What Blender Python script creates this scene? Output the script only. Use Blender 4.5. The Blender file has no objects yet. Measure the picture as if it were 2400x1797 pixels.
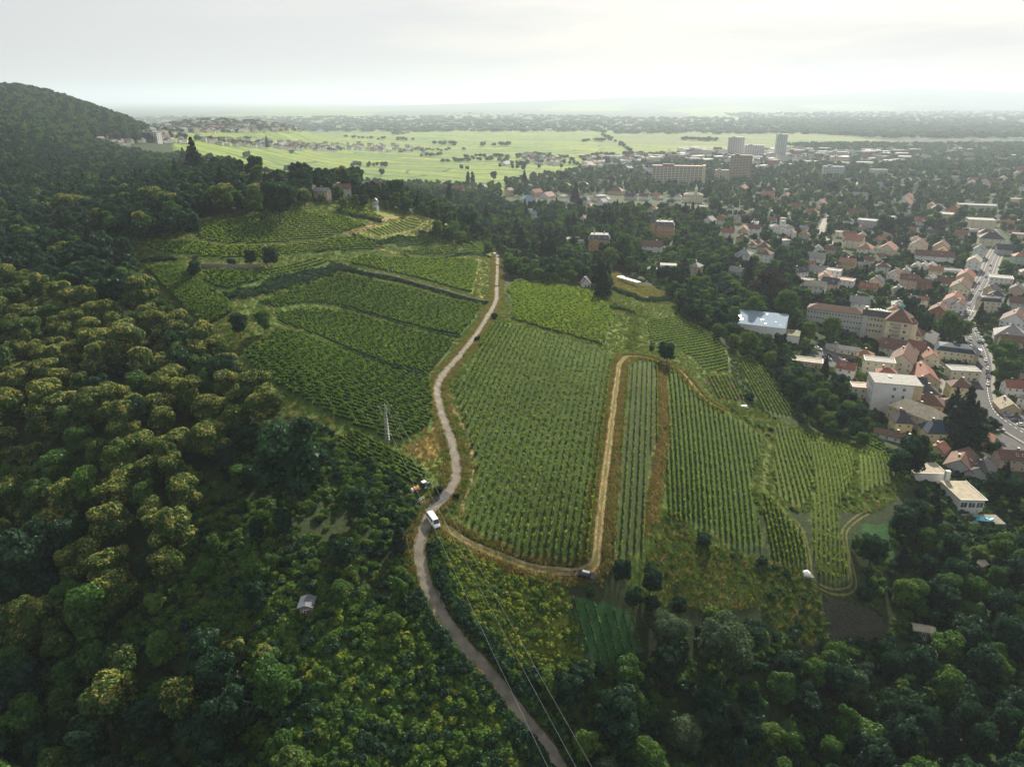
import bpy, bmesh, math, random
import numpy as np
random.seed(7); rng = np.random.default_rng(11)
C = bpy.context.scene.collection
SC = bpy.context.scene
# ------------------------------------------------------------------ camera, light, exposure
CAMZ = 150.0; PITCH = math.radians(21.76); FPX = 1667.0; CX, CY = 1200.0, 898.5
cam_d = bpy.data.cameras.new('camera'); cam_d.lens = 25.0; cam_d.sensor_width = 36.0
cam_d.clip_start = 1.0; cam_d.clip_end = 80000.0
cam = bpy.data.objects.new('camera', cam_d); C.objects.link(cam)
cam.location = (0, 0, CAMZ); cam.rotation_euler = (math.pi/2 - PITCH, 0, 0)
SC.camera = cam
SUN_EL = math.radians(30); SUN_AZ = math.radians(18)      # azimuth clockwise from the view direction (+Y)
sun_d = bpy.data.lights.new('sun', 'SUN'); sun_d.energy = 5.0; sun_d.angle = math.radians(0.8); sun_d.color = (1.0, 0.91, 0.76)
sun = bpy.data.objects.new('sun', sun_d); C.objects.link(sun)
sun.rotation_euler = (math.pi/2 - SUN_EL, 0, math.pi - SUN_AZ)
w = bpy.data.worlds.new('World'); SC.world = w; w.use_nodes = True
nt = w.node_tree; N = nt.nodes; L = nt.links; bg = N['Background']
sky = N.new('ShaderNodeTexSky'); sky.sky_type = 'NISHITA'; sky.sun_disc = False
sky.sun_elevation = SUN_EL; sky.sun_rotation = SUN_AZ; sky.dust_density = 4.0; sky.air_density = 1.0; sky.altitude = 300
tc = N.new('ShaderNodeTexCoord'); mp = N.new('ShaderNodeMapping'); mp.inputs['Scale'].default_value = (1.2, 1.2, 9.0)
nz = N.new('ShaderNodeTexNoise'); nz.inputs['Scale'].default_value = 1.6; nz.inputs['Detail'].default_value = 6; nz.inputs['Roughness'].default_value = .55
rp = N.new('ShaderNodeValToRGB'); rp.color_ramp.elements[0].position = .30; rp.color_ramp.elements[0].color = (.80, .80, .80, 1)
rp.color_ramp.elements[1].position = .62; rp.color_ramp.elements[1].color = (.97, .97, .97, 1)
mx = N.new('ShaderNodeMix'); mx.data_type = 'RGBA'
nz2 = N.new('ShaderNodeMix'); nz2.data_type = 'RGBA'
nz2.inputs[6].default_value = (3.9, 4.1, 4.2, 1); nz2.inputs[7].default_value = (4.8, 4.85, 4.9, 1)
L.new(tc.outputs['Generated'], mp.inputs['Vector']); L.new(mp.outputs[0], nz.inputs['Vector'])
L.new(nz.outputs['Fac'], rp.inputs['Fac']); L.new(rp.outputs['Color'], mx.inputs['Factor'])
sv = (math.sin(SUN_AZ)*math.cos(SUN_EL), math.cos(SUN_AZ)*math.cos(SUN_EL), math.sin(SUN_EL))
dp = N.new('ShaderNodeVectorMath'); dp.operation = 'DOT_PRODUCT'; dp.inputs[1].default_value = sv
mr = N.new('ShaderNodeMapRange'); mr.inputs['From Min'].default_value = .15; mr.inputs['From Max'].default_value = 1.0
L.new(tc.outputs['Generated'], dp.inputs[0]); L.new(dp.outputs['Value'], mr.inputs['Value'])
ad = N.new('ShaderNodeMath'); ad.operation = 'MULTIPLY_ADD'; ad.inputs[1].default_value = .5; ad.use_clamp = True
sb = N.new('ShaderNodeMath'); sb.operation = 'SUBTRACT'; sb.inputs[1].default_value = .25
L.new(nz.outputs['Fac'], sb.inputs[0]); L.new(sb.outputs[0], ad.inputs[0]); L.new(mr.outputs[0], ad.inputs[2])
L.new(ad.outputs[0], nz2.inputs['Factor'])
L.new(sky.outputs[0], mx.inputs[6]); L.new(nz2.outputs[2], mx.inputs[7]); L.new(mx.outputs[2], bg.inputs['Color'])
bg.inputs['Strength'].default_value = 0.078
SC.view_settings.view_transform = 'Standard'; SC.view_settings.look = 'None'; SC.view_settings.gamma = 1
SC.view_settings.exposure = 0.95; SC.view_settings.use_curve_mapping = False
SC.render.engine = 'CYCLES'; SC.cycles.use_denoising = True
SC.cycles.max_bounces = 5; SC.cycles.diffuse_bounces = 2; SC.cycles.glossy_bounces = 2; SC.cycles.transmission_bounces = 2
SC.cycles.volume_bounces = 1; SC.cycles.transparent_max_bounces = 6; SC.cycles.caustics_reflective = False; SC.cycles.caustics_refractive = False

# ------------------------------------------------------------------ projection and ground height
cp, sp = math.cos(PITCH), math.sin(PITCH)
ORG = {0: (0, 0, 1/.92167), 1: (0, 150, 1/2.76), 2: (800, 150, 1/2.76), 3: (1600, 150, 1/2.76), 4: (0, 600, 1/2.76), 5: (800, 600, 1/2.76),
       6: (1600, 600, 1/2.76), 7: (0, 1197, 1/2.76), 8: (800, 1197, 1/2.76), 9: (1600, 1197, 1/2.76),
       'a': (1120, 740, 1/6.506), 'b': (1060, 1100, 1/6.506), 'c': (1440, 820, 1/5.821), 'd': (1500, 1060, 1/4.424),
       'e': (300, 560, 1/4.424), 'f': (1780, 900, 1/4.871), 'S': (0, 0, 1)}
def S(k, pts):
    ox, oy, s = ORG[k]
    return [(ox + x*s, oy + y*s) for x, y in pts]
def ray(px, py):
    dx = (np.asarray(px, float) - CX)/FPX; dy = (CY - np.asarray(py, float))/FPX
    return dx, cp + dy*sp, -sp + dy*cp
def project(x, y, z):
    x = np.asarray(x, float); y = np.asarray(y, float); z = np.asarray(z, float) - CAMZ
    dep = y*cp - z*sp; up = y*sp + z*cp
    dep = np.where(dep > 1, dep, 1)
    return CX + FPX*x/dep, CY - FPX*up/dep, dep
# control points: (x, y in the 2212-wide view, ground height)
CTRL = [(932,1110,47),(985,980,50),(945,850,54),(1010,740,54),(1068,640,48),(1070,555,40),(1265,1240,37),(1180,1600,20),(1000,1390,35),(905,1180,45),
 (1280,1220,38),(1320,745,48),(1150,950,48),(1200,720,53),(1080,1150,43),(1600,1000,30),(1700,1230,22),(1850,1260,16),(1900,1000,15),(1950,1030,9),(1550,780,30),(1400,640,36),
 (1450,780,42),(1420,1100,36),(1650,850,22),(1840,1340,10),(2150,1550,2),(2150,1350,2),(1500,1500,14),(1300,1500,20),(1700,1600,5),(1750,900,12),(1800,960,10),
 (1900,900,3),(2100,900,0),(1850,720,10),(2100,650,3),(1640,700,20),(1700,560,15),(1400,530,26),(1290,520,32),(1430,490,25),(1150,560,34),(1200,430,18),(1000,420,22),
 (1700,450,8),(2000,520,3),(2150,450,0),(1500,420,8),(1300,400,8),(1600,390,3),(1900,390,2),(2150,350,4),(1300,330,3),(1800,300,0),(1300,590,36),(1250,600,38),
 (760,415,38),(700,680,60),(850,800,58),(700,850,62),(830,930,55),(550,750,66),(420,640,74),(330,500,86),(500,490,87),(650,470,86),(811,449,82),(950,490,66),(900,530,60),(700,560,70),
 (1040,540,44),(870,420,44),(1100,480,30),(980,455,42),(450,780,62),(300,600,76),(250,740,66),(0,1300,30),(0,1000,48),(0,700,68),(0,560,74),(0,450,80),(200,1000,52),(400,1050,50),(250,1300,36),(400,1250,42),
 (600,1100,50),(700,1300,43),(600,1500,36),(300,1600,26),(0,1600,18),(900,1500,32),(560,950,56),(750,1050,50),(820,1150,47),
 (0,198,168),(58,200,166),(122,217,150),(190,241,128),(252,268,105),(0,290,112),(200,300,92),(100,400,80),(300,400,78),(330,295,72),(400,300,60),(450,375,84),(560,380,74),(650,400,58),
 (600,350,30),(800,380,14),(700,310,12),(1000,360,5),(400,265,30),(600,270,10)]
SPECIAL_D = {(0,198):1500,(58,200):1520,(122,217):1560,(190,241):1640,(252,268):1750,(0,290):900,(200,300):1150,(330,295):1350,(400,300):1500,(400,265):2600,(600,270):2800}
def q_of(x, y):
    s = np.where(y > 60, y, 60 + np.abs(60 - y))
    return x/s, np.log(np.maximum(y, 60))
pts = []
for (dx_, dy_, z_) in CTRL:
    (sx, sy), = S(0, [(dx_, dy_)])
    a, b, c = ray(sx, sy)
    if (dx_, dy_) in SPECIAL_D:
        t = SPECIAL_D[(dx_, dy_)]; z_ = CAMZ + c*t
    else:
        t = (z_ - CAMZ)/c
    pts.append((a*t, b*t, z_))
# anchors outside the frame, behind the hill and on the far plain
for (x_, y_, z_) in [(-60,60,12),(0,60,10),(60,60,6),(-110,80,14),(110,80,2),(-1500,1800,200),(-2600,2200,230),(-900,900,170),(-500,380,110),(-700,500,140),(-330,200,70),(-250,150,45),
                     (-1350,2300,70),(-600,2600,12),(-3500,5000,180),(330,200,2),(500,350,0),(800,600,2),(1400,1000,8)]:
    pts.append((x_, y_, z_))
for y_ in (3200, 5000, 9000, 16000, 30000):
    for u_ in (-.6, -.3, 0, .3, .6, .95): pts.append((u_*y_, y_, 0.0))
for y_ in (700, 1500): pts.append((1.15*y_, y_, 5.0))
P = np.array(pts); KU = 2.2
def warp(x, y):
    u, v = q_of(x, y); return u*KU, v
def tps_fit(P):
    a, b = warp(P[:,0], P[:,1]); n = len(P)
    r2 = (a[:,None]-a[None])**2 + (b[:,None]-b[None])**2
    K = .5*r2*np.log(r2 + 1e-12) + np.eye(n)*2e-4
    M = np.zeros((n+3, n+3)); M[:n,:n] = K; M[:n,n] = 1; M[:n,n+1] = a; M[:n,n+2] = b; M[n:,:n] = M[:n,n:].T
    return a, b, np.linalg.solve(M, np.concatenate([P[:,2], [0,0,0]]))
TA, TB, TW = tps_fit(P)
U0, U1, NU = -1.7, 1.7, 300; V0, V1, NV = math.log(60), math.log(60000), 460
gu = np.linspace(U0, U1, NU); gv = np.linspace(V0, V1, NV)
GU, GV = np.meshgrid(gu*KU, gv)
HG = np.full(GU.shape, TW[-3]) + TW[-2]*GU + TW[-1]*GV
for i in range(len(TA)):
    r2 = (GU-TA[i])**2 + (GV-TB[i])**2
    HG += TW[i]*.5*r2*np.log(r2 + 1e-12)
far = np.clip((np.exp(GV) - 2800)/2500, 0, 1); left = np.clip((-.45 - GU/KU)/.15, 0, 1)
HG = HG*(1-far*(1-left)); HG = np.maximum(HG, -2 + 0*HG)
# far ridge on the right-hand horizon
UU = GU/KU; YY = np.exp(GV)
rid = np.interp(UU, [-.2, .05, .2, .3, .42, .5, .6, .75, 1.0, 1.7], [0, 130, 215, 190, 255, 345, 320, 250, 260, 200])
HG += rid*np.exp(-((YY-15500)/2600)**2)
def Hh(x, y):
    x = np.asarray(x, float); y = np.asarray(y, float)
    u, v = q_of(x, y)
    fu = np.clip((u-U0)/(U1-U0)*(NU-1), 0, NU-1.001); fv = np.clip((v-V0)/(V1-V0)*(NV-1), 0, NV-1.001)
    i = fu.astype(int); j = fv.astype(int); a = fu-i; b = fv-j
    return (HG[j,i]*(1-a)+HG[j,i+1]*a)*(1-b) + (HG[j+1,i]*(1-a)+HG[j+1,i+1]*a)*b
TS = 60*np.exp(np.linspace(0, math.log(500), 1400))
def hit(px, py, lift=0.0):
    """ground point seen at photo pixel (px, py)"""
    px = np.atleast_1d(np.asarray(px, float)); py = np.atleast_1d(np.asarray(py, float))
    a, b, c = ray(px, py)
    X = a[:,None]*TS; Y = b[:,None]*TS; Z = CAMZ + c[:,None]*TS
    d = Z - Hh(X, Y) - lift
    k = np.argmax(d < 0, axis=1); k = np.where((d < 0).any(axis=1), k, len(TS)-1); k = np.maximum(k, 1)
    r = np.arange(len(px)); d0 = d[r,k-1]; d1 = d[r,k]; f = np.clip(d0/(d0-d1+1e-9), 0, 1)
    t = TS[k-1] + (TS[k]-TS[k-1])*f
    x = a*t; y = b*t
    return np.stack([x, y, Hh(x, y)], 1)
def G(k, x, y, lift=0.0):
    (sx, sy), = S(k, [(x, y)]); return hit(sx, sy, lift)[0]
def GP(k, pl): 
    s = np.array(S(k, pl)); return hit(s[:,0], s[:,1])
def visible(x, y, z):
    x = np.asarray(x); out = np.ones(len(x), bool)
    for f in np.linspace(.25, .97, 36):
        out &= (CAMZ + (z-CAMZ)*f) > Hh(x*f, np.asarray(y)*f) - 1.0
    return out
def inpoly(px, py, poly):
    px = np.asarray(px); py = np.asarray(py); r = np.zeros(px.shape, bool); n = len(poly)
    for i in range(n):
        x0, y0 = poly[i]; x1, y1 = poly[(i+1) % n]
        c = ((y0 > py) != (y1 > py))
        r ^= c & (px < (x1-x0)*(py-y0)/(y1-y0+1e-12) + x0)
    return r
def yaw_between(p, q): return math.atan2(q[1]-p[1], q[0]-p[0])

# ------------------------------------------------------------------ materials
MATS = {}
def mat(name, col, rough=.7, spec=.25, metal=0, var=.12, scale=.6, bump=0, emit=0):
    if name in MATS: return MATS[name]
    m = bpy.data.materials.new(name); m.use_nodes = True; t = m.node_tree; b = t.nodes['Principled BSDF']
    b.inputs['Roughness'].default_value = rough; b.inputs['Metallic'].default_value = metal; b.inputs['Specular IOR Level'].default_value = spec
    n = t.nodes.new('ShaderNodeTexNoise'); n.inputs['Scale'].default_value = scale; n.inputs['Detail'].default_value = 5
    g = t.nodes.new('ShaderNodeNewGeometry'); t.links.new(g.outputs['Position'], n.inputs['Vector'])
    x = t.nodes.new('ShaderNodeMix'); x.data_type = 'RGBA'
    x.inputs[6].default_value = [c*(1-var) for c in col]+[1]; x.inputs[7].default_value = [min(1, c*(1+var)) for c in col]+[1]
    r = t.nodes.new('ShaderNodeMapRange'); r.inputs['From Min'].default_value = .3; r.inputs['From Max'].default_value = .7
    t.links.new(n.outputs['Fac'], r.inputs['Value']); t.links.new(r.outputs[0], x.inputs['Factor']); t.links.new(x.outputs[2], b.inputs['Base Color'])
    if bump:
        u = t.nodes.new('ShaderNodeBump'); u.inputs['Strength'].default_value = bump; u.inputs['Distance'].default_value = .2
        n2 = t.nodes.new('ShaderNodeTexNoise'); n2.inputs['Scale'].default_value = scale*6; t.links.new(g.outputs['Position'], n2.inputs['Vector'])
        t.links.new(n2.outputs['Fac'], u.inputs['Height']); t.links.new(u.outputs[0], b.inputs['Normal'])
    MATS[name] = m; return m
def leafmat(name, col, col2, trans=.35, rnd=.6, scale=.25):
    m = bpy.data.materials.new(name); m.use_nodes = True; t = m.node_tree; t.nodes.clear(); Nn = t.nodes.new; K = t.links.new
    out = Nn('ShaderNodeOutputMaterial'); d = Nn('ShaderNodeBsdfDiffuse'); tr = Nn('ShaderNodeBsdfTranslucent'); ms = Nn('ShaderNodeMixShader')
    gl = Nn('ShaderNodeBsdfGlossy'); gl.inputs['Roughness'].default_value = .5; ms2 = Nn('ShaderNodeMixShader'); ms2.inputs[0].default_value = .012
    g = Nn('ShaderNodeNewGeometry'); n = Nn('ShaderNodeTexNoise'); n.inputs['Scale'].default_value = scale; n.inputs['Detail'].default_value = 4
    oi = Nn('ShaderNodeObjectInfo'); mx = Nn('ShaderNodeMix'); mx.data_type = 'RGBA'
    ma = Nn('ShaderNodeMath'); ma.operation = 'MULTIPLY_ADD'; ma.inputs[1].default_value = rnd
    r = Nn('ShaderNodeMapRange'); r.inputs['From Min'].default_value = .32+0*rnd; r.inputs['From Max'].default_value = .70+rnd
    K(oi.outputs['Random'], ma.inputs[0]); K(n.outputs['Fac'], ma.inputs[2]); K(ma.outputs[0], r.inputs['Value']); K(r.outputs[0], mx.inputs['Factor'])
    K(g.outputs['Position'], n.inputs['Vector'])
    wn = Nn('ShaderNodeTexWhiteNoise'); wn.noise_dimensions = '1D'; K(g.outputs['Random Per Island'], wn.inputs['W'])
    hv = Nn('ShaderNodeHueSaturation'); mv = Nn('ShaderNodeMapRange'); mv.inputs['To Min'].default_value = .65; mv.inputs['To Max'].default_value = 1.35
    K(wn.outputs['Value'], mv.inputs['Value']); K(mv.outputs[0], hv.inputs['Value'])
    mx.inputs[6].default_value = (*col, 1); mx.inputs[7].default_value = (*col2, 1)
    K(mx.outputs[2], hv.inputs['Color'])
    tv = Nn('ShaderNodeHueSaturation'); tv.inputs['Value'].default_value = 1.5; tv.inputs['Hue'].default_value = .485; K(hv.outputs[0], tv.inputs['Color'])
    K(hv.outputs[0], d.inputs['Color']); K(tv.outputs[0], tr.inputs['Color']); K(hv.outputs[0], gl.inputs['Color']) if False else None
    ms.inputs[0].default_value = trans; K(d.outputs[0], ms.inputs[1]); K(tr.outputs[0], ms.inputs[2])
    K(ms.outputs[0], ms2.inputs[1]); K(gl.outputs[0], ms2.inputs[2]); K(ms2.outputs[0], out.inputs['Surface'])
    MATS[name] = m; return m
leafmat('leaf_dark', (.010,.034,.019), (.022,.062,.024))
leafmat('leaf_mid', (.030,.088,.016), (.068,.140,.022))
leafmat('leaf_light', (.055,.120,.018), (.110,.175,.028))
leafmat('leaf_olive', (.030,.072,.017), (.070,.125,.025))
leafmat('leaf_blossom', (.16,.18,.038), (.31,.30,.075), trans=.4)
leafmat('goldweed', (.12,.19,.022), (.24,.28,.035), trans=.4, scale=.4)
leafmat('bramble', (.045,.115,.018), (.11,.18,.028), trans=.4, scale=.15)
leafmat('leaf_white', (.45,.45,.34), (.55,.55,.42), trans=.2)
leafmat('leaf_conifer', (.012,.026,.018), (.020,.040,.022), trans=.12)
leafmat('leaf_copper', (.030,.022,.020), (.045,.030,.024))
leafmat('leaf_silver', (.040,.075,.036), (.068,.105,.048))
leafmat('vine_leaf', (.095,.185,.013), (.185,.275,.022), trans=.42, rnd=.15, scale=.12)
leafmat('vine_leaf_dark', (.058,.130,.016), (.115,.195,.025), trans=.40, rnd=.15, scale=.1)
leafmat('grass_blade', (.060,.115,.020), (.13,.19,.032), trans=.35, scale=.08)
leafmat('dry_grass', (.22,.20,.06), (.34,.29,.10), trans=.3, scale=.15)
leafmat('vine_shade_core', (.018,.042,.009), (.026,.056,.011), trans=.05)  # darker copy of the leaf green, imitating shade inside the rows
leafmat('rust_weed', (.20,.14,.042), (.32,.23,.065), trans=.3, scale=.15)
mat('bark', (.06,.045,.032), .9, bump=.5, scale=3)
mat('bark_pale', (.16,.13,.10), .9, scale=3)

# ------------------------------------------------------------------ object helpers
def link(name, me, parent=None, mats=None, label=None, cat=None, group=None, kind=None, loc=None, rz=None):
    o = bpy.data.objects.new(name, me); C.objects.link(o)
    if mats and me is not None and not me.materials:
        for m in mats: me.materials.append(MATS[m] if isinstance(m, str) else m)
    if parent is not None: o.parent = parent
    tag(o, label, cat, group, kind)
    if loc is not None: o.location = loc
    if rz is not None: o.rotation_euler.z = rz
    return o
def tag(o, label=None, cat=None, group=None, kind=None):
    if label: o['label'] = label
    if cat: o['category'] = cat
    if group: o['group'] = group
    if kind: o['kind'] = kind
def quads_mesh(name, V, nq, mats, mi=None, tri=False, smooth=False):
    k = 3 if tri else 4
    me = bpy.data.meshes.new(name); V = np.asarray(V, np.float32).reshape(-1, 3)
    me.vertices.add(len(V)); me.vertices.foreach_set('co', V.ravel())
    me.loops.add(nq*k); me.loops.foreach_set('vertex_index', np.arange(nq*k, dtype=np.int32))
    me.polygons.add(nq); me.polygons.foreach_set('loop_start', np.arange(0, nq*k, k, dtype=np.int32))
    if mi is not None: me.polygons.foreach_set('material_index', np.asarray(mi, np.int32))
    for m in mats: me.materials.append(MATS[m])
    me.update(); me.validate(); return me
class MB:
    """collects simple solids into one mesh; every face carries a material name"""
    def __init__(s): s.v = []; s.f = []; s.m = []; s.names = []
    def mi(s, m):
        if m not in s.names: s.names.append(m)
        return s.names.index(m)
    def face(s, vs, m):
        b = len(s.v); s.v += [tuple(v) for v in vs]; s.f.append(tuple(range(b, b+len(vs)))); s.m.append(s.mi(m))
    def box(s, cx, cy, z0, z1, w, d, m, rz=0, top=None, tx=1, ty=1):
        c, n = math.cos(rz), math.sin(rz); b = len(s.v)
        for z, fx, fy in ((z0, 1, 1), (z1, tx, ty)):
            for a, e in ((-1,-1),(1,-1),(1,1),(-1,1)):
                x = a*w/2*fx; y = e*d/2*fy; s.v.append((cx+x*c-y*n, cy+x*n+y*c, z))
        for q in ((0,1,5,4),(1,2,6,5),(2,3,7,6),(3,0,4,7),(3,2,1,0)): s.f.append(tuple(b+i for i in q)); s.m.append(s.mi(m))
        s.f.append((b+4,b+5,b+6,b+7)); s.m.append(s.mi(top or m))
    def gable(s, w, d, z0, h, ov, m, wallm, t=.25):
        """ridge along x; roof slabs with overhang, and the gable walls below"""
        W = w/2+ov; D = d/2+ov; k = h/(d/2)
        ze = z0 - ov*k
        for sg in (-1, 1):
            top = [(-W, sg*D, ze), (W, sg*D, ze), (W, 0, z0+h), (-W, 0, z0+h)]
            up = [(a, b, c+t) for a, b, c in top]
            if sg > 0: top = top[::-1]; up = up[::-1]
            s.face(up, m); s.face(top[::-1], m)
            for i in range(4):
                j = (i+1) % 4; s.face([top[i], top[j], up[j], up[i]], m)
        for sg in (-1, 1):
            x = sg*w/2; f = [(x, -d/2, z0-.01), (x, d/2, z0-.01), (x, 0, z0+h-.02)]
            s.face(f if sg > 0 else f[::-1], wallm)
    def hip(s, w, d, z0, h, ov, m, t=.2, ridge=None):
        W = w/2+ov; D = d/2+ov; r = max(0, (w-d)/2) if ridge is None else ridge
        a = [(-W,-D,z0),(W,-D,z0),(W,D,z0),(-W,D,z0)]; b = [(x,y,z+t) for x,y,z in a]; e0 = (-r,0,z0+h); e1 = (r,0,z0+h)
        s.face(a[::-1], m)
        for i in range(4): s.face([a[i], a[(i+1)%4], b[(i+1)%4], b[i]], m)
        s.face([b[0], b[1], e1, e0], m); s.face([b[2], b[3], e0, e1], m)
        s.face([b[1], b[2], e1], m); s.face([b[3], b[0], e0], m)
    def cyl(s, cx, cy, z0, z1, r0, r1, m, n=10, cap=True):
        b = len(s.v)
        for z, r in ((z0, r0), (z1, r1)):
            for i in range(n): a = 2*math.pi*i/n; s.v.append((cx+r*math.cos(a), cy+r*math.sin(a), z))
        for i in range(n): j = (i+1) % n; s.f.append((b+i, b+j, b+n+j, b+n+i)); s.m.append(s.mi(m))
        if cap: s.f.append(tuple(b+n+i for i in range(n))); s.m.append(s.mi(m)); s.f.append(tuple(b+i for i in range(n))[::-1]); s.m.append(s.mi(m))
    def tube(s, p, q, r, m, n=5, r1=None):
        p = np.array(p, float); q = np.array(q, float); d = q-p; L_ = np.linalg.norm(d) or 1; d /= L_
        u = np.cross(d, (0,0,1)); u = u/np.linalg.norm(u) if np.linalg.norm(u) > 1e-3 else np.array((1.,0,0)); w_ = np.cross(d, u); b = len(s.v)
        for c, rr in ((p, r), (q, r if r1 is None else r1)):
            for i in range(n): a = 2*math.pi*i/n; s.v.append(tuple(c+rr*(math.cos(a)*u+math.sin(a)*w_)))
        for i in range(n): j = (i+1) % n; s.f.append((b+i, b+j, b+n+j, b+n+i)); s.m.append(s.mi(m))
        s.f.append(tuple(b+n+i for i in range(n))); s.m.append(s.mi(m)); s.f.append(tuple(b+n-1-i for i in range(n))); s.m.append(s.mi(m))
    def mesh(s, name):
        me = bpy.data.meshes.new(name); me.from_pydata(s.v, [], s.f)
        for n in s.names: me.materials.append(MATS[n])
        me.polygons.foreach_set('material_index', s.m); me.update(); return me
    def build(s, name, parent=None, **k): return link(name, s.mesh(name), parent, **k)
def leaves(P_, Nrm, size, jit=.6, asp=1.0):
    """one quad per point, facing roughly along Nrm"""
    n = len(P_); d = Nrm + rng.normal(0, jit, (n, 3)); d /= np.linalg.norm(d, axis=1, keepdims=True)+1e-9
    u = np.cross(d, rng.normal(0, 1, (n, 3))); u /= np.linalg.norm(u, axis=1, keepdims=True)+1e-9; v = np.cross(d, u)
    s = (size*rng.uniform(.6, 1.25, n))[:,None]*.5; sv_ = s*asp
    return np.stack([P_-u*s-v*sv_*.6, P_+u*s*.7-v*sv_, P_+u*s+v*sv_*.6, P_-u*s*.7+v*sv_], 1)
def icos(c, r, sub=1):
    bm = bmesh.new(); bmesh.ops.create_icosphere(bm, subdivisions=sub, radius=1)
    V = np.array([v.co[:] for v in bm.verts]); F = np.array([[v.index for v in f.verts] for f in bm.faces]); bm.free()
    T = V[F]*np.asarray(r) + np.asarray(c)
    return T   # n,3,3
def tris_as_quads(T): return np.concatenate([T, T[:, 2:3]], 1)
# ------------------------------------------------------------------ ground
def ground_material():
    m = bpy.data.materials.new('ground'); m.use_nodes = True; t = m.node_tree; b = t.nodes['Principled BSDF']; Nn = t.nodes.new; K = t.links.new
    b.inputs['Roughness'].default_value = .95; b.inputs['Specular IOR Level'].default_value = .1
    at = Nn('ShaderNodeAttribute'); at.attribute_name = 'col'; g = Nn('ShaderNodeNewGeometry')
    n1 = Nn('ShaderNodeTexNoise'); n1.inputs['Scale'].default_value = .9; n1.inputs['Detail'].default_value = 8; n1.inputs['Roughness'].default_value = .7
    n2 = Nn('ShaderNodeTexNoise'); n2.inputs['Scale'].default_value = .045; n2.inputs['Detail'].default_value = 5
    for n in (n1, n2): K(g.outputs['Position'], n.inputs['Vector'])
    a = Nn('ShaderNodeMapRange'); a.inputs['From Min'].default_value = .3; a.inputs['From Max'].default_value = .7; a.inputs['To Min'].default_value = .55; a.inputs['To Max'].default_value = 1.5
    c = Nn('ShaderNodeMapRange'); c.inputs['From Min'].default_value = .3; c.inputs['From Max'].default_value = .7; c.inputs['To Min'].default_value = .8; c.inputs['To Max'].default_value = 1.25
    K(n1.outputs['Fac'], a.inputs['Value']); K(n2.outputs['Fac'], c.inputs['Value'])
    mu = Nn('ShaderNodeMath'); mu.operation = 'MULTIPLY'; K(a.outputs[0], mu.inputs[0]); K(c.outputs[0], mu.inputs[1])
    # parcels of the plain: strips of field with darker tracks between, two sizes crossing
    mp = Nn('ShaderNodeMapping'); mp.inputs['Rotation'].default_value = (0, 0, .5); mp.inputs['Scale'].default_value = (.01, .01, .01)
    br = Nn('ShaderNodeTexBrick'); br.inputs['Scale'].default_value = 1.0; br.inputs['Brick Width'].default_value = 2.6; br.inputs['Row Height'].default_value = .7
    br.inputs['Mortar Size'].default_value = .055; br.inputs['Mortar Smooth'].default_value = .4; br.offset = .37; br.squash = 1.6; br.squash_frequency = 3
    br.inputs['Color1'].default_value = (.62,.78,.85,1); br.inputs['Color2'].default_value = (1.22,1.14,.9,1); br.inputs['Mortar'].default_value = (.25,.33,.4,1)
    wv = Nn('ShaderNodeTexNoise'); wv.inputs['Scale'].default_value = .0022; K(g.outputs['Position'], wv.inputs['Vector'])
    vm = Nn('ShaderNodeVectorMath'); vm.operation = 'MULTIPLY_ADD'; vm.inputs[1].default_value = (420, 420, 0)
    K(wv.outputs['Color'], vm.inputs[0]); K(g.outputs['Position'], vm.inputs[2]); K(vm.outputs[0], mp.inputs['Vector']); K(mp.outputs[0], br.inputs['Vector'])
    x = Nn('ShaderNodeMix'); x.data_type = 'RGBA'; x.inputs[6].default_value = (1,1,1,1); K(at.outputs['Alpha'], x.inputs[0]); K(br.outputs['Color'], x.inputs[7])
    y = Nn('ShaderNodeMix'); y.data_type = 'RGBA'; y.blend_type = 'MULTIPLY'; y.inputs[0].default_value = 1; K(at.outputs['Color'], y.inputs[6]); K(x.outputs[2], y.inputs[7])
    z = Nn('ShaderNodeVectorMath'); z.operation = 'SCALE'; K(y.outputs[2], z.inputs[0]); K(mu.outputs[0], z.inputs['Scale']); K(z.outputs[0], b.inputs['Base Color'])
    bp = Nn('ShaderNodeBump'); bp.inputs['Strength'].default_value = .8; bp.inputs['Distance'].default_value = .5; K(n1.outputs['Fac'], bp.inputs['Height']); K(bp.outputs[0], b.inputs['Normal'])
    MATS['ground'] = m
ground_material()
POLY = {}
def poly(name, *segs):
    o = []
    for k, pl in segs: o += S(k, pl)
    POLY[name] = o; return o
# vineyards and other parcels, read from the photograph
F1 = poly('F1', (5, [(990,432),(1130,445),(1740,612),(1762,700),(1748,900),(1705,1200),(1665,1500),(1640,1656)]), (8, [(1615,330),(1540,345),(1350,325),(1150,265),(930,165),(820,70)]),
          (5, [(800,1600),(885,1400),(860,1270),(790,1010),(745,900),(748,850),(870,640)]))
F2 = poly('F2', ('c', [(190,165),(310,110),(585,150),(590,1250),(505,1400),(500,1500)]), ('d', [(100,300),(40,860)]), (8, [(1950,280),(1750,290),(1775,100),(1790,0)]), (5, [(1810,1300),(1850,800)]))
ORNG = poly('ORNG', ('c', [(590,190),(650,190),(690,350),(740,900),(745,1200),(690,1513)]), ('d', [(240,150),(210,420),(170,700),(60,870),(110,300)]), ('c', [(590,1280)]))
F3 = poly('F3', ('c', [(690,200),(880,262),(1060,480),(1260,690),(1500,840),(1960,1130),(1990,1250),(1930,1513)]), ('d', [(1140,320),(1200,600),(1290,960),(1050,1010),(870,930),(780,800),(560,750),(300,700),(265,400),(265,0)]), ('c', [(750,1160),(715,500)]))
F4 = poly('F4', ('d', [(1270,400),(1450,580),(1680,830),(1720,980),(1740,1180),(1600,1180),(1380,1160),(1330,1000),(1290,700)]))
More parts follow.
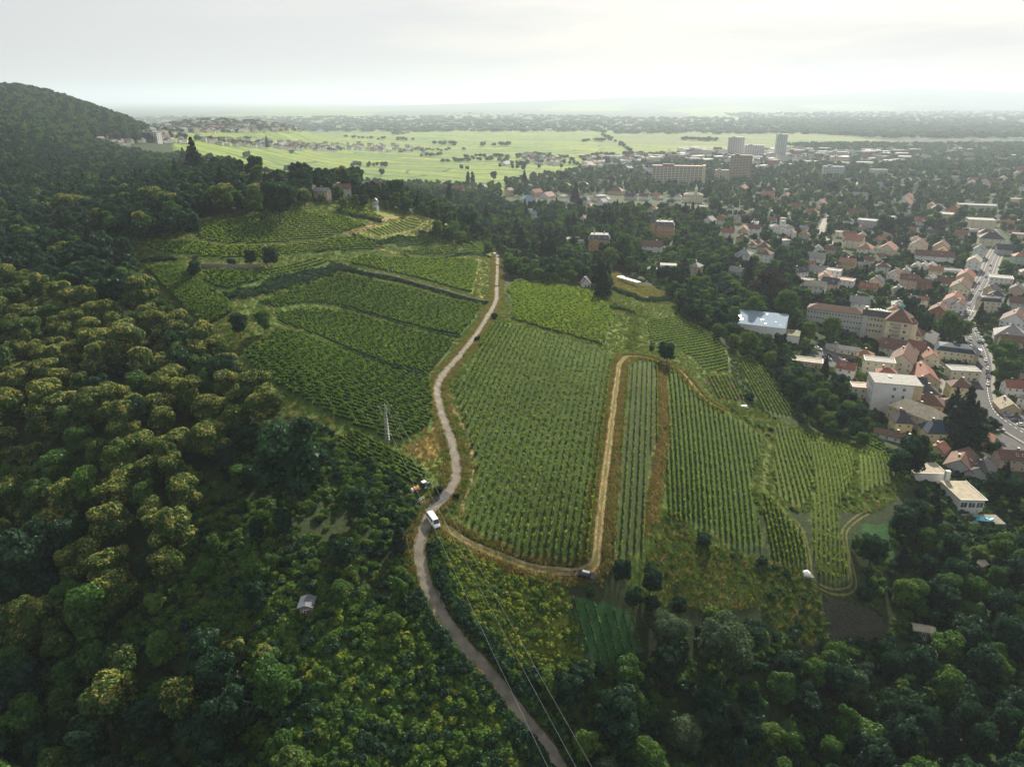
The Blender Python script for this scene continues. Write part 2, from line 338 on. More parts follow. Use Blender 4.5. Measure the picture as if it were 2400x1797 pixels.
F5 = poly('F5', ('f', [(175,430),(500,560),(610,930),(600,1250),(480,1420),(380,1380),(150,1180),(165,800)]))
F6 = poly('F6', ('f', [(505,575),(700,640),(960,720),(1100,800),(1080,1000),(1030,1150),(900,1350),(880,1656)]), (9, [(1040,170),(1100,440),(1000,480),(870,410),(830,200),(830,0)]), ('f', [(640,1100)]))
F7 = poly('F7', ('f', [(1130,740),(1300,760),(1500,830),(1575,880),(1590,1000),(1500,1090),(1300,1190),(1150,1280),(1110,1000)]))
F8 = poly('F8', (6, [(350,640),(460,660),(600,820),(745,1055),(620,1040),(530,1000),(430,860)]))
F9 = poly('F9', (6, [(140,775),(310,775),(400,940),(250,940),(200,900)]))
F10 = poly('F10', (6, [(1000,1110),(1100,1110),(1240,1190),(1370,1290),(1320,1290),(1140,1220)]))
F11 = poly('F11', (5, [(1970,420),(2208,395)]), (6, [(60,440),(140,490),(225,520),(290,650),(300,765),(130,745),(60,660),(0,640)]), (5, [(2140,560),(2060,560),(1990,590)]))
F11L = poly('F11L', (6, [(150,500),(225,520),(290,650),(300,765),(205,765),(200,640)]))
F12 = poly('F12', (5, [(1060,215),(1130,165),(1560,220),(1640,250),(1780,385),(1750,450),(1700,585),(1400,500),(1080,410),(1110,300)]))
F13 = poly('F13', (8, [(1490,555),(1870,640),(1940,900),(1920,990),(1640,1010),(1580,900)]))
F14 = poly('F14', (8, [(640,110),(720,180),(930,290),(1150,400),(1340,440),(1420,470),(1500,700),(1590,1000),(1400,1020),(1060,1040),(930,960),(780,760),(640,500),(590,300)]))
F16 = poly('F16', (5, [(60,1130),(100,1140),(570,1400),(560,1440),(480,1500),(330,1420),(60,1290),(-80,1180)]))
F17 = poly('F17', ('e', [(180,300),(440,270),(720,440),(1040,640),(1090,770),(800,925),(560,700),(350,480)]))
T4 = poly('T4', (0, [(540,655),(640,620),(735,590),(870,620),(1042,662),(1022,695),(993,727),(965,723),(860,698),(737,662),(660,658),(600,668)]))
T5 = poly('T5', (0, [(590,676),(660,667),(737,671),(860,707),(985,737),(965,770),(930,810),(860,796),(737,748),(650,714),(600,700)]))
T6 = poly('T6', (0, [(520,766),(600,712),(650,722),(737,760),(860,806),(928,821),(938,870),(935,920),(870,952),(820,945),(740,912),(640,862),(560,812)]))
T3 = poly('T3', (2, [(20,1295),(110,1232),(400,1255),(895,1262),(875,1380),(850,1490),(500,1390),(150,1315)]))
T3b = poly('T3b', (2, [(890,1262),(985,1262),(990,1330),(925,1520),(840,1500)]))
T7 = poly('T7', ('e', [(760,350),(950,320),(1300,370),(1440,430),(1000,540),(780,460)]))
T8 = poly('T8', ('e', [(1350,360),(1560,290),(1950,210),(2150,240),(1900,330),(1650,400),(1450,400)]))
T1 = poly('T1', (0, [(395,500),(470,480),(640,457),(690,464),(785,486),(770,496),(700,517),(600,527),(480,530),(430,520)]))
T2 = poly('T2', (0, [(300,520),(430,524),(480,534),(610,532),(780,512),(830,524),(700,545),(560,560),(450,560),(330,545)]))
T9 = poly('T9', (1, [(540,1090),(730,1095),(740,1190),(600,1180)]))
T10 = poly('T10', (2, [(230,1150),(560,1112),(690,1158),(400,1192)]))
T11 = poly('T11', (2, [(390,1215),(770,1172),(760,1236),(500,1242)]))
T12 = poly('T12', (2, [(780,1172),(980,1142),(1000,1225),(780,1242)]))
T13 = poly('T13', (2, [(140,1070),(440,1000),(540,1030),(470,1080),(240,1125)]))
T14 = poly('T14', (2, [(-90,935),(30,905),(200,935),(340,960),(400,990),(230,1020),(60,975)]))
T15 = poly('T15', (2, [(-160,985),(0,985),(160,1050),(40,1090),(-120,1050)]))
T16 = poly('T16', (2, [(-60,1120),(120,1130),(290,1200),(100,1210),(-200,1225)]))
MEADOW = poly('MEADOW', (5, [(1715,95),(1800,110),(1870,180),(2000,200),(2110,240),(2105,265),(1960,270),(1860,225),(1770,200),(1740,150)]))
DRYT = poly('DRYT', (2, [(0,1060),(160,1060),(450,985),(480,975),(700,1030),(690,1060),(540,1110),(240,1150),(100,1110)]))
STRAW = poly('STRAW', (5, [(400,1240),(520,1180),(640,1100),(650,1180),(640,1290),(560,1330),(470,1300)]))
STRAW2 = poly('STRAW2', (5, [(640,1070),(670,1100),(710,1320),(680,1460),(560,1400),(470,1320),(560,1330),(640,1290)]))
LAWN = poly('LAWN', (5, [(1790,400),(1860,410),(1850,600),(1800,680),(1720,600),(1740,470)]))
PLOW = poly('PLOW', (9, [(900,580),(1050,580),(1240,640),(1340,760),(1320,830),(1120,850),(960,830),(930,700)]))
GREENL = poly('GREENL', (9, [(1150,80),(1330,90),(1360,200),(1390,330),(1300,310),(1200,270),(1160,160)]))
SCRUB = poly('SCRUB', (9, [(-250,330),(-120,0),(0,20),(60,200),(320,250),(560,330),(800,380),(860,520),(900,600),(930,830),(700,880),(500,620),(200,640),(-60,600)]))
BRAM = poly('BRAM', (8, [(-560,620),(-300,480),(-60,520),(250,560),(480,590),(560,640),(800,930),(980,1180),(1080,1500),(1180,1700),(-560,1700),(-600,1200)]))
TOWN = poly('TOWN', (0, [(1085,395),(1500,330),(2300,300),(2300,1080),(1980,1010),(1880,900),(1720,790),(1600,700),(1480,620),(1330,560),(1180,470),(1085,440)]))
TRIANGLE = poly('TRIANGLE', (6, [(180,960),(400,950),(560,1030),(760,1110),(1000,1170),(1400,1310),(1450,1500),(1250,1656),(0,1656),(0,760),(60,800)]))
def build_ground():
    ub = np.linspace(-1.7, 1.7, 640); s1 = np.exp(np.linspace(math.log(60), math.log(900), 400)); s2 = np.exp(np.linspace(math.log(900), math.log(60000), 150))[1:]
    back = np.array([-800, -400, -200, -100, -40, 0, 30]); ys = np.concatenate([back, s1, s2])
    s = np.where(ys > 60, ys, 60+np.abs(60-ys)); X = ub[None]*s[:,None]; Y = np.repeat(ys[:,None], len(ub), 1); Z = Hh(X, Y)
    nr, nc = X.shape; n = nr*nc
    me = bpy.data.meshes.new('ground'); me.vertices.add(n); me.vertices.foreach_set('co', np.stack([X, Y, Z], -1).astype(np.float32).ravel())
    i = np.arange(nr-1)[:,None]*nc + np.arange(nc-1)[None]; F = np.stack([i, i+1, i+nc+1, i+nc], -1).reshape(-1, 4).astype(np.int32); k = len(F)
    me.loops.add(k*4); me.loops.foreach_set('vertex_index', F.ravel()); me.polygons.add(k); me.polygons.foreach_set('loop_start', np.arange(0, k*4, 4, dtype=np.int32))
    me.polygons.foreach_set('use_smooth', np.ones(k, bool)); me.update(); me.validate()
    x = X.ravel(); y = Y.ravel(); z = Z.ravel(); px, py, dep = project(x, y, z)
    nx = np.sin(x*.9+np.sin(y*.6)*2)+np.sin(y*1.3+x*.37)+np.sin(x*.23+y*.31); sc = FPX/np.maximum(dep, 50)
    px = px + nx*.35*sc; py = py + np.cos(x*.7-y*.8)*.25*sc
    col = np.zeros((n, 4), np.float32); col[:] = (.030,.042,.016, 0)
    plain = (y > 650) & (z < 90) & ~((x < -.45*y) & (y < 1500))
    col[plain] = (.155,.205,.040, 1)
    w2 = (y > 800) & (x > .33*y+150)  & ((y < 4600) | (x > .50*y)); col[w2] = (.045,.062,.030, 0)
    k5 = plain & (y > 4600) & (np.sin(x/700+y/1900)+np.sin(x/310-y/1300+1)+np.sin(y/800)*.8 < .9); col[k5] = (.065,.085,.055, .15)
    col[(y > 12500)] = (.06,.08,.05, 0)
    fx = plain & (y > 2600); f = (np.sin(x/900+y/2300)+np.sin(x/430-y/1500+1)); col[fx & (f > .9)] = (.13,.165,.05, .7)
    def pl(name, c, a=0, also=None):
        k = inpoly(px, py, POLY[name]); k &= (y > 40) & (dep > 10)
        if also is not None: k &= also
        col[k] = (*c, a)
    pl('TOWN', (.040,.058,.026))
    v = (.055,.095,.022)
    pl('TRIANGLE', (.062,.110,.022)); pl('SCRUB', (.068,.095,.024)); pl('BRAM', (.035,.075,.016))
    allv = poly('ALLV', (0, [(170,510),(400,480),(640,440),(800,430),(970,480),(1060,520),(1070,600),(1110,660),(1160,600),(1330,600),(1450,640),(1560,760),(1600,900),(1600,1100),(1560,1240),(1400,1330),(1340,1240),(1100,1190),(980,1140),(940,1080),(880,1060),(820,1010),(720,930),(560,880),(510,770),(440,710),(300,600)]))
    pl('ALLV', (.085,.125,.028))
    pl('F1', (.052,.080,.022)); pl('F2', (.052,.070,.026)); pl('F3', (.055,.090,.020)); 
    for k_ in ('F4','F5','F6','F7','F8'): pl(k_, (.070,.092,.024))
    pl('F9', (.085,.062,.040)); pl('F11', (.080,.120,.028)); pl('F11L', (.14,.185,.035)); pl('F12', v); pl('F13', (.030,.085,.028)); pl('F14', (.10,.13,.022)); pl('F16', (.045,.07,.02)); pl('F17', (.05,.075,.022))
    for k_ in ('T1','T2','T3','T4','T5','T6','T7','T8','T9','T10','T11','T12','T13','T14','T15','T16'): pl(k_, v)
    pl('T3b', (.21,.21,.055)); pl('T1', (.085,.10,.03))
    pl('MEADOW', (.33,.31,.085)); 
    pl('DRYT', (.24,.24,.075))
    for k_ in ('T13','T14'): pl(k_, (.16,.18,.04))
    pl('STRAW2', (.14,.15,.03)); pl('STRAW', (.34,.24,.085)); pl('LAWN', (.15,.20,.04)); pl('PLOW', (.045,.046,.030)); pl('GREENL', (.030,.080,.022)); pl('ORNG', (.26,.20,.065))
    a = me.color_attributes.new('col', 'FLOAT_COLOR', 'POINT'); a.data.foreach_set('color', col.ravel())
    me.materials.append(MATS['ground']); return link('ground', me, kind='structure')
ground = build_ground()

# ------------------------------------------------------------------ roads and tracks draped on the ground
mat('asphalt_old', (.165,.145,.115), .9, .2, var=.32, scale=.35, bump=.3)
mat('asphalt', (.085,.083,.085), .9, .2, var=.25, scale=.4)
mat('town_asphalt', (.048,.048,.052), .85, .3, var=.2, scale=.3)
mat('earth', (.27,.185,.10), .95, .05, var=.4, scale=.9, bump=.5)
mat('pavement', (.22,.20,.175), .9, .2, var=.2, scale=.6)
mat('paint', (.72,.72,.70), .6)
mat('rail_concrete', (.42,.40,.37), .85)
def resample(P2, step):
    P2 = np.asarray(P2, float)[:, :2]
    # smooth (Catmull-Rom), then even steps
    Q = [P2[0]]
    for i in range(len(P2)-1):
        p0 = P2[max(i-1,0)]; p1 = P2[i]; p2 = P2[i+1]; p3 = P2[min(i+2, len(P2)-1)]
        m = max(2, int(np.linalg.norm(p2-p1)/max(step,.5)))
        for t in np.linspace(0, 1, m+1)[1:]:
            Q.append(.5*((2*p1)+(-p0+p2)*t+(2*p0-5*p1+4*p2-p3)*t*t+(-p0+3*p1-3*p2+p3)*t**3))
    Q = np.array(Q); d = np.concatenate([[0], np.cumsum(np.linalg.norm(np.diff(Q, axis=0), axis=1))])
    n = max(2, int(d[-1]/step)); s = np.linspace(0, d[-1], n+1)
    return np.stack([np.interp(s, d, Q[:,0]), np.interp(s, d, Q[:,1])], 1)
def offset_path(Q, o):
    t = np.gradient(Q, axis=0); t /= np.linalg.norm(t, axis=1, keepdims=True)+1e-9
    return Q + np.stack([t[:,1], -t[:,0]], 1)*np.asarray(o).reshape(-1, 1)
def ribbon(name, Q, width, m, lift=.07, kind='structure', offs=0.0, wob=0.0, parent=None, label=None, across=4):
    n = len(Q); wv = np.full(n, width) + wob*np.sin(np.arange(n)*.7)*.5 + wob*rng.normal(0, .3, n)
    A = [offset_path(Q, offs + wv*(f-.5)) for f in np.linspace(0, 1, across+1)]
    V = np.stack(A, 1); z = Hh(V[...,0], V[...,1]) + lift; V = np.concatenate([V, z[...,None]], -1)
    c = across+1; i = np.arange(n-1)[:,None]*c + np.arange(across)[None]
    F = np.stack([i, i+c, i+c+1, i+1], -1).reshape(-1, 4)
    q = V.reshape(-1, 3)[F]; e = np.cross(q[:,1]-q[:,0], q[:,2]-q[:,0])[:,2]; 
    if e.mean() < 0: q = q[:, ::-1]
    me = quads_mesh(name, q, len(q), [m]); return link(name, me, parent, kind=kind, label=label)
def path_px(*segs, step=2.0):
    o = []
    for k, pl in segs: o += S(k, pl)
    o = np.array(o); return resample(hit(o[:,0], o[:,1]), step)
ROAD = path_px((2, [(1010,1225),(1008,1330),(1003,1440)]), (5, [(1010,60),(1006,200),(1000,290),(960,370),(880,500),(780,630),(680,740),(625,830),(620,900),(655,1040),(712,1200),(742,1340),(738,1430),(700,1520),(610,1610)]),
               (8, [(560,60),(530,130),(510,230),(520,360),(560,500),(640,660),(760,830),(900,980),(1030,1140),(1150,1300),(1300,1480),(1400,1620),(1460,1750),(1520,1900)]), step=1.5)
ribbon('road', ROAD, 3.3, 'asphalt_old', lift=.14, wob=.08)
FORK = path_px((5, [(612,1608),(560,1610)]), (8, [(530,40),(515,160),(505,240)]), step=1.2); ribbon('road', FORK, 3.4, 'asphalt_old', lift=.13, wob=.2)
APRON = path_px((5, [(690,1530),(600,1590),(520,1615)]), step=1.0); ribbon('road', APRON, 3.2, 'asphalt', lift=.15, wob=.2)
TRACK = path_px((8, [(640,80),(700,120),(800,190),(930,250),(1080,310),(1200,355),(1350,385),(1500,395),(1590,378),(1640,340),(1652,280),(1665,150),(1680,0)]), (5, [(1690,1550),(1715,1350),(1740,1150),(1765,950),(1790,760),(1800,700),(1840,655),(1880,648),(1960,655),(2040,675)]), ('c', [(600,165),(760,215),(880,265),(1060,470),(1250,680),(1500,830)]), step=1.5)
ribbon('dirt_track', TRACK, 2.1, 'earth', lift=.06, wob=.5)
mat('track_grass', (.12,.13,.04), .95, .05, var=.4, scale=1.5)
ribbon('track_middle', TRACK[:int(len(TRACK)*.82)], .7, 'track_grass', lift=.11, wob=.5)
TR2 = path_px(('c', [(1500,830),(1700,950),(1960,1130),(2060,1200),(2110,1300)]), ('d', [(1310,100),(1270,300),(1330,430),(1470,580),(1640,760),(1700,900),(1740,1060),(1755,1200)]), (9, [(820,390),(860,470),(960,520),(1060,520),(1110,480),(1100,400),(1060,250),(1045,160),(1060,110),(1140,40),(1200,10)]), step=1.5)
mat('grass_track', (.115,.115,.04), .95, .05, var=.35, scale=.8)
for s_ in (-.65, .65): ribbon('dirt_track', TR2, .55, 'grass_track', lift=.06, offs=s_, wob=.3)
TR3 = path_px((5, [(690,860),(720,980),(800,1130),(840,1260),(850,1380),(830,1480),(790,1590),(775,1656)]), step=1.5)
ribbon('dirt_track', TR3, 1.0, 'earth', lift=.06, wob=.5); 
TR4 = path_px((4, [(1560,700),(1680,830),(1800,950),(1950,1060),(2060,1120)]), (5, [(0,1150),(60,1190),(200,1290),(330,1380),(450,1480)]), step=1.5)
ribbon('dirt_track', TR4, 1.6, 'grass_track', lift=.07, wob=.5)
TR5 = path_px(('e', [(1000,1130),(1150,1100),(1400,1000),(1560,930),(1700,900)]), step=1.5); ribbon('dirt_track', TR5, 2.0, 'grass_track', lift=.07, wob=.6)
TR6 = path_px(('e', [(1090,665),(1300,600),(1600,510),(1900,430),(2212,360)]), (5, [(20,75),(150,120)]), step=1.5); ribbon('dirt_track', TR6, 1.8, 'grass_track', lift=.07, wob=.6)
TR7 = path_px((2, [(40,1110),(160,1060),(230,1020),(330,1000),(460,975)]), step=2); ribbon('dirt_track', TR7, 2.6, 'dry_earth' if 'dry_earth' in MATS else 'earth', lift=.07, wob=.8)
TR8 = path_px((5, [(80,1105),(270,1145),(300,1215)]), (2, [(300,1215),(400,1235),(700,1258),(960,1262),(1005,1235)]), step=2)
TR8 = path_px((2, [(80,1110),(200,1170),(310,1215),(500,1246),(760,1250),(960,1256),(1008,1235)]), step=2); ribbon('dirt_track', TR8, 1.7, 'earth', lift=.07, wob=.6)
TR9 = path_px(('e', [(930,130),(1250,85),(1700,70),(2000,30),(2212,10)]), step=2); ribbon('dirt_track', TR9, 1.5, 'earth', lift=.07, wob=.6)
# town streets
ST1 = path_px((3, [(2060,1170),(2010,1260),(1975,1350),(1925,1440),(1870,1530),(1815,1630)]), (6, [(1790,400)]), step=3)
ribbon('street', ST1, 11, 'town_asphalt', lift=.16); 
ST2 = path_px((6, [(1800,390),(1700,450),(1620,490),(1590,560),(1530,650),(1450,770),(1420,850)]), step=3); ribbon('street', ST2, 8.5, 'town_asphalt', lift=.20)
ST3 = path_px((6, [(1800,400),(1850,480),(1900,570),(1930,650),(1940,740),(1930,840),(1950,950),(1990,1020),(2080,1090),(2208,1170),(2330,1240)]), step=3); ribbon('street', ST3, 9.5, 'town_asphalt', lift=.24)
ST4 = path_px((3, [(2060,1180),(2040,1120),(2000,1060),(1940,1000)]), step=3); ribbon('street', ST4, 8, 'town_asphalt', lift=.12)
ST5 = path_px((3, [(1060,680),(1110,730),(1130,770),(1100,820),(1000,880),(930,1000),(900,1100),(1000,1180),(1080,1290)]), step=4); ribbon('street', ST5, 7, 'pavement', lift=.14)
ST6 = path_px((3, [(600,890),(610,960),(640,1000)]), step=3); ribbon('street', ST6, 5, 'pavement', lift=.14)
for q_, w_ in ((ST1, 11), (ST3, 9.5)):
    for s_ in (-1, 1):
        o_ = offset_path(q_, s_*(w_/2+.9)); n_ = len(q_)
        V_ = []
        for i in range(n_-1):
            for k_, (a0, a1, z0, z1) in enumerate(((-.9, .9, .36, .36), (-.9, -.9, .1, .36))):
                p, q = offset_path(q_, s_*(w_/2+.9)+a0)[i:i+2] if False else (o_[i], o_[i+1])
                t_ = (q-p)/np.linalg.norm(q-p); nn_ = np.array([t_[1], -t_[0]])*s_
                P4 = [p+nn_*a0, q+nn_*a0, q+nn_*a1, p+nn_*a1]; hz = [float(Hh(*v)) for v in P4]
                V_.append([(P4[0][0],P4[0][1],hz[0]+z0),(P4[1][0],P4[1][1],hz[1]+z0),(P4[2][0],P4[2][1],hz[2]+z1),(P4[3][0],P4[3][1],hz[3]+z1)])
        V_ = np.array(V_); link('pavement', quads_mesh('pavement', V_, len(V_), ['pavement']), kind='structure')
def dashes(Q, off, dash, gap, wd, lift, n0=0, n1=None):
    V = []; Q2 = offset_path(resample(Q, 1.0), off); i = n0; n1 = n1 or len(Q2)-1
    while i + dash < n1:
        p, q = Q2[i], Q2[i+dash]; t = (q-p)/np.linalg.norm(q-p); nn = np.array([t[1], -t[0]])*wd/2
        c = [p-nn, p+nn, q+nn, q-nn]; V.append([(a, b, float(Hh(a, b))+lift) for a, b in c]); i += dash+gap
    return V
V_ = np.array(dashes(ST1, 0, 3, 4, .25, .22) + dashes(ST3, -3.0, 2, 2, .3, .30) + dashes(ST1, 3.6, 6, 1, .2, .22) + dashes(ST1, -3.6, 6, 1, .2, .22))
link('road_markings', quads_mesh('road_markings', V_, len(V_), ['paint']), kind='structure')
cw = []
for (k_, x_, y_) in ((3, 1830, 1590),):
    p = G(k_, x_, y_)[:2]; t_ = ST1[-3]-ST1[-6]; t_ /= np.linalg.norm(t_); nn_ = np.array([t_[1], -t_[0]])
    for i in range(-5, 6):
        c = p + nn_*i*1.1
        cw.append([(*(c+nn_*.27+t_*1.6), 0), (*(c-nn_*.27+t_*1.6), 0), (*(c-nn_*.27-t_*1.6), 0), (*(c+nn_*.27-t_*1.6), 0)])
cw = np.array(cw); cw[...,2] = Hh(cw[...,0], cw[...,1])+.27
link('zebra_crossing', quads_mesh('zebra_crossing', cw, len(cw), ['paint']), kind='structure')
def yard(name, k, pl, m, lift):
    Pq = np.array(GP(k, pl)); bm = bmesh.new(); c = Pq[:, :2]
    x0, y0 = c.min(0); x1, y1 = c.max(0); st = 2.0; V = []
    gx = np.arange(x0, x1, st); gy = np.arange(y0, y1, st); A, B = np.meshgrid(gx, gy); A = A.ravel(); B = B.ravel()
    k_ = inpoly(A+st/2, B+st/2, [tuple(v) for v in c]); A = A[k_]; B = B[k_]
    V = np.stack([np.stack([A, B], 1), np.stack([A+st, B], 1), np.stack([A+st, B+st], 1), np.stack([A, B+st], 1)], 1)
    V = np.concatenate([V, (Hh(V[...,0], V[...,1])+lift)[...,None]], -1); bm.free()
    link(name, quads_mesh(name, V, len(V), [m]), kind='structure')
yard('car_park', 6, [(830,620),(930,575),(1120,640),(1080,690),(980,720),(880,690),(800,650)], 'asphalt', .10)
yard('car_park', 6, [(1980,1190),(2060,1150),(2208,1200),(2350,1260),(2350,1290),(1990,1275),(1930,1290)], 'asphalt', .06)
yard('car_park', 6, [(2000,980),(2208,1010),(2350,1020),(2350,1230),(2208,1150),(2080,1080)], 'asphalt', .03)
yard('courtyard', 6, [(1640,640),(1700,640),(1690,800),(1880,810),(1870,860),(1640,900)], 'pavement', .05)

# ------------------------------------------------------------------ vine rows
NCORE = []
def row_geometry(Q, dens, h, wdt, size, core=True):
    """leaf-sized quads along one trellised row, plus a thin dark core"""
    d = np.concatenate([[0], np.cumsum(np.linalg.norm(np.diff(Q, axis=0), axis=1))]); Lg = d[-1]
    n = max(6, int(Lg*dens)); s = rng.uniform(0, Lg, n); g_ = np.sin(s*.9+rng.uniform(0, 6))+np.sin(s*.37+rng.uniform(0, 6))+rng.normal(0, .35, n); s = s[g_ > -1.8]; n = len(s); x = np.interp(s, d, Q[:,0]); y = np.interp(s, d, Q[:,1])
    t = (Q[-1]-Q[0])/(np.linalg.norm(Q[-1]-Q[0])+1e-9); nn = np.array([t[1], -t[0]])
    k = .8+.35*np.sin(s*1.7+rng.uniform(0, 6))*np.sin(s*.45+rng.uniform(0, 6)); hh = h*(.30+.75*rng.beta(2.6, 1.15, n))*k.clip(.55, 1.15)
    off = rng.normal(0, wdt*.5, n); x = x+nn[0]*off; y = y+nn[1]*off
    P_ = np.stack([x, y, Hh(x, y)+hh], 1); Nr = np.stack([nn[0]*np.sign(off)*.8, nn[1]*np.sign(off)*.8, np.full(n, .75)], 1)
    V = leaves(P_, Nr, size, .55)
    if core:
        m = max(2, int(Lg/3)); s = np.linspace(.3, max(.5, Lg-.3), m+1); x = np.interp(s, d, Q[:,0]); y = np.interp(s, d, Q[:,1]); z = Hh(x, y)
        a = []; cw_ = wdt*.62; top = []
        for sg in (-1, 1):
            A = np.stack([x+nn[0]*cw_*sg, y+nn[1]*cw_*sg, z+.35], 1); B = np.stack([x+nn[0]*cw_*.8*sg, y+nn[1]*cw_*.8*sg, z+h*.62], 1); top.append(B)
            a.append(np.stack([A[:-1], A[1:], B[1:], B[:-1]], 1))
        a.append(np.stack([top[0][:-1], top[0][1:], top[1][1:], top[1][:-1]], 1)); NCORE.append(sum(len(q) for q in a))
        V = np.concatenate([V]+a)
    else: NCORE.append(0)
    return V
ROWINFO = []
def vine_field(name, Pa, Pb, Qa, Qb, n, clips, dens=9, h=1.9, wdt=.34, size=.55, m='vine_leaf', desc='', grp='', as_rows=True, skip=0.0, minlen=6):
    """rows run parallel from line Pa-Pb to line Qa-Qb (world points), cut to the parcel's outline"""
    Pa, Pb, Qa, Qb = [np.asarray(v)[:2] for v in (Pa, Pb, Qa, Qb)]; poly_ = POLY[clips]; allV = []; cnt = 0; rows = []
    for i in (range(n) if grp == '' else range(-8, n+9)):
        f = i/(n-1); a = Pa+(Qa-Pa)*f; b = Pb+(Qb-Pb)*f
        if np.dot(b-a, Pb-Pa) < .75*np.linalg.norm(b-a)*np.linalg.norm(Pb-Pa) or np.linalg.norm(b-a) < .3*np.linalg.norm(Pb-Pa): continue
        t = (b-a)/np.linalg.norm(b-a)
        s = np.arange(-160, 260, 1.0); L_ = a[None]+t[None]*s[:,None]; px, py, dep = project(L_[:,0], L_[:,1], Hh(L_[:,0], L_[:,1]))
        k = inpoly(px, py, poly_) & (L_[:,1] > 60); 
        if not k.any(): continue
        idx = np.where(k)[0]; cuts = np.split(idx, np.where(np.diff(idx) > 4)[0]+1)
        for c in cuts:
            if len(c) < minlen: continue
            c = c[int(rng.integers(0, 2)):]
            Q = L_[c]
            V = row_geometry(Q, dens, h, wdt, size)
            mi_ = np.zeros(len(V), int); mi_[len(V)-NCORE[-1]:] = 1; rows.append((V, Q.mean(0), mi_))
    if as_rows:
        tot = len(rows)
        for j, (V, c, mi_) in enumerate(rows):
            org = np.array([c[0], c[1], float(Hh(*c))])
            o = link('vine_row', quads_mesh('vine_row', V-org, len(V), [m, 'vine_shade_core'], mi_), loc=org)
            ROWINFO.append((o, desc, grp, j, tot)); tag(o, None, 'vine row', grp)
    elif rows:
        V = np.concatenate([r[0] for r in rows]); link(name, quads_mesh(name, V, len(V), [m, 'vine_shade_core'], np.concatenate([r[2] for r in rows])), kind='stuff', label=desc)
    return len(rows)
ORD = ['first','second','third','fourth','fifth','sixth','seventh','eighth','ninth','tenth','eleventh','twelfth','thirteenth','fourteenth','fifteenth','sixteenth','seventeenth','eighteenth','nineteenth','twentieth',
 'twenty-first','twenty-second','twenty-third','twenty-fourth','twenty-fifth','twenty-sixth','twenty-seventh','twenty-eighth','twenty-ninth','thirtieth']
def gp(k, x, y): return G(k, x, y)
nr_ = 0
nr_ += vine_field('v', gp(5,1000,440), gp(5,780,795), gp('a',1975,550), gp('b',1950,1100), 26, 'F1', 21, 2.0, .25, .44, desc='leafy vine row of the big middle vineyard', grp='vine rows of the big middle vineyard')
nr_ += vine_field('v', gp('c',195,200), gp('c',92,1480), gp('c',580,190), gp('c',585,1250), 7, 'F2', 20, 1.9, .20, .38, desc='vine row of the narrow strip right of the two-rut track', grp='vine rows of the narrow strip')
nr_ += vine_field('v', gp('c',745,260), gp('c',850,1500), gp('c',1750,1000), gp('d',1250,960), 16, 'F3', 20, 1.9, .24, .43, desc='vine row of the parcel between orange weeds and dark diagonal path', grp='vine rows beside the orange weed strip')
nr_ += vine_field('v', gp('d',1290,450), gp('d',1440,1130), gp('d',1640,760), gp('d',1700,1040), 7, 'F4', 18, 1.8, .26, .46, desc='vine row of the triangular parcel above the white tank', grp='vine rows above the white tank')
nr_ += vine_field('v', gp('f',215,560), gp('f',370,1150), gp('f',440,560), gp('f',580,960), 6, 'F5', 18, 1.8, .26, .46, desc='vine row of the parcel right of the diagonal path', grp='vine rows right of the diagonal path')
nr_ += vine_field('v', gp('f',610,650), gp('f',720,1500), gp('f',960,740), gp('f',1030,1000), 9, 'F6', 18, 1.8, .26, .46, desc='vine row of the long parcel running down to the hairpin track', grp='vine rows above the hairpin track')
nr_ += vine_field('v', gp('f',1160,770), gp('f',1200,1180), gp('f',1470,800), gp('f',1530,960), 8, 'F7', 18, 1.8, .26, .46, desc='vine row of the rightmost rounded parcel', grp='vine rows of the rightmost parcel')
nr_ += vine_field('v', gp(6,370,670), gp(6,560,1010), gp(6,470,670), gp(6,720,1040), 7, 'F8', 11, 1.8, .28, .5, desc='vine row of the narrow parcel below the blue hall roof', grp='vine rows below the blue hall roof')
nr_ += vine_field('v', gp(6,160,780), gp(6,240,930), gp(6,310,780), gp(6,390,935), 7, 'F9', 10, 1.7, .26, .5, desc='vine row on the small brown parcel below the pale green slope', grp='vine rows on the small brown parcel')
nr_ += vine_field('v', gp(6,1005,1120), gp(6,1160,1225), gp(6,1090,1105), gp(6,1330,1255), 4, 'F10', 10, 1.7, .26, .5, desc='vine row along the steep edge above the town', grp='vine rows along the edge above the town')
nr_ += vine_field('v', gp(8,1500,570), gp(8,1610,960), gp(8,1870,650), gp(8,1930,880), 7, 'F13', 10, 1.5, .14, .36, desc='thin young vine row on dark green grass', grp='young vine rows on dark grass', minlen=8)
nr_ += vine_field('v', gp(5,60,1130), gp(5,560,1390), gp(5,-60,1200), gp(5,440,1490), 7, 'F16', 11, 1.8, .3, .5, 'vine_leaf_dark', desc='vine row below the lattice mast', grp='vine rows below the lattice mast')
nr_ += vine_field('v', gp('e',190,310), gp('e',790,910), gp('e',420,270), gp('e',1090,790), 14, 'F17', 10, 1.9, .3, .55, 'vine_leaf_dark', desc='vine row of the upper left parcel beside the forest', grp='vine rows beside the left forest')
